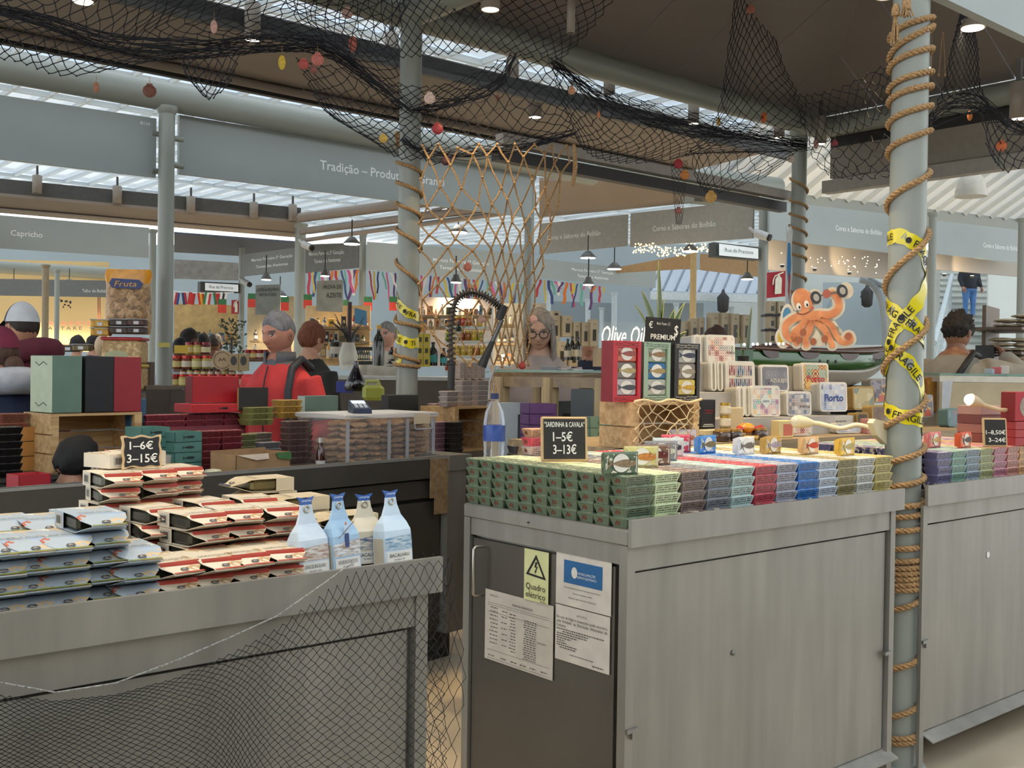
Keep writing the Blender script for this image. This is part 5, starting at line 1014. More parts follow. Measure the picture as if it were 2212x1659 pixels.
# gathered net bundles: many slack strands running along one swag
def bundle(path, n, sp, label):
    rb2 = random.Random(len(label)); mb = M()
    for k in range(n):
        o = [V((rb2.gauss(0, 1), rb2.gauss(0, 1), rb2.gauss(0, 1))) * sp for _ in range(6)]; P = []
        for i in range(29):
            t = i / 28; q = t * 4.99; j = int(q); w = math.sin(PI * t) * .7 + .3; P.append(W(*crom(path, t)) + o[j].lerp(o[j + 1], q - j) * w)
        mb.tube(P, .0028, 3, cap=False, smooth=False)
    mb.obj('net_bundle', MT['net'], label=label, cat='net')
bundle([(-60, 10, 4.6), (90, 48, 4.8), (240, 98, 5.0), (420, 108, 5.2), (560, 92, 5.4), (700, 98, 5.6), (800, 170, 5.75), (885, 238, 5.85)], 16, .035, 'gathered dark net strands swagged from upper left to middle column')
bundle([(890, 235, 5.85), (980, 222, 5.9), (1060, 190, 5.9), (1112, 120, 5.9)], 12, .03, 'gathered dark net strands rising right of the middle column')
bundle([(872, 300, 5.85), (910, 325, 5.9), (970, 334, 5.9), (1100, 322, 5.95), (1240, 285, 6.0)], 12, .03, 'gathered dark net hem above the tan rope net')
bundle([(1195, 135, 6.0), (1300, 215, 6.4), (1400, 250, 6.9), (1500, 275, 7.4), (1620, 298, 8.0), (1740, 312, 8.5)], 18, .045, 'gathered dark net strands from net corner to far column')
bundle([(1985, 280, 4.9), (2040, 235, 5.0), (2120, 225, 5.1), (2170, 265, 5.2), (2240, 290, 5.3)], 12, .03, 'gathered dark net strands right of the taped column')
# ================================================================ the display behind the right counter
TB = thing('display_table', 'steel display table behind the tin rows', 'table', (4.0, 3.25, 0))
M().box(-1.38, -.6, -.58, .05, .96, 1.0).obj('top', ST, TB); M().box(-.6, -.05, -.58, .2, .96, 1.0).obj('top', ST, TB); M().box(-.05, 1.9, -.58, .5, .96, 1.0).obj('top', ST, TB)
M().box(-1.3, -.6, -.5, .0, .1, .96).obj('body', MT['dgrey'], TB); M().box(-.6, -.05, -.5, .15, .1, .96).obj('body', MT['dgrey'], TB); M().box(-.05, 1.85, -.5, .45, .1, .96).obj('body', MT['dgrey'], TB)
for sx, sy in ((-1.25, -.45), (-1.25, -.05), (1.75, -.45), (1.75, .4)): M().lathe([(.02, 0), (.02, .1)], 12, (sx, sy, 0)).obj('foot', MT['dark'], TB)
RZ = 1.152
M().box(2.78, 5.7, 2.70, 3.29, 1.0, RZ - .001).obj('display_riser', woodmat('riser_ply', '#8f7a5c', '#a8916e'), label='low plywood riser under the crate and souvenir tins', cat='riser')
ck = FZ(1366, 970, RZ); CRT = crate('netted pine crate under the three windowed gift boxes', (ck.x + .185, ck.y + .085, RZ), 0, .37, .17, .158, .010, 2)
m = M(); m.bbox(-.02, .02, -.001, .001, -.02, .02, .0005); 
def cnet(u, v): 
    x = -.185 + .37 * u; return V((ck.x + .185 + x, ck.y - .006 - .008*math.sin(9*u + 4*v), RZ + .168 - .165 * v + .006*math.sin(14*u)))
mb = M(); netgeo(mb, cnet, 11, 7, .0022, random.Random(4), .42, knots=True, sides=5); mb.tube([cnet(k/10, 0) + V((0, 0, .004)) for k in range(11)], .005, 6); mb.obj('cord_net', mat('cotton_cord', '#cdb48a', .9, var=.15), label='cream cord net stretched over the pine crate front', cat='net')
gz = RZ + .158 + .010 + .001
def windowbox(label, px, col, sidec, tins, linec):
    p = FY(px, 870, ck.y + .03); t = thing('gift_box', label, 'box', (p.x, ck.y + .06, gz), -.06, 'windowed gift boxes'); w, d, h = .138, .062, .222
    m = M(); m.box(-w/2, w/2, -d/2, d/2, 0, .022); m.box(-w/2, w/2, -d/2, d/2, h-.024, h); m.box(-w/2, -w/2+.022, -d/2, d/2, .022, h-.024); m.box(w/2-.016, w/2, -d/2, d/2, .022, h-.024); m.box(-w/2, w/2, d/2-.003, d/2, .022, h-.024); m.obj('box_frame', mat('gift_card', col, .4, var=.05), t)
    M().box(-w/2-.001, -w/2-.0002, -d/2, d/2, .001, h-.001).obj('side_panel', pm(sidec), t)
    for k, (tc, fc) in enumerate(tins):
        z = .146 - k * .0615; M().bbox(-w/2+.023, w/2-.017, -d/2+.006, d/2-.006, z + .0005, z + .0605, .004).obj('tin', mat('tin_card', tc, .4, var=.08, scale=40), t)
        m = M(); m.add([(.003 + .03*math.cos(q*PI/8), -d/2+.0045, z + .03 + .025*math.sin(q*PI/8)) for q in range(16)], [tuple(range(16))]); m.obj('plate_print', pm('#d9d4c8'), t)
        m = M(); m.prism([(x + .003, zz + z + .03) for x, zz in fishpoly(.088, .022)], -d/2+.0032, -d/2+.004); m.obj('fish_print', pm(fc, .5, var=.4, scale=150), t)
    m = M(); rr_ = random.Random(px)
    for z in (.008, .016, h-.016, h-.008):
        x = -w/2 + .008
        while x < w/2 - .02: m.tube([(x, -d/2-.0008, z), (x + .008, -d/2-.0008, z + rr_.uniform(-.004, .004)), (x + .016, -d/2-.0008, z)], .0008, 3); x += .02
    m.obj('fish_line_print', pm(linec), t, kind='stuff')
windowbox('red windowed gift box showing three tins', 1354, '#b0202c', '#7d1520', (('#b8604c', '#8f4a40'), ('#6d655c', '#a08f60'), ('#a9a4a4', '#3c4048')), '#1c1518')
windowbox('sage windowed gift box showing three tins', 1419, '#8fa58c', '#5c5d58', (('#8f9c86', '#8a6a48'), ('#2c6390', '#9a8452'), ('#a8aa9c', '#42464c')), '#262a24')
windowbox('black windowed gift box showing three tins', 1484, '#1c1a18', '#0f0e0e', (('#a3a49c', '#34384a'), ('#7d7268', '#8f8570'), ('#cdb85c', '#b8932c')), '#cfc8b8')
p = W(1430, 748, 4.16); t = thing('premium_board', 'small black board chalked PREMIUM with euro and dollar signs', 'sign', (p.x, p.y, gz + .223), -.35); t.rotation_euler = (-.02, .05, -.5)
M().box(-.072, .072, -.004, .004, 0, .1).obj('board', pm('#191614', .6), t)
m = M(); lettering(m, 'PREMIUM', (.0, -.0045, .025), (1, 0, 0), (0, 0, 1), .1, .02, bold=.012); lettering(m, '€', (-.052, -.0045, .07), (1, 0, 0), (0, 0, 1), .016, .025); lettering(m, '$', (.054, -.0045, .055), (1, 0, 0), (0, 0, 1), .016, .04); lettering(m, 'Rich Taste ☺', (.0, -.0045, .077), (1, 0, 0), (0, 0, 1), .055, .009); m.obj('chalk_writing', pm('#e6e1d6'), t)
# potted sansevieria behind the board
p = W(1432, 740, 4.5); t = thing('snake_plant', 'variegated snake plant behind the premium board', 'plant', (p.x, p.y, p.z - .12))
leafm = mat('snake_leaf', '#3f5538', .5, var=.35, scale=40, stretch=(1, 1, 4)); edgem = pm('#a8a860')
def leaf(par, x0, h, dx_, w, tw, name='leaf'):
    m = M(); e = M(); n = 9; L = []; Rr = []
    for i in range(n + 1):
        s = i / n; c = V((x0 + dx_ * s * s, .02 * math.sin(tw), .06 + h * s)); ww = w * (math.sin(PI * min(1, .25 + s * .75)) ** .7) if s < 1 else .0006
        q = V((math.cos(tw), math.sin(tw), -dx_/h*s)).normalized() * ww; L.append(c - q); Rr.append(c + q)
    m.add(L + Rr + [x + V((0, .003, 0)) for x in L] + [x + V((0, .003, 0)) for x in Rr], [(i, n+1+i, n+2+i, i+1) for i in range(n)] + [(2*n+2+i+1, 3*n+4+i, 3*n+3+i, 2*n+2+i) for i in range(n)], 0, True); lf = m.obj(name, leafm, par)
    e.tube(L, .0018, 4); e.tube(Rr, .0018, 4); e.obj('leaf_margin', edgem, lf)
for a in ((-.01, .36, -.02, .013, .3), (.0, .22, .02, .012, .9), (.02, .18, .04, .012, -.4), (-.03, .24, -.1, .013, .2), (-.045, .19, -.12, .006, .5), (.03, .21, .1, .008, -.3), (.04, .1, .12, .012, .4), (.015, .12, .01, .012, 1.3)): leaf(t, a[0], a[1] * 1.12, a[2], a[3] * 1.7, a[4])
M().lathe([(.05, 0), (.06, .1), (.055, .1), (.05, .08), (.002, .08)], 20).obj('pot', pm('#2a2523'), t)
p = W(1617, 745, 5.6); t = thing('snake_plant', 'single snake plant leaf rising behind the boat', 'plant', (p.x, p.y, p.z - .16)); leaf(t, 0, .30, .03, .022, .3); leaf(t, -.03, .18, -.06, .015, .6); M().lathe([(.05, 0), (.06, .1), (.002, .09)], 16).obj('pot', pm('#2a2523'), t)
# stepped stand and souvenir tins
stp = thing('tin_stand', 'white stepped stand under the souvenir tins', 'stand', (0, 0, 0))
for y0, y1, z in ((2.86, 2.99, 1.235), (2.99, 3.13, 1.345), (3.13, 3.28, 1.472)): M().box(3.42, 4.62, y0, y1, RZ, z).obj('step', pm('#a9a49b'), stp)
RIMM = pm('#d6cfc0', .3)
def rrect(w, h, r, n=4): 
    P = []
    for cx, cz, a0 in ((w/2-r, h-r, 0), (-w/2+r, h-r, 90), (-w/2+r, r, 180), (w/2-r, r, 270)):
        for k in range(n + 1): a = math.radians(a0 + 90*k/n); P.append((cx + r*math.cos(a), cz + r*math.sin(a)))
    return P
def souvtin(px, py, Y, z, w, h, label, art, texts=(), body='#c9c2b4', yaw=-.22, dth=.065, extra=None, lid=True):
    p = FY(px, py, Y); t = thing('souvenir_tin', label, 'tin', (p.x, Y + dth/2, z), yaw, 'souvenir tins'); t.rotation_euler = (-.06, 0, yaw)
    M().prism(rrect(w, h, .016), -dth/2, dth/2).obj('body', pm(body, .35, var=.03), t)
    M().prism(rrect(w + .003, h + .002, .017), -dth/2 - .001, -dth/2 + .018).obj('lid', RIMM if lid else pm(body), t)
    m = M(); m.prism([(x, zz + .007) for x, zz in rrect(w - .016, h - .016, .010)], -dth/2 - .0018, -dth/2 - .0012); m.obj('picture', art, t)
    if texts:
        for s, fx, fz, wf, hf, c in texts: m = M(); lettering(m, s, (w*(fx-.5), -dth/2 - .003, h*fz), (1, 0, 0), (0, 0, 1), w*wf, h*hf, bold=.02); m.obj('lettering', pm(c), t)
    if extra: extra(t, w, h, -dth/2 - .0026)
    return t
TILEA = artmat('tile_art_warm', '#d8cfc0', ['#b8452c', '#2f3c4c', '#c9763c', '#e0d8c8', '#8f3a34', '#5a7a5a', '#d8cfc0'], 120, .42, '#3a3330', .02, tile=40)
TILEB = artmat('tile_art_porto', '#d2ab6a', ['#c9803c', '#7d3a2c', '#5a9080', '#d8b868', '#3a2c28', '#8fa89a'], 120, .35, '#2a2422', .05, tile=23)
TILEC = artmat('tile_art_pastel', '#d8d2c4', ['#c0687a', '#3c6a9a', '#d8a85c', '#6aa8a4', '#8f5a8a', '#d8d2c4'], 140, .42, '#4a4644', .02, tile=45)
TILED = artmat('tile_art_blue', '#d4d2cc', ['#4a6aa0', '#8fa4c4', '#2f4f8f', '#d4d2cc', '#b4c0d2'], 140, .5, '#3a5590', .03, tile=52)
TILEE = artmat('tile_art_small', '#d0cac0', ['#3a4a6a', '#6a3a3c', '#2f3a3c', '#d0cac0', '#5a6a8a'], 140, .4, '#2c2c30', .02, tile=56)
TILEF = artmat('tile_art_slate', '#77757a', ['#5a5c64', '#8f8f94', '#4a4c54', '#77757a'], 120, .6, '#2f3036', .04, tile=26)
def sardines(t, w, h, y):
    rr_ = random.Random(2)
    for row, z in enumerate((.70, .26)):
        for k in range(11):
            x = -w/2 + .022 + k * (w - .044) / 10; L = h*.34; c = rr_.choice(['#8f3a44', '#3a4a7a', '#a8929a', '#5a5a6a', '#7a4a5a', '#4a6a8a']); m = M(); P = fishpoly(L, .010); m.prism([(x + zz, z*h + xx*(1 if k % 2 else -1)) for xx, zz in P], y - .0006, y); m.obj('sardine_print', pm(c), t)
def diamond(t, w, h, y): m = M(); m.prism([(0, .78*h), (.2*w, .52*h), (0, .26*h), (-.2*w, .52*h)], y - .0006, y); m.obj('diamond_panel', pm('#d0d4cc'), t)
souvtin(1560, 783, 3.18, 1.473, .165, .135, 'souvenir tin with warm tile pattern, topmost row', TILEA, [('PORTO', .84, .40, .3, .07, '#2a2422')])
for k, px in enumerate((1511, 1524)): souvtin(px, 786, 3.22 + .0*k, 1.473, .04, .133, f'edge-on souvenir tin left of the warm tile tin, {ORD[k+1]}', pm('#b5b0a6'), dth=.1, body='#a8a49c')
souvtin(1602, 853, 3.04, 1.346, .168, .138, 'souvenir tin printed with rows of sardines', pm('#d8cdb8'), [('PORTO', .45, .5, .2, .045, '#2a2422')], extra=sardines)
for k, px in enumerate((1546, 1560)): souvtin(px, 855, 3.07, 1.346, .03, .136, f'edge-on souvenir tin left of the sardine tin, {ORD[k+1]}', pm('#b5aa92'), dth=.11, body='#b8ad98')
souvtin(1676, 868, 3.03, 1.346, .17, .125, 'grey souvenir tin lettered Azulejo', TILEF, [('AZULEJO', .62, .42, .62, .13, '#cfc8b4')], body='#6f6a64')
souvtin(1764, 853, 3.04, 1.346, .172, .14, 'colourful souvenir tin lettered Porto in red', TILEB, [('Porto', .5, .45, .68, .22, '#c23034')])
souvtin(1657, 916, 2.90, 1.236, .165, .138, 'pastel tile souvenir tin with diamond panel', TILEC, [('PORTO', .5, .5, .22, .06, '#3a6a8a')], extra=diamond)
for k, px in enumerate((1606, 1618)): souvtin(px, 917, 2.93, 1.236, .03, .134, f'edge-on souvenir tin left of the pastel tin, {ORD[k+1]}', pm('#b8b09c'), dth=.1, body='#b0a892')
souvtin(1728, 926, 2.89, 1.236, .15, .112, 'small dark tile souvenir tin lettered Porto', TILEE, [('PORTO', .72, .38, .4, .09, '#4a4648')])
souvtin(1803, 912, 2.91, 1.25, .175, .142, 'white souvenir tin lettered Porto in blue', TILED, [('Porto', .5, .48, .7, .24, '#26418c')])
p = FY(1795, 925, 2.90); t = carton('flat_tin', 'flat white tin lettered Porto under the blue Porto tin', (p.x, 2.905, 1.153), -.2, .19, .1, .08, '#bdb7ab', cat='tin'); m = M(); lettering(m, 'PORTO', (.02, -.0505, .05), (1, 0, 0), (0, 0, 1), .07, .018); m.obj('lettering', MT['black'], t)
BEACH = artmat('beach_art', '#b9aa7c', ['#a89a6a', '#c2b488', '#7d8a80', '#c9bc94', '#8f7a5a'], 14, .45, '#b8603c', .02)
BOATA = artmat('boat_art', '#6a6470', ['#b8604c', '#3a4a6a', '#8f8a94', '#c9a05c', '#54505c'], 22, .45, '#2f2c34', .04)
souvtin(1868, 884, 3.0, 1.25, .15, .12, 'beige souvenir tin with beach picture left of the taped column', BEACH, body='#a88a4c', lid=False)
souvtin(1902, 872, 3.1, 1.28, .13, .13, 'grey souvenir tin with fishing boat picture partly behind the column', BOATA, body='#8f8a80', lid=False)
souvtin(1905, 935, 2.84, 1.18, .12, .1, 'gold souvenir tin with arched window half behind the column', pm('#7d6a5c', var=.3), body='#a88c54', lid=False)
souvtin(1866, 925, 2.86, 1.155, .08, .09, 'gold tin with brown picture under the beach tin', pm('#5f4a34', var=.4), body='#94793f', lid=False)
souvtin(2001, 932, 3.0, 1.2, .12, .125, 'grey souvenir tin with ship picture right of the taped column', BOATA, body='#8f8f8c', lid=False)
t = souvtin(2016, 892, 3.16, 1.215, .085, .205, 'tall golden sardine tin set right of the taped column', pm('#c08a3c', .35, var=.3, scale=30), body='#b0763a', lid=False)
souvtin(2076, 952, 2.86, 1.153, .2, .1, 'teal souvenir tin with blue picture on the far right counter', artmat('teal_art', '#6a8088', ['#5f7a84', '#7d8f94', '#a86a6a', '#8a9a9a'], 18, .5, '#3a4a50', .03), body='#5f8080', lid=False)
# small preserves in front of the stand
def jar(px, py, Y, z, r, h, col, lidc, label, name='jar', cat='jar', group=None, d=None, lab=None):
    p = FY(px, py, Y) if d is None else W(px, py, d); t = thing(name, label, cat, (p.x, p.y, z if z is not None else p.z), group=group)
    M().lathe([(r*.9, 0), (r, h*.05), (r, h*.7), (r*.85, h*.8)], 16).obj('glass', mat('jar_content', col, .2, var=.1, coat=.5), t); M().lathe([(r*.92, h*.8), (r*.92, h)], 16).obj('lid', pm(lidc, .3, metal=.4), t)
    if lab: M().lathe([(r*1.01, h*.15), (r*1.01, h*.6)], 16, cap=False).obj('label', pm(lab), t)
    return t
for k in range(3): jar(1567, 905 - k * 26, 2.80, 1.153 + k * .052, .024, .05, '#c2b490', '#b8963c', f'small gold-lidded jar by the black card, {ORD[k+1]} from bottom', group='gold-lidded jars', lab='#d2c8b0')
p = FY(1531, 905, 2.83); t = carton('black_card', 'black booklet with red lettering beside the black gift box', (p.x, 2.84, 1.20), -.2, .075, .02, .12, '#141519'); m = M()
for z, w2, c in ((.075, .05, 0), (.065, .04, 0)): lettering(m, 'CONSERVAS', (0, -.0108, z), (1, 0, 0), (0, 0, 1), w2, .006)
m.obj('red_lettering', pm('#a8262c'), t); m = M(); m.box(-.03, .03, -.0112, -.0108, .008, .011); m.box(-.025, .025, -.0112, -.0108, .015, .018); m.obj('white_lettering', pm('#c9c9c4'), t)
p = FY(1590, 905, 2.86); carton('paper_box', 'cream paper box behind the gold-lidded jars', (p.x, 2.87, 1.153), -.2, .07, .04, .13, '#cdb98c')
p = FY(1540, 925, 2.79); carton('flat_carton', 'cream flat carton with barcode under the black booklet', (p.x, 2.80, 1.175), -.15, .115, .05, .022, '#c9bb94', prints=[('barcode', (-.01, .012, .006, .016), '#3a3836')])
p = FY(1537, 940, 2.78); carton('flat_carton', 'grey flat carton with barcode, lowest under the booklet', (p.x, 2.79, 1.153), -.15, .11, .05, .02, '#a8a29c', prints=[('barcode', (-.012, .01, .005, .015), '#3a3836')])
def crab(px, py, Y):
    p = FY(px, py, Y); t = thing('ceramic_crab', 'red and yellow ceramic crab among the jars', 'figurine', (p.x, Y, RZ + .02)); M().ell((0, 0, .03), .045, .03, .022).obj('body', mat('crab_glaze', '#c9622c', .25, var=.4, scale=30, col2='#d8a02c'), t)
    for s in (-1, 1):
        m = M(); m.tube([(s*.04, -.01, .025), (s*.075, -.02, .03), (s*.10, -.025, .015)], [.010, .013, .006], 8); m.obj('claw', pm('#b03428' if s < 0 else '#a83228', .3), t)
        m = M(); m.tube([(s*.075, -.025, .02), (s*.1, -.035, .005)], [.012, .005], 8); m.obj('claw_tip', pm('#d8b070', .3), t)
        for k in range(3): m = M(); m.tube([(s*.03, .01 + .01*k, .02), (s*.06, .02 + .012*k, .02), (s*.07, .025 + .012*k, 0)], .004, 5); m.obj('leg', pm('#b85a2c', .3), t)
    M().lathe([(.05, -.02), (.055, -.002), (.05, 0)], 18).obj('lid_base', pm('#b8923c', .3, metal=.5), t)
crab(1612, 935, 2.76)
for k, (px, c, l) in enumerate(((1560, '#4a3a34', 'dark jar left of the crab'), (1585, '#3a302c', 'dark glass jar under the crab'), (1640, '#4a3c38', 'dark jar right of the crab'))): jar(px, 945, 2.74, RZ, .034, .05, c, '#b08a4a', l)
p = FY(1694, 935, 2.77); carton('soap_box', 'cream box with pink print behind the white and golden display tins', (p.x, 2.78, RZ), -.15, .09, .05, .075, '#d8c48c', prints=[('pink_print', (-.02, .035, .01, .06), '#c9705c')])
p = FY(1742, 940, 2.78); souvtin(1735, 945, 2.79, RZ, .12, .055, 'low tin with dark red tile print behind the tan display tin', TILEA, lid=False)
p = FY(1880, 930, 2.76); carton('pink_box', 'small pink carton by the gooseneck lamp', (p.x, 2.77, RZ), -.2, .06, .05, .07, '#c98a80')
souvtin(1835, 945, 2.80, RZ, .16, .05, 'low dark blue tile tin behind the egg yellow display tin', TILED, lid=False)
# cream gooseneck lamps
def goose(pts, label, lit=False):
    P = [W(*q) for q in pts]; t = thing('gooseneck_lamp', label, 'lamp', (0, 0, 0)); lm = pm('#d8cbaa' if not lit else '#c9b08a', .4)
    m = M(); m.tube([Vv for Vv in [V(crom([tuple(x) for x in P], k/24)) for k in range(25)]], .0085, 8); m.obj('neck', lm, t)
    d = (P[0] - P[1]).normalized(); m = M(); m.tube([P[0] - d*.03, P[0], P[0] + d*.03], [.011, .022, .026], 14); m.obj('shade', lm, t); m = M(); m.ell(P[0] + d*.031, .022, .022, .022); m.obj('bulb', MT['lampw'] if lit else pm('#c9c2ae'), t)
    m = M(); q = P[-1]; m.mx = Matrix.Translation(q); m.prism([(-.05, .045), (-.035, .06), (.03, .05), (.06, -.02), (.045, -.035), (-.02, 0)], -.012, .012); m.obj('clip', lm, t); return t
goose([(1738, 912, 3.95), (1770, 915, 3.95), (1815, 925, 3.92), (1850, 918, 3.9), (1880, 925, 3.88), (1895, 940, 3.85)], 'cream gooseneck lamp lying over the display tins')
goose([(2108, 868, 4.3), (2140, 880, 4.32), (2170, 886, 4.35), (2190, 882, 4.4), (2225, 885, 4.45)], 'lit gooseneck lamp on the far right counter', True)
# painted boat with cutouts
bx = FY(1755, 760, 3.55); bt = thing('model_boat', 'green and white model fishing boat with brown gunwale behind the souvenir tins', 'boat', (bx.x, 3.55, 1.35))
secs = []; NS = 21
for i in range(NS):
    s = i / (NS - 1) * 2 - 1; x = s * .76; w = (.19 * (1 - abs(s) ** 2.6) ** .75 + .003 if s < 1 else .003) if s > 0 else .193 - .04 * s * s; zk = .0 + .13 * max(0, s - .35) ** 1.6 * 2.0 + (.02 * abs(min(0, s + .6))); zg = .215 + .035 * max(0, s) ** 2 - 0 * s
    secs.append((x, w, zk, zg))
def ring(a, b): return [[(x, -w * (k_ if k_ else .06), zk + (zg - zk) * f) for f, k_ in zip([a + (b - a) * q / 6 for q in range(7)], [(.06 + .94 * min(1, (a + (b-a)*q/6) * 1.5) ** .6) for q in range(7)])] + [(x, w * (.06 + .94 * min(1, (a + (b-a)*q/6) * 1.5) ** .6), zk + (zg - zk) * (a + (b-a)*q/6)) for q in range(6, -1, -1)] for x, w, zk, zg in secs]
M().loft(ring(0, .5), 0, True, True, True).obj('white_hull', mat('hull_white', '#bdb8ae', .35, var=.05), bt); M().loft([[(x, y * 1.002, z) for x, y, z in r_] for r_ in ring(.5, .95)], 0, True, True, True).obj('green_strake', mat('hull_green', '#1f5a1c', .25, var=.1, coat=.5), bt)
m = M(); m.tube([(x, -w - .002, zg) for x, w, zk, zg in secs], .014, 8); m.tube([(x, w + .002, zg) for x, w, zk, zg in secs], .014, 8); m.obj('gunwale', mat('gunwale_brown', '#4a2a1c', .3, var=.3), bt)
for s in (-.72, -.38, .1, .5):
    k = int((s + 1) / 2 * (NS - 1)); x, w, zk, zg = secs[k]; m = M(); m.add([(x + .1*math.cos(PI + PI*q/10), -w - .004, zg - .002 + .05*math.sin(PI + PI*q/10)) for q in range(11)], [tuple(range(11))]); m.obj('brown_scallop', mat('scallop_paint', '#3f2018', .35), bt)
for q in range(5): m = M(); k = int((.36 + q * .035) * NS); x = -.36 + q * .075; w = .19 * (1 - abs(x/.76) ** 2.6) ** .75; m.cyl((x, -w - .001, .155), (x, -w - .006, .155), .010, 10); m.obj('porthole', MT['black'], bt)
m = M(); lettering(m, 'TEMOS LATA', (.50, -.142, .165), (1, .33, 0), (0, -.05, 1), .34, .03); m.obj('name_lettering', MT['black'], bt)
for px in (-.3, .35): M().box(px - .04, px + .04, -.1, .1, -.2, .02).obj('stand', MT['black'], bt)
# octopus cutout: flat printed board with its own thickness
ow = W(1750, 745, 5.05); oc = thing('octopus_cutout', 'flat orange octopus cutout lifting a dumbbell, standing in the boat', 'cutout', (ow.x, ow.y, ow.z)); oc.rotation_euler = (0, 0, math.atan2(CP.y - ow.y, CP.x - ow.x) + PI/2)
K = 5.05 / FPX
def opt(px, py): return ((px - 1750) * K, (745 - py) * K)
def blob(par, name, m, P, rad, y0, y1, n=26):
    """flat stroke: a chain of discs and links, extruded a little"""
    mb = M(); Q = [opt(*q) for q in P]; C = [crom([(a, b, 0) for a, b in Q], k / n) for k in range(n + 1)]
    L = []; Rr = []
    for i, c in enumerate(C):
        a, b = C[max(0, i-1)], C[min(n, i+1)]; dx_, dz = b[0]-a[0], b[1]-a[1]; l = math.hypot(dx_, dz) or 1; r_ = (rad[0] + (rad[1] - rad[0]) * i / n) * K
        L.append((c[0] - dz/l*r_, c[1] + dx_/l*r_)); Rr.append((c[0] + dz/l*r_, c[1] - dx_/l*r_))
    for i in range(n): mb.prism([L[i], L[i+1], Rr[i+1], Rr[i]], y0, y1)
    for c, r_ in ((C[0], rad[0]), (C[-1], rad[1])): mb.prism([(c[0] + r_*K*math.cos(-k*PI/6), c[1] + r_*K*math.sin(-k*PI/6)) for k in range(12)], y0 - .0002, y1)
    return mb.obj(name, m, par)
def disc(par, name, m, px, py, rx, ry, y0, y1, rot=0):
    cx, cz = opt(px, py); c, s = math.cos(rot), math.sin(rot); mb = M(); mb.prism([(cx + K*(rx*math.cos(-k*PI/12)*c - ry*math.sin(-k*PI/12)*s), cz + K*(rx*math.cos(-k*PI/12)*s + ry*math.sin(-k*PI/12)*c)) for k in range(24)], y0, y1); return mb.obj(name, m, par)
OB = pm('#cfc4ac', .5); OO = mat('octopus_print', '#cf8a58', .5, var=.3, scale=14, col2='#b9683c'); OL = pm('#d89a68', .5, var=.2)
ARMS = [([(1738, 680), (1712, 690), (1698, 705), (1702, 728), (1722, 735), (1725, 720)], (9, 5)), ([(1742, 690), (1730, 705), (1715, 722), (1722, 742)], (8, 6)), ([(1750, 690), (1748, 712), (1740, 730), (1742, 746)], (8, 6)), ([(1758, 690), (1776, 708), (1788, 728), (1796, 746)], (8, 6)), ([(1762, 688), (1790, 700), (1804, 725), (1818, 740), (1834, 735), (1830, 722), (1822, 728)], (7, 4)), ([(1764, 680), (1790, 680), (1806, 668), (1806, 648), (1794, 632)], (9, 6))]
for P, rd in ARMS: blob(oc, 'backing', OB, P, (rd[0] + 6, rd[1] + 6), 0, .005)
for a in ((1733, 652, 24, 30, .3), (1822, 628, 15, 18, .3), (1758, 642, 16, 18, .2), (1752, 684, 26, 16, 0), (1768, 722, 50, 26, 0)): disc(oc, 'backing', OB, *a[:4], 0, .005, a[4])
for P, rd in ARMS: blob(oc, 'arm', OO, P, rd, -.003, -.0008)
disc(oc, 'head', OO, 1733, 648, 19, 26, -.0034, -.0008, .35); disc(oc, 'body', OO, 1752, 682, 20, 11, -.0036, -.0008); blob(oc, 'mouth', pm('#7a3a24'), [(1722, 676), (1734, 679), (1750, 672)], (1.2, 1.0), -.0046, -.0036)
for px, py in ((1725, 662), (1741, 657)): disc(oc, 'eye', pm('#e4dccb'), px, py, 5, 8, -.0046, -.0034, .2); disc(oc, 'pupil', MT['black'], px + 1.5, py + 2, 2, 3.5, -.0052, -.0046, .2)
disc(oc, 'cheek', pm('#c0644a'), 1753, 665, 4, 4, -.0042, -.0034)
blob(oc, 'dumbbell_bar', pm('#6a6864'), [(1758, 644), (1780, 636), (1812, 630)], (2, 2), -.0048, -.0034)
for px, py, a in ((1760, 643, .3), (1814, 629, .3)): disc(oc, 'dumbbell_plate', pm('#33353a'), px, py, 11, 14, -.0055, -.0034, a); disc(oc, 'plate_disc', pm('#a8a49a'), px + 1, py, 6, 8, -.0062, -.0055, a)
disc(oc, 'fist', pm('#a85a48'), 1782, 635, 8, 10, -.0064, -.0034)
for k, (px, py) in enumerate(((1735, 718), (1726, 735), (1756, 738), (1780, 732), (1828, 726))): disc(oc, 'curl', pm('#a05a38'), px, py, 7, 8, -.0044, -.003)
m = M(); lettering(m, 'PORTUGAL', (opt(1789, 656)[0], -.0055, opt(1789, 656)[1]), (.35, 0, 1), (-1, 0, .35), .05, .006); m.obj('lettering', MT['black'], oc)
p = W(1700, 746, 5.12); t = thing('seabird_cutout', 'colourful cutout half hidden behind the octopus', 'cutout', p); t.rotation_euler = oc.rotation_euler
for a in ((1700, 692, 16, 38, '#d8d0c0', 0, .004), (1699, 680, 9, 18, '#4a88b0', -.002, 0), (1692, 728, 18, 24, '#d8d0c0', 0, .004), (1690, 728, 10, 16, '#c9b03c', -.002, 0), (1704, 732, 9, 14, '#b03028', -.003, -.0005)): disc(t, 'printed_shape', pm(a[4]), a[0] + 50, a[1], a[2], a[3], a[5], a[6])
p = W(1702, 690, 8.65); t = thing('fish_cutout', 'tall narrow blue and white fish cutout on the far roped column', 'cutout', p); q = 8.65 / FPX; t.rotation_euler = (0, 0, math.atan2(CP.y - p.y, CP.x - p.x) + PI/2)
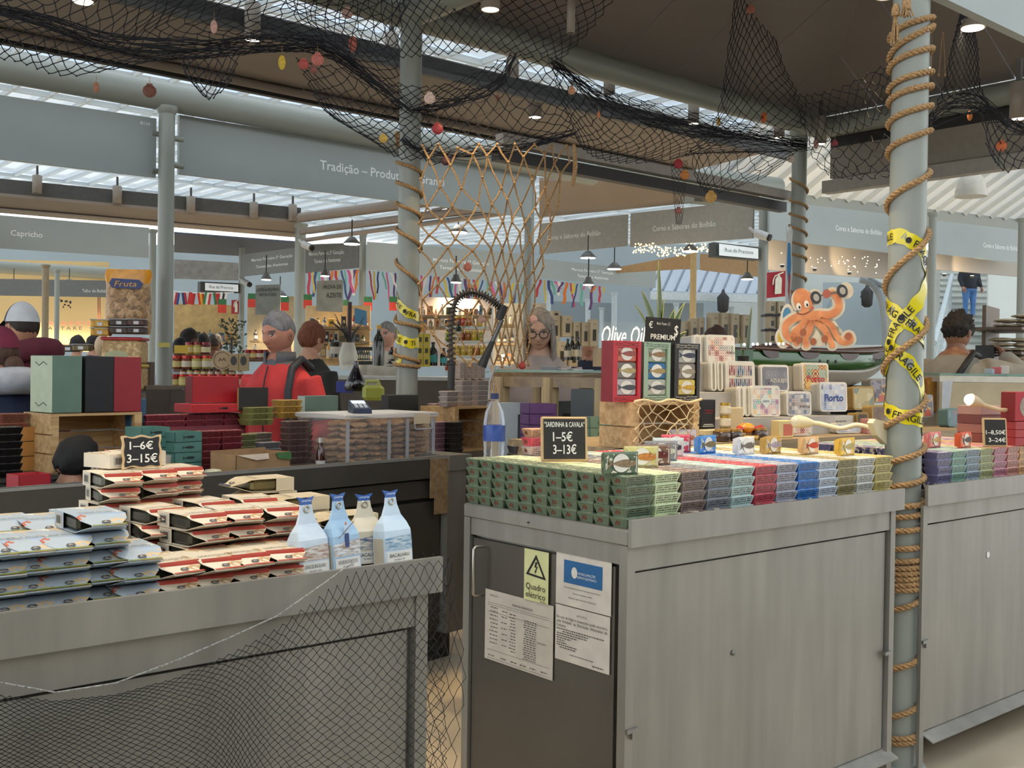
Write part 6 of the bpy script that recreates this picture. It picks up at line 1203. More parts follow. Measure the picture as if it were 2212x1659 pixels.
M().prism([(-8*q, 205*q), (-3*q, 185*q), (2*q, 205*q), (7*q, 190*q), (5*q, 150*q), (8*q, 100*q), (3*q, 40*q), (-3*q, 0), (-6*q, 40*q), (-7*q, 110*q), (-5*q, 160*q)], -.004, .004).obj('board', pm('#d0d4d4'), t); M().prism([(-3*q, 165*q), (2*q, 165*q), (5*q, 120*q), (1*q, 60*q), (-4*q, 110*q)], -.006, -.0045).obj('blue_print', pm('#3f86b8'), t); M().prism([(0, 100*q), (4*q, 95*q), (2*q, 40*q), (-1*q, 60*q)], -.008, -.0065).obj('red_print', pm('#a84a4c'), t)
# fairy lights along the gunwale
for k in range(7): p = W(1608 + k * 14 + (k % 2) * 5, 744 - k * .3, 4.98); M().ell((0, 0, 0), .006, .006, .006, 8, 6).obj('fairy_light', MT['lampw'], None, p, label=f'tiny white fairy light on the boat rim, {ORD[k+1]} from left', cat='light', group='fairy lights on the boat')
# desk with glass top, water bottle and boxes at its foot
dk = thing('desk', 'taped wooden desk with glass top beside the rope net', 'desk', (0, 0, 0)); dA, dB = W(1064, 798, 5.35), W(1312, 800, 5.0)
ax = (dB - dA); ax.z = 0; nn = V((-ax.y, ax.x, 0)).normalized() * .45; up = V((0, 0, 1))
def slab(a, b, n, z0, z1): return M().hexa([a + up*z0, b + up*z0, b + n + up*z0, a + n + up*z0, a + up*z1, b + up*z1, b + n + up*z1, a + n + up*z1])
slab(dA, dB, nn, -.012, 0).obj('glass_top', clearmat('glass_green', (.75, .9, .85), .3, .05, (.5, .7, .65)), dk); slab(dA, dA.lerp(dB, .97), nn * .06, -.085, -.013).obj('front_board', mat('taped_wood', '#77603f', .4, var=.35, scale=14, coat=.3), dk); slab(dA, dB, nn, -.035, -.014).obj('top_board', WOOD, dk)
for f in (.06, .5, .94):
    for g in (.05, .9): q = dA.lerp(dB, f) + nn * g; M().box(q.x-.03, q.x+.03, q.y-.03, q.y+.03, 0, dA.z - .036).obj('leg', woodmat('desk_leg', '#9a8564', '#b8a27c', 3, 'Z'), dk)
slab(dA.lerp(dB, .7), dB, nn * .05, -1.0, -.09).obj('dark_panel', pm('#1f2a2e', .3), dk)
for k, (px, py, w, h, c) in enumerate(((1285, 792, .1, .004, '#c9ccd2'), (1255, 796, .12, .003, '#b8bcc4'), (1220, 794, .05, .018, '#6a6c70'))):
    p = W(px, py, 5.15); carton('paper_stack' if k < 2 else 'stapler', ['loose papers at the right end of the desk', 'blue-grey folder on the glass desk', 'grey stapler on the glass desk'][k], (p.x, p.y + .1, dA.z + .001 + (.004 if k == 1 else 0)), .2*k, w, .09, h, c, cat='office item')
p = W(1066, 1035, 4.2); t = thing('water_bottle', 'clear plastic water bottle with blue label behind the green tins', 'bottle', (p.x, p.y, 1.0)); prof = [(.03, 0), (.042, .01)] + [(.042 - .002 * (k % 2), .02 + k * .011) for k in range(11)] + [(.043, .145), (.043, .215), (.042, .23), (.036, .265), (.022, .295), (.0145, .305), (.0145, .322)]
M().lathe(prof, 24).obj('shell', clearmat('pet', (.95, .97, 1), .06, .05, (.85, .9, .95)), t); M().lathe([(.0445, .15), (.0445, .213)], 24, cap=False).obj('label', mat('water_label', '#14307a', .4, var=.3, scale=25, col2='#4a66a8'), t); M().lathe([(.0165, .316), (.0165, .338)], 16).obj('cap', pm('#1f2f5a'), t)
for k in range(6): p = W(1163, 985 - k * 22, 4.75); openbox(f'purple patterned box under the desk, {ORD[k+1]} from bottom', (p.x, p.y, 1.0 + k * .0475), -.3, .135, .1, .046, '#5b3a6a', 'purple boxes under the desk', False)
for k in range(5): p = W(1290, 985 - k * 22, 4.6); openbox(f'sage fish-print box left of the netted crate, {ORD[k+1]} from bottom', (p.x, p.y, 1.0 + k * .047), -.2, .14, .1, .046, '#5f7a6c', 'sage boxes left of the crate')
for k in range(4): p = W(1128, 985 - k * 10, 4.3); tin('#4a484c', (p.x, p.y, 1.0 + k * .032), f'dark grey tin behind the chalkboard, {ORD[k+1]} from bottom', -.3, 'dark tins by the water bottle', showlogo=False, H=.031)
p = W(1110, 900, 5.3); carton('poster', 'white poster leaning under the desk with dark figure', (p.x, p.y, .95), -.25, .16, .01, .32, '#a8b0b4', cat='poster', prints=[('dark_figure', (.02, .06, .02, .26), '#3a3e44')])
p = W(1222, 900, 5.3); carton('poster', 'grey portrait photograph leaning under the desk', (p.x, p.y, .98), -.25, .2, .01, .3, '#6f7672', cat='poster', prints=[('portrait', (-.02, .06, .1, .24), '#3f4644')])
# spring-arm boom
t = thing('boom_arm', 'black spring boom arm curving over the grey tins', 'boom arm', (0, 0, 0)); cv = [(976, 790, 5.6), (974, 740, 5.6), (976, 690, 5.6), (985, 650, 5.6), (1010, 632, 5.6), (1040, 636, 5.6), (1068, 652, 5.6), (1086, 668, 5.6)]; C_ = [W(*crom(cv, k/60)) for k in range(61)]
M().tube(C_, .011, 8).obj('tube', mat('boom_tube', '#4a4038', .4, metal=.5), t); m = M(); sp_ = []
for i in range(600):
    f = i / 600 * 60; k = min(59, int(f)); p_ = C_[k].lerp(C_[k+1], f - k); tg = (C_[k+1] - C_[k]).normalized(); x = V((_f.x, _f.y, 0)).normalized(); y = tg.cross(x).normalized(); a = i / 600 * 2*PI*34; sp_.append(p_ + x*.022*math.cos(a) + y*.022*math.sin(a))
m.tube(sp_, .003, 4); m.obj('spring', MT['dark'], t); m = M(); m.tube([W(1088, 660, 5.6), W(1078, 690, 5.6)], [.026, .022], 12); m.obj('joint', MT['dark'], t)
m = M(); m.tube([W(1085, 690, 5.6), W(1062, 742, 5.6)], .012, 8); m.obj('steel_rod', pm('#6f6f70', .3, metal=.8), t); m = M(); m.tube([W(1064, 738, 5.6), W(1040, 792, 5.6)], [.014, .026], 10); m.obj('grip', MT['dark'], t); m = M(); m.tube([W(976, 780, 5.6), W(974, 840, 5.6)], .02, 10); m.obj('clamp', MT['dark'], t)
t = thing('wire_bundle', 'frayed rope and wires hanging left of the desk', 'cable', (0, 0, 0))
for k in range(4): m = M(); m.tube([W(1070 - k*3, 790, 5.3), W(1058 + k*4, 825 + 5*k, 5.25), W(1056 + k*3, 865, 5.2)], .006, 5); m.obj('strand', MT['rope'] if k % 2 else pm('#8a8a8c'), t)
# far right counter goods
p = W(2126, 900, 4.6); 
for k, (c, z) in enumerate((('#8a4a44', 0), ('#9a6a60', .03), ('#6f3f3c', .06), ('#a8857a', .09))): carton('flat_box', f'reddish flat box in the pile behind the lit lamp, {ORD[k+1]} from bottom', (p.x, p.y, RZ + z * 1.3), -.2, .2, .12, .038, c, cat='box', group='flat boxes behind the lamp')
p = W(2196, 900, 4.35); t = carton('sardine_box', 'red sardine box with oval picture at the right edge', (p.x + .05, p.y, RZ + .1), -.3, .16, .07, .12, '#a8222c', edge='#7a1c22'); disc_ = M(); disc_.add([(-.01 + .045*math.cos(k*PI/9), -.0358, .06 + .045*math.sin(k*PI/9)) for k in range(18)], [tuple(range(18))]); disc_.obj('oval_picture', mat('oval_art', '#8f7f70', .5, var=.4, scale=40), t)
for k in range(3): carton('sardine_box', f'red flat sardine box under the oval picture box, {ORD[k+1]} from bottom', (p.x + .06, p.y + .005, RZ + k * .033), -.3, .17, .09, .032, '#a83a3c', group='red sardine boxes')
p = W(2150, 948, 4.15); chalkboard('price_board', .1, .115, (p.x, p.y, RZ + .005), -.62, .12, [('1–8,50€', .5, .5, .8, .14), ('3–24€', .55, .24, .7, .14)], 'small chalkboard priced 8,50€ on the far right tins')
# display case at the right
dc = thing('display_case', 'pale glass-topped display case behind the far right counter', 'display case', (0, 0, 0)); a, b = W(2030, 806, 6.2), W(2300, 812, 6.4); nn2 = V((-(b-a).y, (b-a).x, 0)).normalized() * .5; b.z = a.z
slab(a, b, nn2, -.012, 0).obj('glass_top', clearmat('case_glass', (.75, .9, .85), .35, .05, (.5, .75, .7)), dc); slab(a, b, nn2, -.05, -.014).obj('rail', pm('#cfc9ba'), dc); slab(a, b, nn2 * .05, -.35, -.052).obj('front', mat('case_front', '#b8a888', .5, var=.12, scale=6), dc); slab(a, b, nn2, -1.42, -.36).obj('base', pm('#a8a294'), dc)
M().quad(*[W(x, y, 6.15) for x, y in ((2034, 890), (2050, 890), (2058, 822), (2036, 822))]).obj('paper_sign', pm('#c9cdd2'), dc)
for k in range(3): p = W(2140 + k*14, 800, 6.35); carton('leaflets', f'leaflet stack on the display case, {ORD[k+1]} from left', (p.x, p.y, a.z + .001), .3*k, .06, .05, .03 + .01*k, ['#b0b8c4', '#c05a60', '#c9c4bc'][k], cat='leaflets', group='leaflets on the case')
codm = mat('dried_cod', '#b5a78c', .85, var=.2, scale=18, bump=.6); rc_ = random.Random(9); cm = []
for q in range(3):
    m = M(); n = 16; rg = []
    for i in range(9):
        s = i / 8; w = .02 + .075 * math.sin(PI * min(1, s*.9 + .06)) ; th = .014 * math.sin(PI * min(.97, s + .03)) + .003
        rg.append([((s - .5) * .34, w * math.cos(2*PI*k/n) * (1 + .12*rc_.uniform(-1, 1)), .018 + th * math.sin(2*PI*k/n)) for k in range(n)])
    m.loft(rg, 0, True, True, True); cm.append(m.mesh('dried_cod', codm))
sh = thing('cod_shelf', 'brown wooden rack holding dried cod at the right edge', 'rack', (0, 0, 0))
for k, z in enumerate((1.45, 1.62, 1.8)):
    q = W(2205, 800, 7.9); slab(V((q.x - .22, q.y - .1, 0)), V((q.x + .5, q.y + .1, 0)), V((-.1, .35, 0)), z - .02, z).obj('shelf', pm('#5a4a3c'), sh)
q = W(2205, 800, 7.9); slab(V((q.x + .0, q.y + .27, 0)), V((q.x + .5, q.y + .4, 0)), V((0, .03, 0)), 0, 1.98).obj('back_board', pm('#6a5644'), sh); slab(V((q.x - .2, q.y - .1, 0)), V((q.x + .5, q.y + .1, 0)), V((-.1, .33, 0)), 0, 1.40).obj('base', pm('#7a6a58'), sh)
for k, (px, z, n) in enumerate(((2170, 1.452, 3), (2215, 1.452, 4), (2178, 1.622, 3), (2222, 1.622, 3), (2190, 1.802, 2), (2228, 1.802, 3))):
    for j in range(n): p = W(px, 800, 7.95); put('dried_cod', cm[(k+j) % 3], None, (p.x, p.y + .05, z + .0 + j * .036), .3 + rc_.uniform(-.2, .2), f'pale dried cod piece on the right rack, {ORD[k+1]} pile, {ORD[j+1]} from bottom', 'dried fish', 'dried cod at the right edge')
# ================================================================ people
from mathutils import noise
def headpt(th, ph):
    x, y, z = math.sin(ph)*math.sin(th), -math.sin(ph)*math.cos(th), math.cos(ph); p = V((x*.076, y*.096, z*.118)); g = lambda v, c, s: math.exp(-((v - c)/s)**2)
    if z < 0:
        t = -z; p.x *= 1 - .27*t*t; p.y *= (1 - .07*t) if y < 0 else (1 - .38*t)
    if y < 0:
        X, Z = p.x, p.z
        p.y -= .023*g(X, 0, .011)*g(Z, -.024, .017) + .012*g(X, 0, .009)*g(Z, 0, .026) - .010*g(abs(X), .031, .015)*g(Z, .010, .011) + .004*g(Z, .03, .009)*g(X, 0, .05) + .006*g(X, 0, .022)*g(Z, -.058, .009) + .006*g(X, 0, .025)*g(Z, -.096, .016) + .004*g(abs(X), .042, .016)*g(Z, -.02, .02)
    return p
def headmat(p):
    X, Z = p.x, p.z
    if p.y < -.03:
        e = ((abs(X) - .031)/.0125)**2 + ((Z - .007)/.0042)**2
        if e < 1: return 5 if ((abs(X) - .031)/.0058)**2 + ((Z - .007)/.006)**2 < 1 else 4
        if ((abs(X) - .031)/.0145)**2 + ((Z - .0105)/.0068)**2 < 1 and Z > .008: return 6
        if .014 < abs(X) < .05 and abs(Z - .033 + abs(X)*.12) < .0048: return 6
        if abs(X) < .023 and abs(Z + .058) < .0065 - abs(X)*.1: return 3
    return 2
NTH, NPH = 84, 66
def headgeo(mb, mx):
    P = [[headpt(2*PI*i/NTH, PI*(j + .02)/(NPH + .04)) for i in range(NTH)] for j in range(NPH + 1)]
    vs = [mx @ P[j][i] for j in range(NPH + 1) for i in range(NTH)]; fs = []; ms = []
    for j in range(NPH):
        for i in range(NTH):
            k = (i + 1) % NTH; fs.append((j*NTH + i, (j+1)*NTH + i, (j+1)*NTH + k, j*NTH + k)); ms.append(headmat((P[j][i] + P[j+1][k]) / 2))
    mb.add(vs, fs, ms, True)
    for s in (-1, 1):
        o = mb.mx; mb.mx = mx; mb.ell((s*.077, .008, -.006), .009, .017, .031, 10, 8, 2); mb.ell((s*.083, .004, -.004), .006, .010, .019, 8, 6, 3); mb.mx = o
def hairgeo(mb, mx, style, seed=1, thick=1.0):
    sc = {'short': 1.085, 'curly': 1.2, 'bob': 1.16, 'long': 1.09, 'bun': 1.08, 'full': 1.22}[style]
    def lim(th):
        a = abs((th + PI) % (2*PI) - PI)   # 0 front, pi back
        fr = {'short': .41, 'curly': .43, 'bob': .42, 'long': .37, 'bun': .42, 'full': .62}[style]; bk = {'short': .70, 'curly': .80, 'bob': .84, 'long': .85, 'bun': .8, 'full': 1.12}[style]; sd = {'short': .56, 'curly': .66, 'bob': .74, 'long': .72, 'bun': .56, 'full': 1.15}[style]
        if a < 1.0: return (fr + (sd - fr) * (a / 1.0) ** 2) * PI * .78
        if a < 1.75: return (sd) * PI * .78 if style != 'short' and style != 'bun' else sd * PI * (.78 + .06 * (a - 1))
        return (sd + (bk - sd) * min(1, (a - 1.75) / .5)) * PI * .80
    n, m = 72, 26; vs = []
    for j in range(m + 1):
        for i in range(n):
            th = 2*PI*i/n; ph = max(.02, lim(th) * (1 + .05 * noise.noise(V((math.sin(th)*9, math.cos(th)*9, seed))) + .04 * noise.noise(V((math.sin(th)*25, math.cos(th)*25, seed)))) * j / m); p = headpt(th, ph); am = {'short': .05, 'curly': .34, 'bob': .09, 'long': .04, 'bun': .04, 'full': .08}[style]
            tp_ = min(1, (1 - j / m) * (3.5 if style == 'short' else 6)) ** .7; q = p * (1 + (sc - 1) * tp_ + tp_ * am * noise.noise((p + V((seed, 0, 0))) * (75 if style == 'curly' else 26)) + .03 * noise.noise(V((th*9, ph*2, seed))))
            if j == m: q = p * 1.0
            vs.append(mx @ q)
    fs = [(j*n + i, (j+1)*n + i, (j+1)*n + (i+1) % n, j*n + (i+1) % n) for j in range(m) for i in range(n)]; mb.add(vs, fs, 0, True)
    if style == 'long':
        rg = []
        for j in range(12):
            z = .05 - j * .034; w = 1.08 + .02 * j; rg.append([mx @ V((.08*w*math.sin(a)*(1 + .03*noise.noise(V((a*6, j*.4, seed)))), -.095*w*math.cos(a)*.98 + .01, z)) for a in [PI*(.30 + 1.4*k/30) for k in range(31)]] + [mx @ V((.07*w*math.sin(a), -.08*w*math.cos(a)*.98 + .01, z)) for a in [PI*(1.70 - 1.4*k/30) for k in range(31)]])
        mb.loft(rg, 0, True, True, True)
    if style == 'bun':
        o = mb.mx; mb.mx = mx; mb.ell((0, .12, -.055), .045, .045, .05, 14, 10); mb.mx = o
def handgeo(mb, wrist, d, up, s=1., m=2, curl=.5):
    d = V(d).normalized(); n = V(up) - d * V(up).dot(d); n.normalize(); x = d.cross(n); w = V(wrist)
    mb.loft([[w + d*a*s + x*(c*b*s) + n*(e*h*s) for c, e in ((-1, -1), (1, -1), (1, 1), (-1, 1))] for a, b, h in ((-.01, .022, .016), (.03, .036, .014), (.07, .041, .012), (.09, .039, .010))], m, True, True, True)
    for k, L in enumerate((.068, .078, .073, .056)):
        b = w + d*.085*s + x*((-.030 + k*.020)*s); c1 = d*math.cos(curl*.5) - n*math.sin(curl*.5); c2 = d*math.cos(curl*1.2) - n*math.sin(curl*1.2); mb.tube([b - d*.01*s, b + c1*L*.45*s, b + c1*L*.45*s + c2*L*.55*s], [.0095*s, .009*s, .006*s], 7, m)
    b = w - x*.03*s + d*.025*s; mb.tube([b, b - x*.028*s + d*.03*s - n*.008*s, b - x*.030*s + d*.062*s - n*.02*s], [.011*s, .010*s, .007*s], 7, m)
def person(label, px, py_top, d, yaw, top='#555555', legs='#2c2f3a', skin='#b98a70', hair=('short', '#3a302a'), H=None, lean=0., hy=0., hp=0., arms=None, bulk=1.0, vox=.018, collar=None, foot=None, seated=False, name='person'):
    pt = W(px, py_top, d); H = H or pt.z; k = H / 1.75; t = thing(name, label, 'person', (pt.x, pt.y, foot if foot is not None else 0), yaw)
    # place so that the head, not the feet, lands on the picture column
    hoff = Matrix.Rotation(yaw, 3, 'Z') @ V((0, -math.sin(lean) * .62 * k, 0)); t.location.x -= hoff.x; t.location.y -= hoff.y
    hipz = .93 * k; LM = Matrix.Translation((0, 0, hipz)) @ Matrix.Rotation(lean, 4, 'X') @ Matrix.Translation((0, 0, -hipz))
    b = M(); S = lambda x, y, z: V((x*k, y*k, z*k)); U = lambda x, y, z: LM @ S(x, y, z)
    def el(c, rx, ry, up): 
        return [LM @ V((c[0]*k + rx*k*bulk*math.cos(2*PI*q/18), c[1]*k + ry*k*bulk*math.sin(2*PI*q/18), c[2]*k)) if up else V((c[0]*k + rx*k*math.cos(2*PI*q/18), c[1]*k + ry*k*math.sin(2*PI*q/18), c[2]*k)) for q in range(18)]
    b.loft([el((0, .01, z), rx, ry, True) for z, rx, ry in ((.82, .185, .135), (.95, .185, .135), (1.08, .175, .125), (1.22, .195, .135), (1.32, .20, .13), (1.395, .155, .105), (1.45, .095, .085), (1.49, .07, .07))], 0)
    b.loft([el((0, .008, z), r_/bulk, r_/bulk, True) for z, r_ in ((1.42, .06), (1.50, .055), (1.56, .055))], 0)
    for s in (-1, 1):
        b.tube([S(s*.095, .01, .90), S(s*.10, 0, .5), S(s*.10, .01, .10)], [.098*k, .066*k, .05*k], 12); b.tube([S(s*.10, .03, .06), S(s*.11, -.06, .045), S(s*.115, -.15, .035)], [.045*k, .045*k, .035*k], 10)
    A = arms or {}; hands = []
    for s in (-1, 1):
        e, wr = A.get(s, ((s*.26, .03, 1.12), (s*.25, -.10, .90))); e = U(*e); wr = U(*wr); sh = U(s*.17, .01, 1.365)
        b.tube([sh, sh.lerp(e, .5), e, e.lerp(wr, .5), wr], [.075*k*bulk, .066*k*bulk, .056*k*bulk, .05*k*bulk, .04*k*bulk], 12); hands.append((wr, (wr - e).normalized(), s))
    me = b.mesh('tmp', MT['black']); o = bpy.data.objects.new('tmp', me); COL.objects.link(o); md = o.modifiers.new('r', 'REMESH'); md.mode = 'VOXEL'; md.voxel_size = vox; s2 = o.modifiers.new('s', 'SMOOTH'); s2.iterations = 4; s2.factor = .5
    dg = bpy.context.evaluated_depsgraph_get(); dg.update(); ev = o.evaluated_get(dg); em = ev.to_mesh()
    vs = [v.co.copy() for v in em.vertices]; fs = [tuple(p.vertices) for p in em.polygons]; cs = [p.center.copy() for p in em.polygons]; ev.to_mesh_clear(); bpy.data.objects.remove(o)
    LI = LM.inverted(); ms = []
    for c in cs:
        q = (LI @ c) / k
        if q.z > 1.465 and abs(q.x) < .09: ms.append(2)
        elif q.z > 1.44 and abs(q.x) < .1 and collar: ms.append(7)
        elif c.z / k < .09: ms.append(8)
        elif c.z / k < .86 and (LI @ c).z / k < .86: ms.append(1)
        else: ms.append(0)
    F = M(); F.add(vs, fs, ms, True)
    HM = LM @ Matrix.Translation((0, -.012*k, 1.605*k)) @ Matrix.Rotation(hy, 4, 'Z') @ Matrix.Rotation(hp - lean, 4, 'X') @ Matrix.Scale(k, 4)
    headgeo(F, HM)
    for wr, dr, s in hands: handgeo(F, wr, dr, (s, 0, .2), k, 2)
    mats = [mat('clothing', top, .8, var=.12, scale=9, bump=.25), mat('trousers', legs, .8, var=.1, scale=9), mat('skin', skin, .5, var=.07, scale=25), pm(shade(skin, .82), .5), pm('#b8aaa0', .3), pm('#2a221e', .25), pm(shade(hair[1], .8), .7), pm(collar or top, .7), pm('#2a2523', .5)]
    F.obj('body', mats, t)
    if hair[0]: h = M(); hairgeo(h, HM, hair[0], seed=px % 17); h.obj('hair', mat('hair', hair[1], .75, var=.35, scale=55, stretch=(1, 1, .25)), t)
    t['hm'] = 0; del t['hm']
    return t, HM, k, LM
FACE = math.atan2(_f.y, _f.x) - PI/2     # yaw of someone looking the same way as the camera... +pi faces it
def yw(a): return FACE + a               # a = 0: faces the camera; + turns to picture right
# a figure faces -Y locally, so rotation FACE makes it look straight back at the camera
MR, HM, k, LM = person('man in a red zip jacket looking down at the stall', 606, 663, 5.7, yw(-.45), '#c2383a', '#2b2f3a', '#b07a66', ('short', '#6f7078'), hy=-.12, hp=.22, collar='#565a62', bulk=1.06, vox=.014)
def child(par, name, fn, m): mb = M(); fn(mb); return mb.obj(name, m, par)
child(MR, 'collar', lambda b: b.loft([[LM @ V((k*r*math.sin(a), k*(.0 - r*.9*math.cos(a)), k*z)) for a in [PI*(.12 + 1.76*q/20) for q in range(21)]] for r, z in ((.088, 1.42), (.092, 1.47), (.088, 1.51), (.080, 1.50))], 0, False, False, True), pm('#4d5058', .7))
child(MR, 'zip', lambda b: b.tube([LM @ V((.0, k*-y, k*z)) for y, z in ((.10, 1.43), (.128, 1.36), (.142, 1.26), (.136, 1.1), (.142, .95))], .004, 5), pm('#2a2326'))
child(MR, 'backpack_strap', lambda b: b.tube([LM @ V((k*x, k*y, k*z)) for x, y, z in ((.135, .1, 1.42), (.14, 0, 1.47), (.15, -.09, 1.42), (.16, -.135, 1.3), (.17, -.14, 1.15))], .022, 6), pm('#262a33'))
P2 = person('woman with short auburn hair and black coat seen from behind', 672, 688, 7.6, yw(2.5), '#23231f', '#26262a', '#b88a70', ('bob', '#6b3a22'), bulk=1.1)
C3p, HM3, k3, L3 = person('man in a white and navy cap and burgundy hoodie, back turned', 52, 640, 5.6, yw(-1.95), '#5f2133', '#2b2f3a', '#b8876c', ('short', '#2f2622'), hy=-.25, bulk=1.08, H=1.76)
def cap(par, HM, c1, c2, lift=1.1):
    b = M(); n, m = 40, 12; vs = []
    for j in range(m + 1):
        for i in range(n): p = headpt(2*PI*i/n, .02 + .44*PI*j/m) * lift; p.z += .012; vs.append(HM @ p)
    b.add(vs, [(j*n + i, (j+1)*n + i, (j+1)*n + (i+1) % n, j*n + (i+1) % n) for j in range(m) for i in range(n)], [(1 if min(i, n - i) < 9 else 0) for j in range(m) for i in range(n)], True); b.obj('cap_crown', [pm(c1, .8), pm(c2, .8)], par)
    b = M(); L = []; 
    for q in range(13): a = -1.05 + 2.1*q/12; L.append(a)
    b.loft([[HM @ V((.083*s*math.sin(a), -.105*s*math.cos(a) - (s-1)*.05*math.cos(a), .040 - (s-1)*.12)) for a in L] for s in (1.0, 1.35, 1.62)], 0, False, False, True); b.loft([[HM @ V((.083*s*math.sin(a), -.105*s*math.cos(a) - (s-1)*.05*math.cos(a), .036 - (s-1)*.12)) for a in L] for s in (1.62, 1.35, 1.0)], 0, False, False, True); b.obj('cap_peak', pm(c2, .8), par)
cap(C3p, HM3, '#c3c7cc', '#3a4150')
child(C3p, 'hood', lambda b: b.tube([L3 @ V((k3*.13*math.sin(a), k3*(.03 - .12*math.cos(a)), k3*(1.43 + .035*(1 - math.cos(a))/1))) for a in [PI*(.15 + 1.7*q/20) for q in range(21)]], [.03 + .03*math.sin(PI*q/20) for q in range(21)], 10), mat('hood_cloth', '#5f2133', .85, var=.1))
child(C3p, 'strap', lambda b: b.tube([L3 @ V((k3*x, k3*y, k3*z)) for x, y, z in ((.15, -.08, 1.42), (.15, .03, 1.475), (.15, .13, 1.4), (.14, .16, 1.25))], .016, 6), pm('#b9bcc2'))
C4p, HM4, k4, L4 = person('woman in a burgundy cap and navy jacket at left picture edge, back turned', 6, 680, 4.8, yw(-2.2), '#27324d', '#2b2f3a', '#b08068', ('bun', '#4a3328'), H=1.60, bulk=1.15)
cap(C4p, HM4, '#6f1f3a', '#6f1f3a', 1.11)
child(C4p, 'hood', lambda b: b.tube([L4 @ V((k4*.14*math.sin(a), k4*(.03 - .13*math.cos(a)), k4*(1.42 + .03*(1 - math.cos(a))))) for a in [PI*(.15 + 1.7*q/20) for q in range(21)]], [.032 + .03*math.sin(PI*q/20) for q in range(21)], 10), mat('hood_grey', '#a9b0bc', .85, var=.12, scale=25))
hp_ = bcp(156, .30); person('black-haired seller bending low behind the rear counter', 156, 940, dep(hp_), yw(2.4), '#1d1d20', '#222228', '#a87a60', ('full', '#0c0b0c'), H=1.17, hp=.9)
G6, HM6, k6, L6 = person('woman with glasses and long grey hair leaning over the desk', 1166, 704, 6.35, yw(-.1), '#a99c96', '#3a3d46', '#c29a84', ('long', '#8a8178'), lean=.28, hp=.35, H=1.86, arms={-1: ((-.27, -.1, 1.1), (-.15, -.35, 1.05)), 1: ((.27, -.1, 1.1), (.15, -.35, 1.05))})
gm = M()
for s in (-1, 1): gm.tube([HM6 @ V((s*.033 + .024*math.cos(a), -.108, .006 + .021*math.sin(a))) for a in [2*PI*q/18 for q in range(18)]], .0028, 5, closed=True); gm.tube([HM6 @ V((s*.056, -.104, .012)), HM6 @ V((s*.08, -.03, .014)), HM6 @ V((s*.082, .01, .0))], .0022, 5)
gm.tube([HM6 @ V((-.009, -.111, .01)), HM6 @ V((.009, -.111, .01))], .0022, 5); gm.obj('glasses', pm('#241f1e', .3), G6)
G7, HM7, k7, L7 = person('curly-haired man in a beige coat raising a camera, seen from behind', 2068, 668, 7.1, yw(2.35), '#938b7e', '#3a352f', '#8f6248', ('curly', '#221c19'), bulk=1.25, H=1.88, hp=.3, arms={-1: ((-.34, -.16, 1.34), (-.15, -.40, 1.46)), 1: ((.38, -.14, 1.30), (.16, -.38, 1.44))})
child(G7, 'camera_strap', lambda b: b.tube([L7 @ V((k7*x, k7*y, k7*z)) for x, y, z in ((-.1, -.1, 1.46), (-.13, .06, 1.48), (-.1, .18, 1.36), (.0, .205, 1.15))], .02, 6), pm('#1c1a19'))
child(G7, 'camera', lambda b: b.box(-.06*k7, .06*k7, -.5*k7, -.44*k7, 1.44*k7, 1.54*k7), pm('#1f1f22', .4))
person('grey-haired man in a pale shirt behind the oil bottles', 838, 690, 10.4, yw(-.15), '#b3aa9a', '#34373f', '#b88672', ('short', '#77726c'), hy=-.3)
person('dark-haired far shopper in a navy coat right of the boxed bottles', 1271, 702, 9.8, yw(.1), '#23283a', '#26282f', '#b08068', ('short', '#3a302c'), H=1.83)
person('brown-haired woman mostly hidden behind the warm tile tin', 1546, 694, 6.7, yw(2.8), '#5a4a44', '#2c2c30', '#b08068', ('bob', '#4a3329'), H=1.74)
for i, (px, y, c, tp) in enumerate(((407, 704, '#1c1613', '#8f9a3c'), (437, 716, '#120f10', '#4a3a34'), (464, 716, '#2a211c', '#3a322f'), (390, 724, '#17151a', '#9aa0a8'))):
    person(f'dark-haired shopper at the far jam stall, {["tallest, in yellow-green", "second, black hair", "rightmost, cropped hair", "leftmost, bent low in grey"][i]}', px, y, (11.0, 11.7, 12.4, 10.2)[i], yw(2.6 + .2*i), tp, '#26262a', '#5f4030', ('short', c), vox=.03)
for i, (px, y) in enumerate(((166, 722), (202, 720))): person(f'dark-haired far visitor before the meat stall, {"left" if i == 0 else "right"}', px, y, 13.5 + i * .8, yw(3), '#3a3f52', '#26262a', '#b08068', ('bob', '#1c1615'), vox=.03)
person('person in blue jeans and dark quilted vest coming down the stairs', 2096, 545, 25.0, yw(.2), '#2c3038', '#5a86c0', '#b98a70', ('short', '#3a302a'), H=1.72, foot=W(2096, 545, 25).z - 1.72, vox=.03)
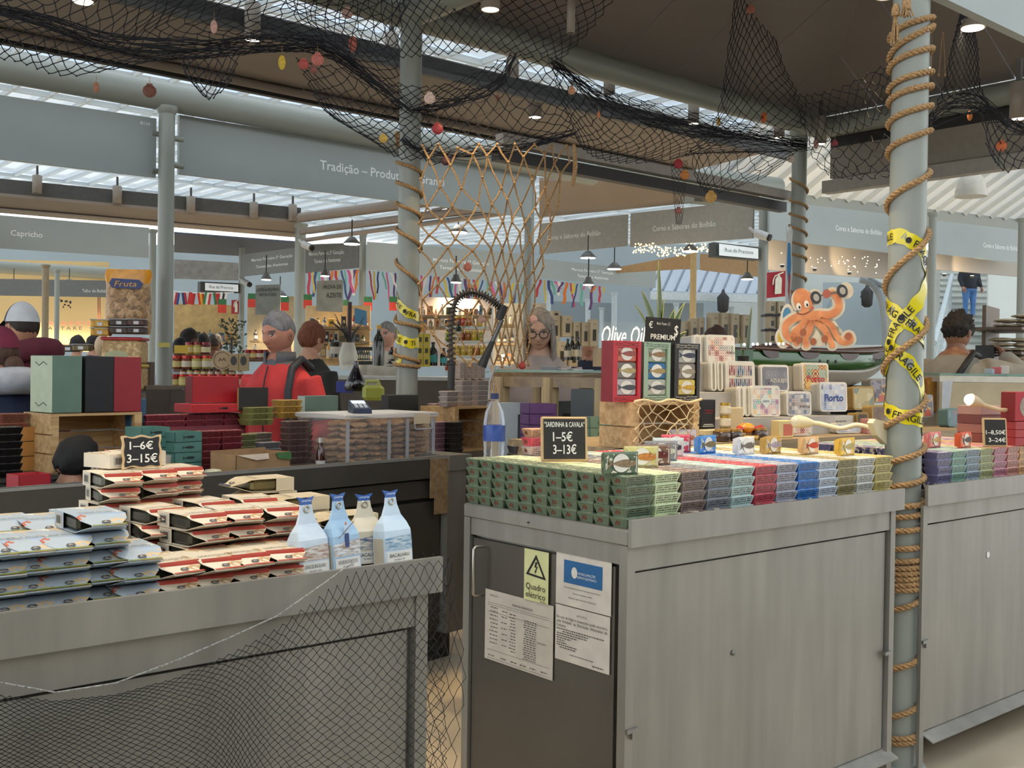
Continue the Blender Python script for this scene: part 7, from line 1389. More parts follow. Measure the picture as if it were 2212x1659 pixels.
# ================================================================ lamps with their light
def fixture(x, y, z, tgt, power, label, size=70, color=WARM, r=.052):
    t = thing('spotlight', label, 'spotlight', (x, y, z), group='cylinder spotlights on the canopies')
    M().lathe([(r*.6, .26), (r, .25), (r, 0), (r*.9, 0), (r*.9, .012)], 18).obj('housing', pm('#8a8177', .5), t); M().lathe([(r*.86, .004), (r*.86, .008)], 18).obj('diffuser', MT['lamp'], t)
    spot((x, y, z - .03), tgt, power, size, color, .06)
for i, (x, y, tx, ty, p, l) in enumerate(((.35, 2.3, .35, 2.05, 24, 'above the pale blue cartons'), (.95, 2.35, .95, 2.1, 34, 'above the cream cartons'), (2.5, 2.5, 2.55, 2.35, 60, 'above the green tins'), (3.1, 2.6, 3.1, 2.4, 60, 'above the middle of the tin rows'), (4.05, 2.8, 4.0, 2.6, 60, 'above the souvenir tins'), (1.5, 4.3, 1.7, 4.2, 26, 'above the rear counter left'), (2.7, 4.5, 2.7, 4.4, 30, 'above the rear counter right'), (4.9, 2.9, 4.9, 2.5, 55, 'above the far right tins'), (3.55, 4.4, 3.6, 4.6, 30, 'above the desk'), (6.2, 3.4, 6.3, 3.3, 28, 'added to brighten the man in beige'))):  # the last of these is added only to brighten the man in beige
    fixture(x, y, 3.34, (tx, ty, 1.0), p * (1.0 if y < 2.4 else 1.05), 'overhead cylinder spotlight out of view ' + l, 62)
fixture(5.2, 5.9, 3.3, (5.0, 5.8, 1.0), 60, 'overhead cylinder spotlight out of view above the boom arm')
def dish(px, py, d, w, label, power=0, col='lampw', hang=.3):
    p = W(px, py, d); r = w / 2 * d / FPX; t = thing('dish_lamp', label, 'lamp', p, group='dish lamps in the far stalls')
    M().lathe([(r, 0), (r*1.02, .012), (r*.6, .06), (.03, .09)], 20).obj('shade', pm('#5a5a58', .4), t); M().lathe([(r*.94, -.006), (r*.94, .002)], 20).obj('diffuser', MT[col], t); M().cyl((0, 0, .08), (0, 0, hang), .008, 6).obj('cord', MT['dark'], t)
    if power: spot(p - V((0, 0, .05)), p - V((0, 0, 1)), power, 130, WARM2, .08)
for px, py, d, w, l, pw in ((575, 604, 13, 22, 'left of the two over the oil poster', 90), (702, 596, 12.5, 20, 'above the Prova de Azeite poster', 90), (760, 527, 13, 36, 'right of the security camera column', 60), (990, 502, 12.5, 40, 'behind the upper rope net', 90), (985, 610, 12, 24, 'low behind the rope net', 110), (1270, 557, 14, 34, 'under the left dark Cores sign', 60), (1327, 581, 14.5, 32, 'right of it under the dark Cores sign', 60), (1271, 615, 12, 24, 'below the light olive sign', 110), (1491, 543, 13.5, 36, 'among the fairy lights', 60), (1614, 603, 14, 26, 'left of the extinguisher sign', 60), (605, 640, 16, 30, 'white strip behind the small producers poster', 60)):
    dish(px, py, d, w, 'round dish lamp ' + l, pw)
p = W(970, 462, 12.5); t = thing('panel_light', 'square ceiling light panel behind the rope net top', 'lamp', p); M().box(-.14, .14, -.14, .14, 0, .03).obj('diffuser', MT['lampw'], t); M().box(-.15, .15, -.15, .15, .031, .06).obj('frame', pm('#8a8177'), t)
p = W(2097, 425, 9.0); r = 33 * 9 / FPX; t = thing('pendant_lamp', 'white bell pendant lamp at the upper right', 'lamp', p); M().lathe([(r, 0), (r*.98, .05), (r*.78, .15), (r*.45, .2), (r*.4, .24), (r*.3, .24)], 28).obj('shade', pm('#c9c4b8', .35), t); M().lathe([(r*.95, .006), (r*.95, .01)], 28).obj('diffuser', MT['lamp'], t); M().cyl((0, 0, .24), (0, 0, .9), .012, 8).obj('cord', MT['dgrey'], t)
# warm light on the far stall walls
for px, py, d, tx, ty, l in ((1690, 572, 12.9, 1695, 540, 'first'), (1760, 580, 13.2, 1765, 545, 'second'), (1835, 588, 13.6, 1840, 550, 'third'), (2040, 592, 14.0, 2042, 565, 'fourth'), (2100, 596, 14.3, 2102, 572, 'fifth')):
    p = W(px, py, d - .12); q = W(tx, ty, d + .3); t = thing('uplight', f'small wall light grazing the far right fascia, {l}', 'lamp', p, group='fascia wall lights'); M().lathe([(.02, -.03), (.03, 0)], 10).obj('housing', MT['dgrey'], t); M().lathe([(.024, .001), (.024, .003)], 10).obj('diffuser', MT['lamp'], t); spot(p + V((0, 0, .02)), q, 6, 90, WARM, .02)
# fairy lights
m = M(); rf = random.Random(8)
for k in range(150):
    x = rf.uniform(1368, 1545); y = 526 + rf.uniform(0, 20) - (x - 1368) * .01 + (8 if 1420 < x < 1480 else 0); c = W(x, y, 13.6 + rf.uniform(-.6, .6)); m.ell(c, .010, .010, .010, 6, 4)
m.obj('fairy_lights', mat('fairy_glow', (1, .66, .25), .5, var=0, emit=2), label='cluster of golden fairy lights under the dark Cores sign', cat='lights', kind='stuff')
m = M()
for k in range(60): x = rf.uniform(1660, 2000); y = 530 + (x - 1660)*.1 + rf.uniform(0, 40); m.ell(W(x, y, 12.2 + (x-1660)*.004), .006, .006, .006, 6, 4)
m.obj('fairy_lights', mat('fairy_glow2', (1, .85, .6), .5, var=0, emit=4), label='scattered fairy lights before the far right fascia', cat='lights', kind='stuff')
def cctv(px, py, d, label, s=1):
    p = W(px, py, d); t = thing('security_camera', label, 'camera', p, -.6); m = M(); m.tube([(0, 0, 0), (.12, -.1, -.06)], .05*s, 12); m.obj('body', pm('#b5b5b2', .4), t); m = M(); m.tube([(.115, -.096, -.058), (.14, -.117, -.07)], .04*s, 12); m.obj('lens', MT['black'], t); m = M(); m.tube([(0, 0, 0), (-.06, .05, .06)], .02, 6); m.obj('bracket', pm('#b5b5b2'), t)
cctv(655, 527, 14.8, 'security camera on the beige far column'); cctv(1632, 503, 12.3, 'white security camera above the street lightbox'); cctv(524, 607, 17.2, 'small round security camera left of the olive sign')
p = W(354, 745, 8.22); M().box(-.045, .045, -.002, .002, -.018, .018).obj('sticker', pm('#cfc46a'), None, p, rz=yw(0), label='small yellow sticker on the plain grey column', cat='sticker')
# ================================================================ far stalls
def stallblock(a, b, z, depth, label, m, top=None, z0=0):
    A, B = W(*a), W(*b); A.z = B.z = 0; n = V((-(B-A).y, (B-A).x, 0)).normalized() * depth; t = thing('stall_counter', label, 'counter', (0, 0, 0))
    slab(A, B, n, z0, z - .03).obj('body', m, t); slab(A, B, n * 1.02, z - .029, z).obj('worktop', top or pm('#b9bcb8', .4), t); return t
stallblock((362, 860, 8.9), (575, 860, 9.0), .95, 1.2, 'dark jam stall counter behind the red boxes', pm('#3a3632'))
stallblock((700, 800, 9.0), (1062, 800, 9.4), 1.36, 1.0, 'white-topped olive oil counter behind the rope net', pm('#5a5148'), pm('#c4c8c4', .3))
stallblock((1180, 800, 8.3), (1345, 800, 8.0), 1.40, .8, 'oil display counter right of the woman with glasses', pm('#6a5a44'), pm('#cdb98c', .4))
stallblock((1470, 760, 8.6), (1640, 760, 8.8), 1.58, .5, 'oil carton counter behind the souvenir tins', pm('#6a5f50'), pm('#b5a98c'))
stallblock((190, 790, 7.9), (316, 790, 7.6), 1.28, .35, 'nut stall counter left of the plain column', pm('#4a4038'), pm('#6a5e50'))
stallblock((120, 790, 10.5), (200, 790, 10.5), 1.40, .9, 'dark dried fruit counter behind the hooded man', pm('#3a3430'))
JC = [('#b8862c', 'amber'), ('#8f2a24', 'ruby'), ('#7a3a20', 'brown'), ('#a85a24', 'orange'), ('#5f2028', 'plum'), ('#a89a4a', 'olive')]
rk = random.Random(14); jn = [0]
jams = thing('jam_rack', 'stepped rack carrying the rows of jam jars', 'rack', (0, 0, 0))
def jarrow(px0, px1, step, py, d, h, lid, where):
    k = 0; A, B = W(px0 - 6, py, d), W(px1 + 6, py, d + .05); slab(A, B, V((-(B-A).y, (B-A).x, 0)).normalized() * .16, -.025, -.001).obj('shelf', pm('#6a4a34'), jams)
    x = px0
    while x <= px1:
        c, cn_ = rk.choice(JC); k += 1; p = W(x, py, d + .05 * (x - px0) / max(1, px1 - px0)); p += (_f * .07)
        jar(x, py, None, None, h * .40, h, c, lid, f'{cn_} jam jar, {where}, {ORD[k] if k < 21 else k} from left', group='jam jars at the far stall', d=d + .07, lab=rk.choice(['#d2c89a', '#cfc4b0', '#c9b878'])); x += step
jarrow(410, 452, 17, 765, 9.35, .105, '#7a2830', 'top row'); jarrow(381, 452, 22, 797, 9.15, .115, '#b8382c', 'second row'); jarrow(395, 510, 15, 812, 9.05, .06, '#2a2220', 'third small row'); jarrow(376, 552, 20, 835, 8.95, .105, '#b02c28', 'fourth row'); jarrow(380, 560, 22, 858, 8.8, .095, '#2f2a28', 'lowest row')
jarrow(535, 575, 13, 775, 9.3, .08, '#8f2a28', 'row left of the man in red')
p = W(480, 778, 9.0); t = thing('cheese_box', 'round wooden cheese box with printed lid among the jams', 'box', p, yw(0)); m = M(); m.cyl((0, 0, 0), (0, .05, 0), .085, 28); m.obj('box', pm('#b59a78', .6), t); m = M(); m.tube([(.07*math.cos(a), -.002, .07*math.sin(a)) for a in [2*PI*q/24 for q in range(24)]], .002, 4, closed=True); m.tube([(-.03, -.002, -.01), (-.015, -.002, .015), (0, -.002, -.005), (.015, -.002, .02), (.03, -.002, -.01)], .003, 4); m.obj('lid_print', pm('#5a4434'), t)
for k, px in enumerate((506, 527)):
    p = W(px, 801, 9.0); t = carton('biscuit_box', f'kraft box with dark oval window, {"left" if k == 0 else "right"} of the pair by the cheese box', (p.x, p.y, p.z), yw(0), .08, .04, .145, '#a8916c'); m = M(); m.add([(.027*math.cos(a), -.0215, .085 + .04*math.sin(a)) for a in [2*PI*q/20 for q in range(20)]], [tuple(range(20))]); m.obj('oval_window', pm('#4a4644'), t)
p = W(391, 762, 8.9); M().box(-.055, .055, -.002, .002, -.005, .062).obj('price_card', pm('#c9a840'), None, p, rz=yw(.2), label='yellow handwritten card on the jam rack', cat='card')
# nut stall: peanut bag, tubs, boxes
p = W(277, 722, 7.9); q = 7.9 / FPX; t = thing('peanut_bag', 'large orange bag of peanuts lettered Fruta', 'bag', p, yw(.1))
m = M(); rows = [(0, 46, 20), (.12, 48, 36), (.35, 47, 40), (.6, 46, 36), (.78, 46, 26), (.9, 50, 10), (1.0, 46, 2)]
def bagring(f, w, dd): return [(w*q*(1 + .03*noise.noise(V((a*2, f*5, 1))))*math.copysign(abs(math.cos(a))**.55, math.cos(a)), dd*q*.7*math.copysign(abs(math.sin(a))**.8, math.sin(a)), f*140*q) for a in [2*PI*k/28 for k in range(28)]]
m.loft([bagring(*r_) for r_ in rows[:5]], 0, True, True, True); m.obj('peanut_window', artmat('peanut_print', '#a8845c', ['#b8946a', '#98764e', '#c2a078', '#7d6244'], 34, .45, '#6a5038', .12), t)
m = M(); m.loft([bagring(*r_) for r_ in rows[4:]], 0, True, True, True); m.obj('orange_top', mat('bag_orange', '#d08a18', .3, var=.2, scale=18, coat=.4), t)
m = M(); m.prism([(x*q, z*q) for x, z in ((-34, 108), (-28, 118), (28, 116), (36, 108), (30, 96), (-28, 98))], -.095, -.085); bl2 = m.obj('blue_banner', pm('#26386e', .4), t); m = M(); lettering(m, 'Fruta', (0, -.096, 107*q), (1, .0, 0), (0, 0, 1), 46*q, 12*q, shear=.2); m.obj('lettering', pm('#d8a048'), bl2)
m = M(); m.add([(15*q*math.cos(a), -.135, (16 + 13*math.sin(a))*q) for a in [2*PI*k/20 for k in range(20)]], [tuple(range(20))]); ex = m.obj('round_seal', pm('#b0b4b8'), t); m = M(); lettering(m, 'EXTRA', (0, -.138, 16*q), (1, 0, 0), (0, 0, 1), 28*q, 7*q); m.obj('seal_lettering', pm('#26386e'), ex)
for z0, y1, lidc, px, w, h, l in ((0, 785, '#b02c34', 270, 82, 56, 'red-lidded tub of cashews under the peanut bag'), (0, 842, '#d0b020', 288, 46, 55, 'yellow-lidded tub of cashews beside the red box')):
    p = W(px, y1, 7.6); s = 7.6 / FPX; t = thing('nut_tub', l, 'tub', p, yw(.1)); M().bbox(-w/2*s, w/2*s, -.11, .11, 0, h*s*.88, .012).obj('tub', artmat('cashew_print', '#b99a68', ['#c9aa78', '#a8875a', '#d2b888'], 60, .45, '#8f7048', .1), t); M().bbox(-w/2*s-.008, w/2*s+.008, -.12, .12, h*s*.88, h*s, .008).obj('lid', pm(lidc, .35), t)
    if w > 60: m = M(); m.add([(-.03 + .08*math.cos(a), -.1115, .055 + .035*math.sin(a)) for a in [2*PI*k/20 for k in range(20)]], [tuple(range(20))]); m.obj('label', pm('#a8ac88'), t)
p = W(290, 843, 7.7); slab(V((p.x - .35, p.y + .1, 0)), V((p.x + .35, p.y - .1, 0)), V((.1, .3, 0)), 1.0, p.z - .001).obj('display_block', pm('#4a4038'), label='dark block under the cashew tubs', cat='stand')
for i, (px, py, w, h, c) in enumerate(((219, 707, 38, 17, '#c99a3c'), (219, 725, 38, 17, '#c08f34'), (260, 704, 38, 15, '#3a2c28'), (260, 721, 38, 16, '#42322c'), (297, 704, 36, 15, '#4a2c26'), (297, 721, 36, 16, '#3a2a26'), (150, 760, 38, 16, '#2f2824'), (178, 758, 36, 15, '#6a5a34'))):
    p = W(px, py, 7.5); s = 7.5 / FPX; t = thing('snack_box', f'clear snack box, {ORD[i+1]} of the nut stall boxes, {"corn" if i < 2 else "dark fruit"} inside', 'box', p, yw(.1), 'clear snack boxes'); M().bbox(-w/2*s, w/2*s, -.05, .05, 0, h*s*.85, .006).obj('contents', mat('snack', c, .5, var=.5, scale=90), t); M().bbox(-w/2*s-.003, w/2*s+.003, -.053, .053, h*s*.85, h*s, .003).obj('lid', MT['lid'], t); M().box(-.015, .02, -.0515, -.0505, .01, .032).obj('label', pm('#c9c9cc'), t)
p = W(222, 765, 7.8); t = thing('sack', 'cream rounded sack beside the red-lidded tub', 'sack', p); M().ell((0, 0, .06), .06, .06, .085).obj('cloth', pm('#c9b294', .8), t)
p = W(313, 860, 7.9); carton('paper_sack', 'brown paper sack behind the blue paper bag', (p.x, p.y, p.z - .05), yw(0), .11, .1, .32, '#5a4a3c', cat='sack')
# meat stall wall
A_, B_ = W(-30, 640, 22.6), W(236, 640, 23.0); bw = board('stall_wall', [(-30, 560), (236, 566), (236, 760), (-30, 760)], (22.6, 23.0), 'cream lit meat stall wall lettered Carpaccio Tartare', mat('cream_wall', '#d9bc84', .6, var=.04, scale=1), cat='wall'); o_ = bw.location
for s_, px, py, w, c in (('C A R P A C C I O', 138, 698, 118, '#a83a34'), ('T A R T A R E', 134, 709, 82, '#23201c')): m = M(); lettering(m, s_, W(px, py, 22.4) - o_, B_ - A_, (0, 0, 1), w * 22.4 / FPX, 7 * 22.4 / FPX, bold=.015); m.obj('lettering', pm(c), bw)
m = M()
for px, py, w, h in ((133, 650, 6, 6), (143, 651, 8, 5), (152, 653, 5, 7), (140, 658, 5, 4), (148, 660, 6, 4), (137, 663, 3, 5), (152, 664, 3, 5), (128, 647, 4, 4)): c = W(px, py, 22.4) - o_; s = 22.4/FPX; m.add([c + (B_ - A_).normalized()*(w*s*.5*math.cos(a)) + V((0, 0, h*s*.5*math.sin(a))) for a in [2*PI*k/10 for k in range(10)]], [tuple(range(10))])
m.obj('cow_drawing', pm('#23201c'), bw)
for px in (212, 216): m = M(); m.tube([W(px, 640, 22.3) - o_, W(px, 690, 22.3) - o_], .012, 5); m.obj('cord', pm('#8a4a34'), bw)
for px in (30, 150): dish(px, 612, 21.5, 30, f'round dish lamp over the meat stall, {"left" if px < 100 else "right"}', 260, 'lamp')
# flags
FL = [('#d8d8d4', '#b03040', '#2a4a8a'), ('#2a3a6a', '#a83038', '#d8d4cc'), ('#b82c2c', '#b82c2c', '#a82424'), ('#c03028', '#d8a820', '#c03028'), ('#2a7a48', '#d4d0c8', '#b83034'), ('#2a6a3c', '#b83034', '#b83034'), ('#d4d4d4', '#2a2a2a', '#d4d4d4')]
M().tube([W(365, 628, 15), W(430, 634, 15), W(505, 632, 15)], .006, 5).obj('bunting_line', MT['white'], label='white cord carrying the small national flags', cat='cord')
for k, c3 in enumerate(FL):
    p = W(382 + k * 17, 632, 15); s = 15 / FPX; t = thing('flag', f'small hanging national flag left of the man in red, {ORD[k+1]} from left', 'flag', p, yw(.4 * (k % 2)), 'small national flags'); t.rotation_euler = (0, .15 * (-1) ** k, yw(.3))
    for j in range(3): M().box((-7 + j*4.7)*s, (-7 + (j+1)*4.7)*s, -.003, .003, -26*s, 0).obj('flag_band', pm(c3[j]), t)
for k, (px, py) in enumerate(((545, 648), (615, 655), (665, 650), (795, 655), (850, 655), (745, 662), (905, 668), (480, 660))):
    p = W(px, py - 14, 14); s = 14 / FPX; t = thing('flag', f'green and red flag hanging in the olive stall, {ORD[k+1]}', 'flag', p, yw(.2), 'green and red flags'); M().box(-9*s, 9*s, -.003, .003, -12*s, 0).obj('green_band', pm('#2f6a40'), t); M().box(-9*s, 9*s, -.003, .003, -30*s, -12*s).obj('red_band', pm('#c03a2c'), t)
# ribbons below the olive stall signs
RB_ = [('#b03a4c', 'red'), ('#c9b03c', 'yellow'), ('#3a4a7a', 'navy'), ('#6aa89a', 'mint'), ('#c95a8a', 'pink'), ('#d8d4cc', 'white'), ('#5a3a6a', 'purple'), ('#c9702c', 'orange')]
rb = random.Random(6)
def ribbon(px, py, d, L, k, zone):
    c, n = RB_[k % len(RB_)]; s = d / FPX; p = W(px, py, d); w = rb.uniform(1.6, 3.2) * s; dx_ = rb.uniform(-14, 14) * s; m = M(); ax = V((_r.x, _r.y, 0)); P = []
    for i in range(7): f = i / 6; P.append(ax * (dx_ * f + .5*w*math.sin(f*9 + k)) + V((0, 0, -L*s*f)))
    m.loft([[x - ax*w, x + ax*w, x + ax*w + V((0, .002, 0)), x - ax*w + V((0, .002, 0))] for x in P], 0); m.obj('ribbon', pm(c, .5), None, p, label=f'{n} ribbon hanging {zone}, {ORD[k % 20 + 1]}{" further along" if k >= 20 else ""}', cat='ribbon', group='ribbons on the olive stall')
for k in range(16): ribbon(668 + k * 7, 588 - k * .4, 14.4, rb.uniform(35, 75), k, 'below the dark olive sign')
for k in range(36): ribbon(798 + k * 9.4, 585 + k * .8, 14.6 + k * .04, rb.uniform(30, 85), k, 'below the light olive sign')
for k in range(18): ribbon(1168 + k * 8, 604 + k * .9, 16.8, rb.uniform(10, 55), k, 'right of the rope net')
for q_, d, l, lines, bgc in ([(684, 607), (741, 604), (740, 674), (684, 672)], 11.5, 'olive oil tasting poster lettered Prova de Azeite', [('PROVA DE', .60, .82, .68, .13), ('AZEITE', .66, .55, .58, .15)], '#a3a190'), ([(552, 616), (606, 614), (605, 680), (553, 680)], 12.5, 'grey poster lettered Azeite de Pequenos Produtores', [('AZEITE de PEQUENOS', .5, .85, .9, .1), ('PRODUTORES', .5, .68, .7, .1)], '#7d827c'):
    t = board('poster', q_, (d, d), l, mat('poster_print', bgc, .45, var=.25, scale=5), [(a, b, c, w, h, pm('#2a2c28')) for a, b, c, w, h in lines], .02, 'poster')
p = W(768, 728, 9.4); t = board('info_sign', [(766, 665), (792, 672), (790, 704), (765, 698)], (10.2, 10.2), 'blue tilted info sign beside the slim grey column', pm('#4a7a94'), th=.02)
# oil bottles and cartons
def bottle(px, py, d, h, r, col, capc, label, lab=None, group='oil bottles', square=False):
    p = W(px, py, d); t = thing('oil_bottle', label, 'bottle', p, group=group); M().lathe([(r, 0), (r, h*.6), (r*.8, h*.68), (r*.35, h*.8), (r*.33, h*.92)], 4 if square else 14).obj('glass', mat('bottle_glass', col, .12, var=0, coat=.6), t); M().lathe([(r*.42, h*.9), (r*.42, h)], 12).obj('cap', pm(capc, .35), t)
    if lab: M().lathe([(r*1.02, h*.15), (r*1.02, h*.45)], 14, cap=False).obj('label', pm(lab), t)
bottle(817, 790, 8.6, .33, .048, '#1c2012', '#c9962c', 'tall dark oil jug with orange cap beside the middle column')
k = 0
for px in range(737, 800, 5):
    k += 1; bottle(px, 778, 9.2, .1, .010, '#3a3c24' if k > 7 else '#8a7a5c', '#2a2a26', f'miniature oil bottle in the long dark rack, {ORD[k]} from left', '#c9bfa4', 'miniature oil bottles')
p = W(768, 779, 9.3); slab(W(733, 780, 9.15), W(803, 780, 9.15), _f * .1, -.03, 0).obj('bottle_rack', pm('#1f1d1b'), label='black rack under the miniature bottles', cat='rack'); slab(W(733, 757, 9.3), W(803, 757, 9.3), _f * .06, 0, .03).obj('rack_rail', pm('#1f1d1b'), label='black rack rail above the miniature bottles', cat='rack')
for i, (px, py, h, r, c, l) in enumerate(((724, 772, .2, .05, '#26200f', 'dark round flask left of the miniature rack'), (712, 775, .16, .028, '#c08a34', 'amber bottle left of the dark flask'), (846, 780, .12, .03, '#1f1c1a', 'short dark bottle right of the oil jug'), (858, 776, .14, .018, '#b8842c', 'slim amber bottle by the column'), (842, 792, .05, .03, '#3a3a3c', 'squat white-labelled jar by the column'), (912, 738, .17, .03, '#c9904c', 'peach oil bottle right of the middle column'), (935, 790, .2, .04, '#1c2a2c', 'black bottle with teal label'), (958, 790, .15, .03, '#1f1f1a', 'black bottle next to the teal label'), (990, 735, .16, .03, '#26301a', 'green bottle behind the boom arm'))):
    bottle(px, py, 9.0, h, r, c, '#2a2622', l, '#4aa0a0' if 'teal' in l else '#b8b0a0')
for i in range(6): p = W(908 + (i % 2) * 14, 792 - (i // 2) * 24, 8.9); carton('oil_tin', f'yellow oil tin right of the middle column, {ORD[i//2+1]} tier {"left" if i % 2 == 0 else "right"}', (p.x, p.y, p.z), yw(0), .05, .05, .09, '#b8a224', cat='tin', prints=[('dark_print', (-.014, .012, .02, .06), '#3a3a20')], group='yellow oil tins')
for i in range(22):
    r_, c_ = divmod(i, 6); px = 968 + c_ * 14 + (r_ % 2) * 5; py = 800 - r_ * 32; c, n = rb.choice([('#b8442c', 'red'), ('#c9a83c', 'yellow'), ('#8f9a34', 'green'), ('#a8642c', 'orange')]); jar(px, py, None, None, .028, .085, c, '#c9a84c', f'{n} preserve jar behind the boom arm, {ORD[r_+1]} shelf, {ORD[c_+1]} from left', group='preserve jars behind boom arm', d=9.1, lab=None)
for r_ in range(4): A, B = W(962, 801 - r_*32, 9.05), W(1056, 801 - r_*32, 9.05); slab(A, B, _f * .2, -.015, -.001).obj('glass_shelf', pm('#b8c4c0', .2), label=f'pale shelf under preserve jars, {ORD[r_+1]} from bottom', cat='shelf')
def oilcarton(px, py, d, w, h, label, group):
    p = W(px, py, d); s = d / FPX; t = carton('oil_carton', label, (p.x, p.y, p.z), yw(.35), w*s, w*s, h*s, '#b5a68a', group=group); M().box(-w*s*.22, w*s*.22, -w*s/2 - .002, -w*s/2, h*s*.2, h*s*.62).obj('window', pm('#3a362c', .3), t); M().box(-w*s*.12, w*s*.12, -w*s/2 - .002, -w*s/2, h*s*.8, h*s*.84).obj('print', pm('#8a7a5c'), t)
k = 0
for px, py, w, h in ((1178, 735, 20, 48), (1196, 736, 22, 52), (1222, 728, 22, 46), (1270, 0, 0, 0), (1243, 748, 16, 52), (1262, 748, 16, 52), (1280, 748, 18, 58), (1198, 684, 20, 12), (1186, 792, 22, 54), (1210, 792, 22, 54), (1236, 792, 18, 42), (1300, 792, 30, 40)):
    if w: k += 1; oilcarton(px, py, 8.6, w, h, f'cream oil bottle carton right of the woman with glasses, {ORD[k]}', 'oil cartons by the desk')
for i, (px, h) in enumerate(((1226, 46), (1236, 52), (1248, 50), (1322, 46), (1334, 52), (1346, 44), (1358, 50), (1372, 48))): bottle(px, 795 if i > 2 else 778, 8.2 + .1*(i % 2), h*8.2/FPX, .028, '#1f1d14', '#2a2a24', f'dark oil bottle on the display right of the desk, {ORD[i+1]} from left', '#b8b09a')
k = 0
for px, py, w, h in ((1480, 742, 14, 48), (1496, 742, 18, 54), (1512, 742, 14, 56), (1540, 742, 22, 66), (1562, 742, 20, 66), (1583, 742, 20, 64), (1608, 742, 18, 62)): k += 1; oilcarton(px, py, 8.8, w, h, f'cream oil carton behind the souvenir tins, {ORD[k]} from left', 'oil cartons behind souvenirs')
rkA = thing('carton_shelf', 'white shelf of small boxed soaps behind the octopus', 'shelf', (0, 0, 0))
for r_ in range(3):
    z = 742 - r_ * 32; A, B = W(1652, z, 9.4), W(1700, z, 9.4); slab(A, B, _f * .15, -.02, -.002).obj('board', pm('#3a3644'), rkA)
    for c_ in range(2): oilcarton(1664 + c_ * 20, z, 9.45, 17, 27, f'white boxed soap on the shelf behind octopus, {ORD[r_+1]} shelf {"left" if c_ == 0 else "right"}', 'boxed soaps')
for px, py, w, h, c, l in ((752, 800, 42, 60, '#b5ad98', 'bundle of clear cups left of the dark flask'), (745, 848, 34, 24, '#2c3a8a', 'blue printed cup box behind the sage box'), (790, 842, 50, 26, '#a8a49a', 'grey printed box behind the card terminal')):
    p = W(px, py, 7.2); s = 7.2/FPX
    if 'bundle' in l: t = thing('cup_bundle', l, 'cups', p); M().lathe([(w*s*.4, 0), (w*s*.5, h*s*.5), (w*s*.3, h*s)], 16).obj('cups', clearmat('cup_plastic', (.95, .95, .92), .35, .3, (.8, .78, .7)), t)
    else: carton('cup_box', l, (p.x, p.y, p.z), yw(0), w*s, .08, h*s, c)
p = W(768, 845, 7.0); t = thing('carafe', 'dark glass carafe behind the clear bin', 'carafe', p); M().lathe([(.06, 0), (.08, .03), (.05, .09), (.02, .16), (.018, .2)], 18).obj('glass', mat('carafe_glass', '#17131c', .1, var=0, coat=.6), t)
p = W(806, 865, 6.9); t = thing('oil_canister', 'yellow-green plastic canister left of the black gift box', 'canister', p, yw(.2)); M().bbox(-.07, .07, -.05, .05, 0, .1, .02).obj('body', clearmat('canister_plastic', (.8, .8, .3), .55, .25, (.55, .6, .12)), t); m = M(); m.tube([(-.05, 0, .1), (-.045, 0, .125), (.03, 0, .125), (.04, 0, .1)], .012, 8); m.obj('handle', pm('#a8ac60', .4), t)
p = W(790, 795, 9.0); 
# neon sign
t = thing('neon_sign', 'glowing white Olive Oil neon lettering', 'neon sign', W(1343, 724, 8.0), yw(0)); m = M(); lettering(m, 'Olive Oil', (0, -.02, 0), (1, 0, 0), (0, 0, 1), 92*8/FPX, 40*8/FPX, bold=-.004, shear=.3); m.obj('tube_letters', mat('neon', (1, .90, .62), .5, var=0, emit=1.6), t); M().box(-.16, .16, .0, .012, -.1, .1).obj('backing_panel', clearmat('neon_acrylic', (1, 1, 1), .05), t)
# beyond: awning roof, facade, lanterns, stairs
aw = thing('awning_roof', 'pale standing-seam awning roof with white gutter beyond the stalls', 'roof', (0, 0, 0)); A, B = W(1405, 632, 24), W(1660, 640, 25); C_, D_ = W(1405, 585, 26.5), W(1660, 590, 27.5)
M().hexa([A, B, D_, C_, A + up*.05, B + up*.05, D_ + up*.05, C_ + up*.05]).obj('roof_sheet', pm('#a9b4c2', .4), aw); slab(A - _f*.1, B - _f*.1, _f * .15, -.16, .02).obj('gutter', pm('#c9d2d6'), aw)
for i in range(11): f = i / 10; M().tube([A.lerp(B, f) + up*.07, C_.lerp(D_, min(1, f + .08)) + up*.07], .025, 4).obj('seam', pm('#7d8896'), aw)
for q_, l, c in (([(1180, 650), (1330, 655), (1330, 720), (1180, 720)], 'pale blue far shop front behind boxed bottles', '#8a979e'), ([(1420, 655), (1520, 655), (1520, 720), (1420, 720)], 'pale far wall panel behind the sansevieria', '#a3b0b5'), ([(1780, 610), (1915, 610), (1915, 745), (1780, 745)], 'pale facade panel between octopus and taped column', '#aab8be')): board('facade_panel', q_, (26, 27), l, mat('facade', c, .7, var=.05, scale=.8), cat='facade')
for px, py, l in ((1562, 652, 'left, above the souvenir tins'), (1873, 640, 'right, beside the taped column')):
    p = W(px, py, 24); t = thing('wall_lantern', f'black wall lantern, {l}', 'lantern', p); M().lathe([(.06, -.25), (.12, -.2), (.14, .1), (.05, .2), (.02, .28)], 8).obj('cage', MT['dark'], t); M().tube([(0, 0, .1), (.2, .15, .2), (.25, .3, 0)], .03, 6).obj('bracket', MT['dark'], t)
m = M(); m.tube([W(*crom([(1858, 604, 16), (1885, 615, 16), (1904, 650, 16), (1912, 710, 16), (1912, 750, 16)], k/20)) for k in range(21)], .05, 8); m.tube([W(*crom([(1875, 600, 16), (1895, 612, 16), (1912, 620, 16)], k/10)) for k in range(11)], .04, 8); m.obj('iron_arch', pm('#8a949a', .4), label='grey iron arch bracket left of the taped column', cat='arch')
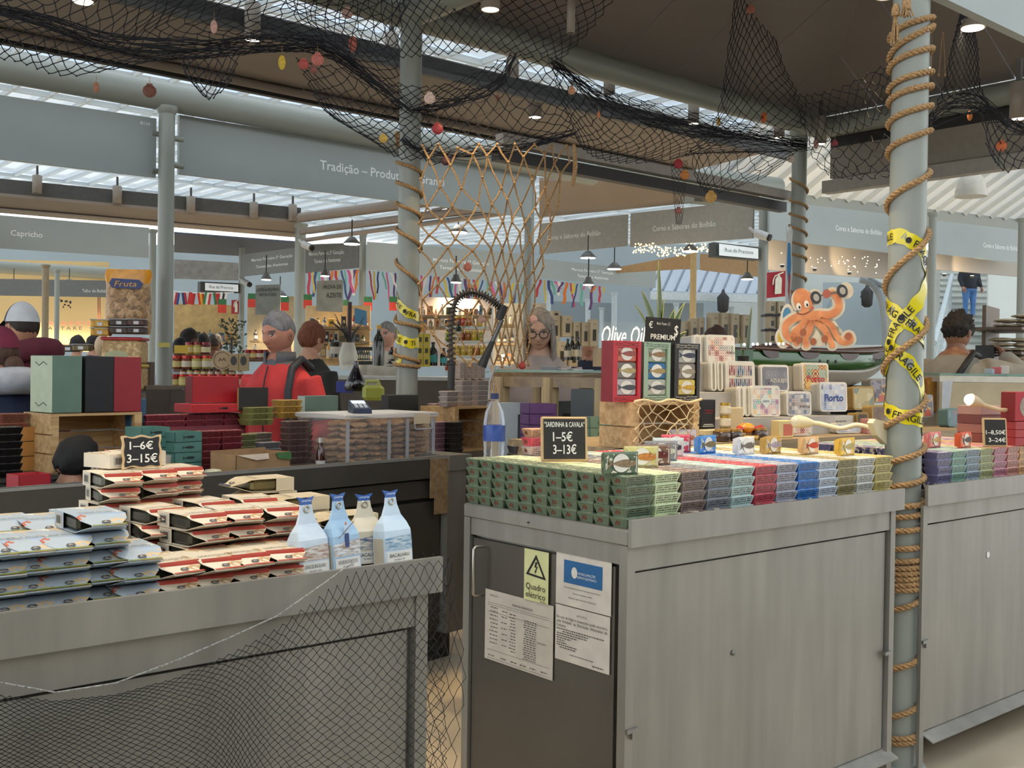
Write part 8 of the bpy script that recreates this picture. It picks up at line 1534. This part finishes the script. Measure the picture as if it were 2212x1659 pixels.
st = thing('staircase', 'pale stone staircase at the far right', 'stairs', (0, 0, 0)); stm = mat('stair_stone', '#c9ccc6', .7, var=.06, scale=3)
for i in range(24):
    d = 20.5 + i * .30; z = .2 + i * .168; a, b = W(2030, 700, d), W(2160 if i < 16 else 2150, 700, d); a.z = b.z = 0; slab(a, b, _f0 * .31, max(0, z - 1.2), z + .168).obj('step', stm, st); slab(a - _f0*.03, b - _f0*.03, _f0 * .06, z + .12, z + .166).obj('nosing', pm('#8f9490'), st)
rl = thing('stair_railing', 'white ornamental iron railing along the far stairs', 'railing', (0, 0, 0)); wm = pm('#b8c4c8', .4)
RA, RB2 = W(2018, 740, 19.5), W(2056, 595, 25); M().tube([RA, RB2], .05, 8).obj('handrail', wm, rl); M().tube([RA - up*.9, RB2 - up*.9], .04, 6).obj('bottom_rail', wm, rl)
for i in range(14): f = i / 13; p = RA.lerp(RB2, f); M().tube([p, p - up*.9], .014, 5).obj('baluster', wm, rl)
for i in range(13): f = (i + .5) / 13; p = RA.lerp(RB2, f) - up*.3; ax = (RB2 - RA).normalized(); M().tube([p + ax*(.14*math.cos(a)) + up*(.16*math.sin(a)) for a in [2*PI*q/14 for q in range(14)]], .014, 4, closed=True).obj('scroll', wm, rl)
M().tube([W(2132, 700, 26), W(2134, 600, 28)], .03, 6).obj('centre_handrail', pm('#a8b0b0'), label='thin metal handrail beside the person on the stairs', cat='handrail')
board('stair_wall', [(2135, 590), (2260, 600), (2260, 780), (2135, 720)], (23, 24), 'pale side wall of the far stairs', MT['wallc'], cat='wall')
p = W(500, 745, 10); t = thing('potted_shrub', 'dark leafy shrub behind the jam stall', 'shrub', (p.x, p.y, 1.2)); rl_ = random.Random(3); m = M()
for k in range(240):
    a, h, q = rl_.uniform(0, 6.3), rl_.uniform(0, .55), rl_.uniform(.02, .13); c = V((q*math.cos(a), q*math.sin(a), .12 + h)); v = V((rl_.uniform(-1, 1), rl_.uniform(-1, 1), rl_.uniform(-.3, 1))).normalized()*.045; w = v.cross(V((rl_.uniform(-1, 1), rl_.uniform(-1, 1), .4))).normalized()*.012; m.add([c, c + v*.5 + w, c + v, c + v*.5 - w], [(0, 1, 2, 3)])
m.obj('foliage', mat('shrub_leaf', '#4a5240', .6, var=.3, scale=30), t, kind='stuff'); M().tube([(0, 0, 0), (0, 0, .5)], .012, 6).obj('stem', pm('#4a3a2c'), t); M().lathe([(.07, 0), (.09, .12), (.002, .11)], 16).obj('pot', pm('#5a4a40'), t)
p = W(755, 700, 9.6); t = thing('dry_branch', 'bare dark branches standing among the oil goods', 'branch', (p.x, p.y, p.z - .2)); 
for k in range(9): a = rl_.uniform(0, 6.3); M().tube([(0, 0, 0), (.05*math.cos(a), .05*math.sin(a), .12), (.18*math.cos(a), .1*math.sin(a), .2 + .1*rl_.random())], [.008, .006, .003], 5).obj('twig', MT['dark'], t)
M().tube([(0, 0, -.1), (0, 0, .4)], .02, 6).obj('post', pm('#3a2024'), t)

# far stall interiors, warm light put into some backdrop colours, and their goods
for q_, d, c, l in (([(376, 655), (520, 660), (520, 745), (376, 745)], 19, '#b89a64', 'warm ochre stall interior behind the shrub'), ([(376, 560), (520, 568), (520, 606), (376, 602)], 20, '#7d7a74', 'grey far fascia above the small street lightbox'), ([(535, 640), (645, 640), (645, 760), (535, 760)], 16.5, '#9a8a6a', 'beige stall interior behind the man in red'), ([(660, 660), (800, 660), (800, 790), (660, 790)], 12.4, '#c2ad84', 'cream shelf wall behind the dry branches'), ([(890, 640), (1064, 648), (1064, 792), (890, 792)], 12.0, '#b5b2b0', 'pale patterned shelf wall behind the boom arm'), ([(1066, 655), (1180, 655), (1180, 790), (1066, 790)], 13.0, '#8a8478', 'grey stall interior behind the woman with glasses')):
    board('stall_backdrop', q_, (d, d), l, mat('backdrop', c, .7, var=.22, scale=7), cat='backdrop')
GC = [('#c9b48c', 'cream'), ('#8f3a30', 'red'), ('#c9a23c', 'yellow'), ('#4a5a3c', 'green'), ('#e0dccf', 'white'), ('#3a3430', 'black'), ('#a8744a', 'tan'), ('#5a7a94', 'blue')]
rg_ = random.Random(12)
for px0, px1, ys_, d, where in ((664, 798, (705, 738, 768), 12.1, 'on the cream shelf wall'), (894, 1060, (680, 705), 11.7, 'on the pale patterned wall'), (540, 560, (735, 758), 16.1, 'left of the man in red'), (380, 500, (735,), 18.5, 'in the warm ochre interior'), (1068, 1112, (700, 740, 780), 12.6, 'behind the rope net foot')):
    for r_, y in enumerate(ys_):
        slab(W(px0, y, d), W(px1, y, d), _f * .25, -.03, -.002).obj('wall_shelf', pm('#8a7454'), label=f'thin shelf {where}, {ORD[r_+1]} from top', cat='shelf')
        x = px0 + 5; k = 0
        while x < px1 - 6:
            c, n = rg_.choice(GC); w = rg_.uniform(7, 14); h = rg_.uniform(12, 24); k += 1; p = W(x + w/2, y, d + .1); s = d / FPX
            if rg_.random() < .5: carton('goods_box', f'{n} small box {where}, {ORD[r_+1]} shelf, {ORD[min(k, 20)]} from left', (p.x, p.y, p.z), yw(.2), w*s*.9, .08, h*s, c, prints=[('print', (-w*s*.25, w*s*.25, h*s*.3, h*s*.6), rg_.choice(GC)[0])], group='boxes on far shelves')
            else: bottle(x + w/2, y, d + .1, h*s, w*s*.32, c, '#2a2622', f'{n} small bottle {where}, {ORD[r_+1]} shelf, {ORD[min(k, 20)]} from left', '#cfc6b0', 'bottles on far shelves')
            x += w + 1.5
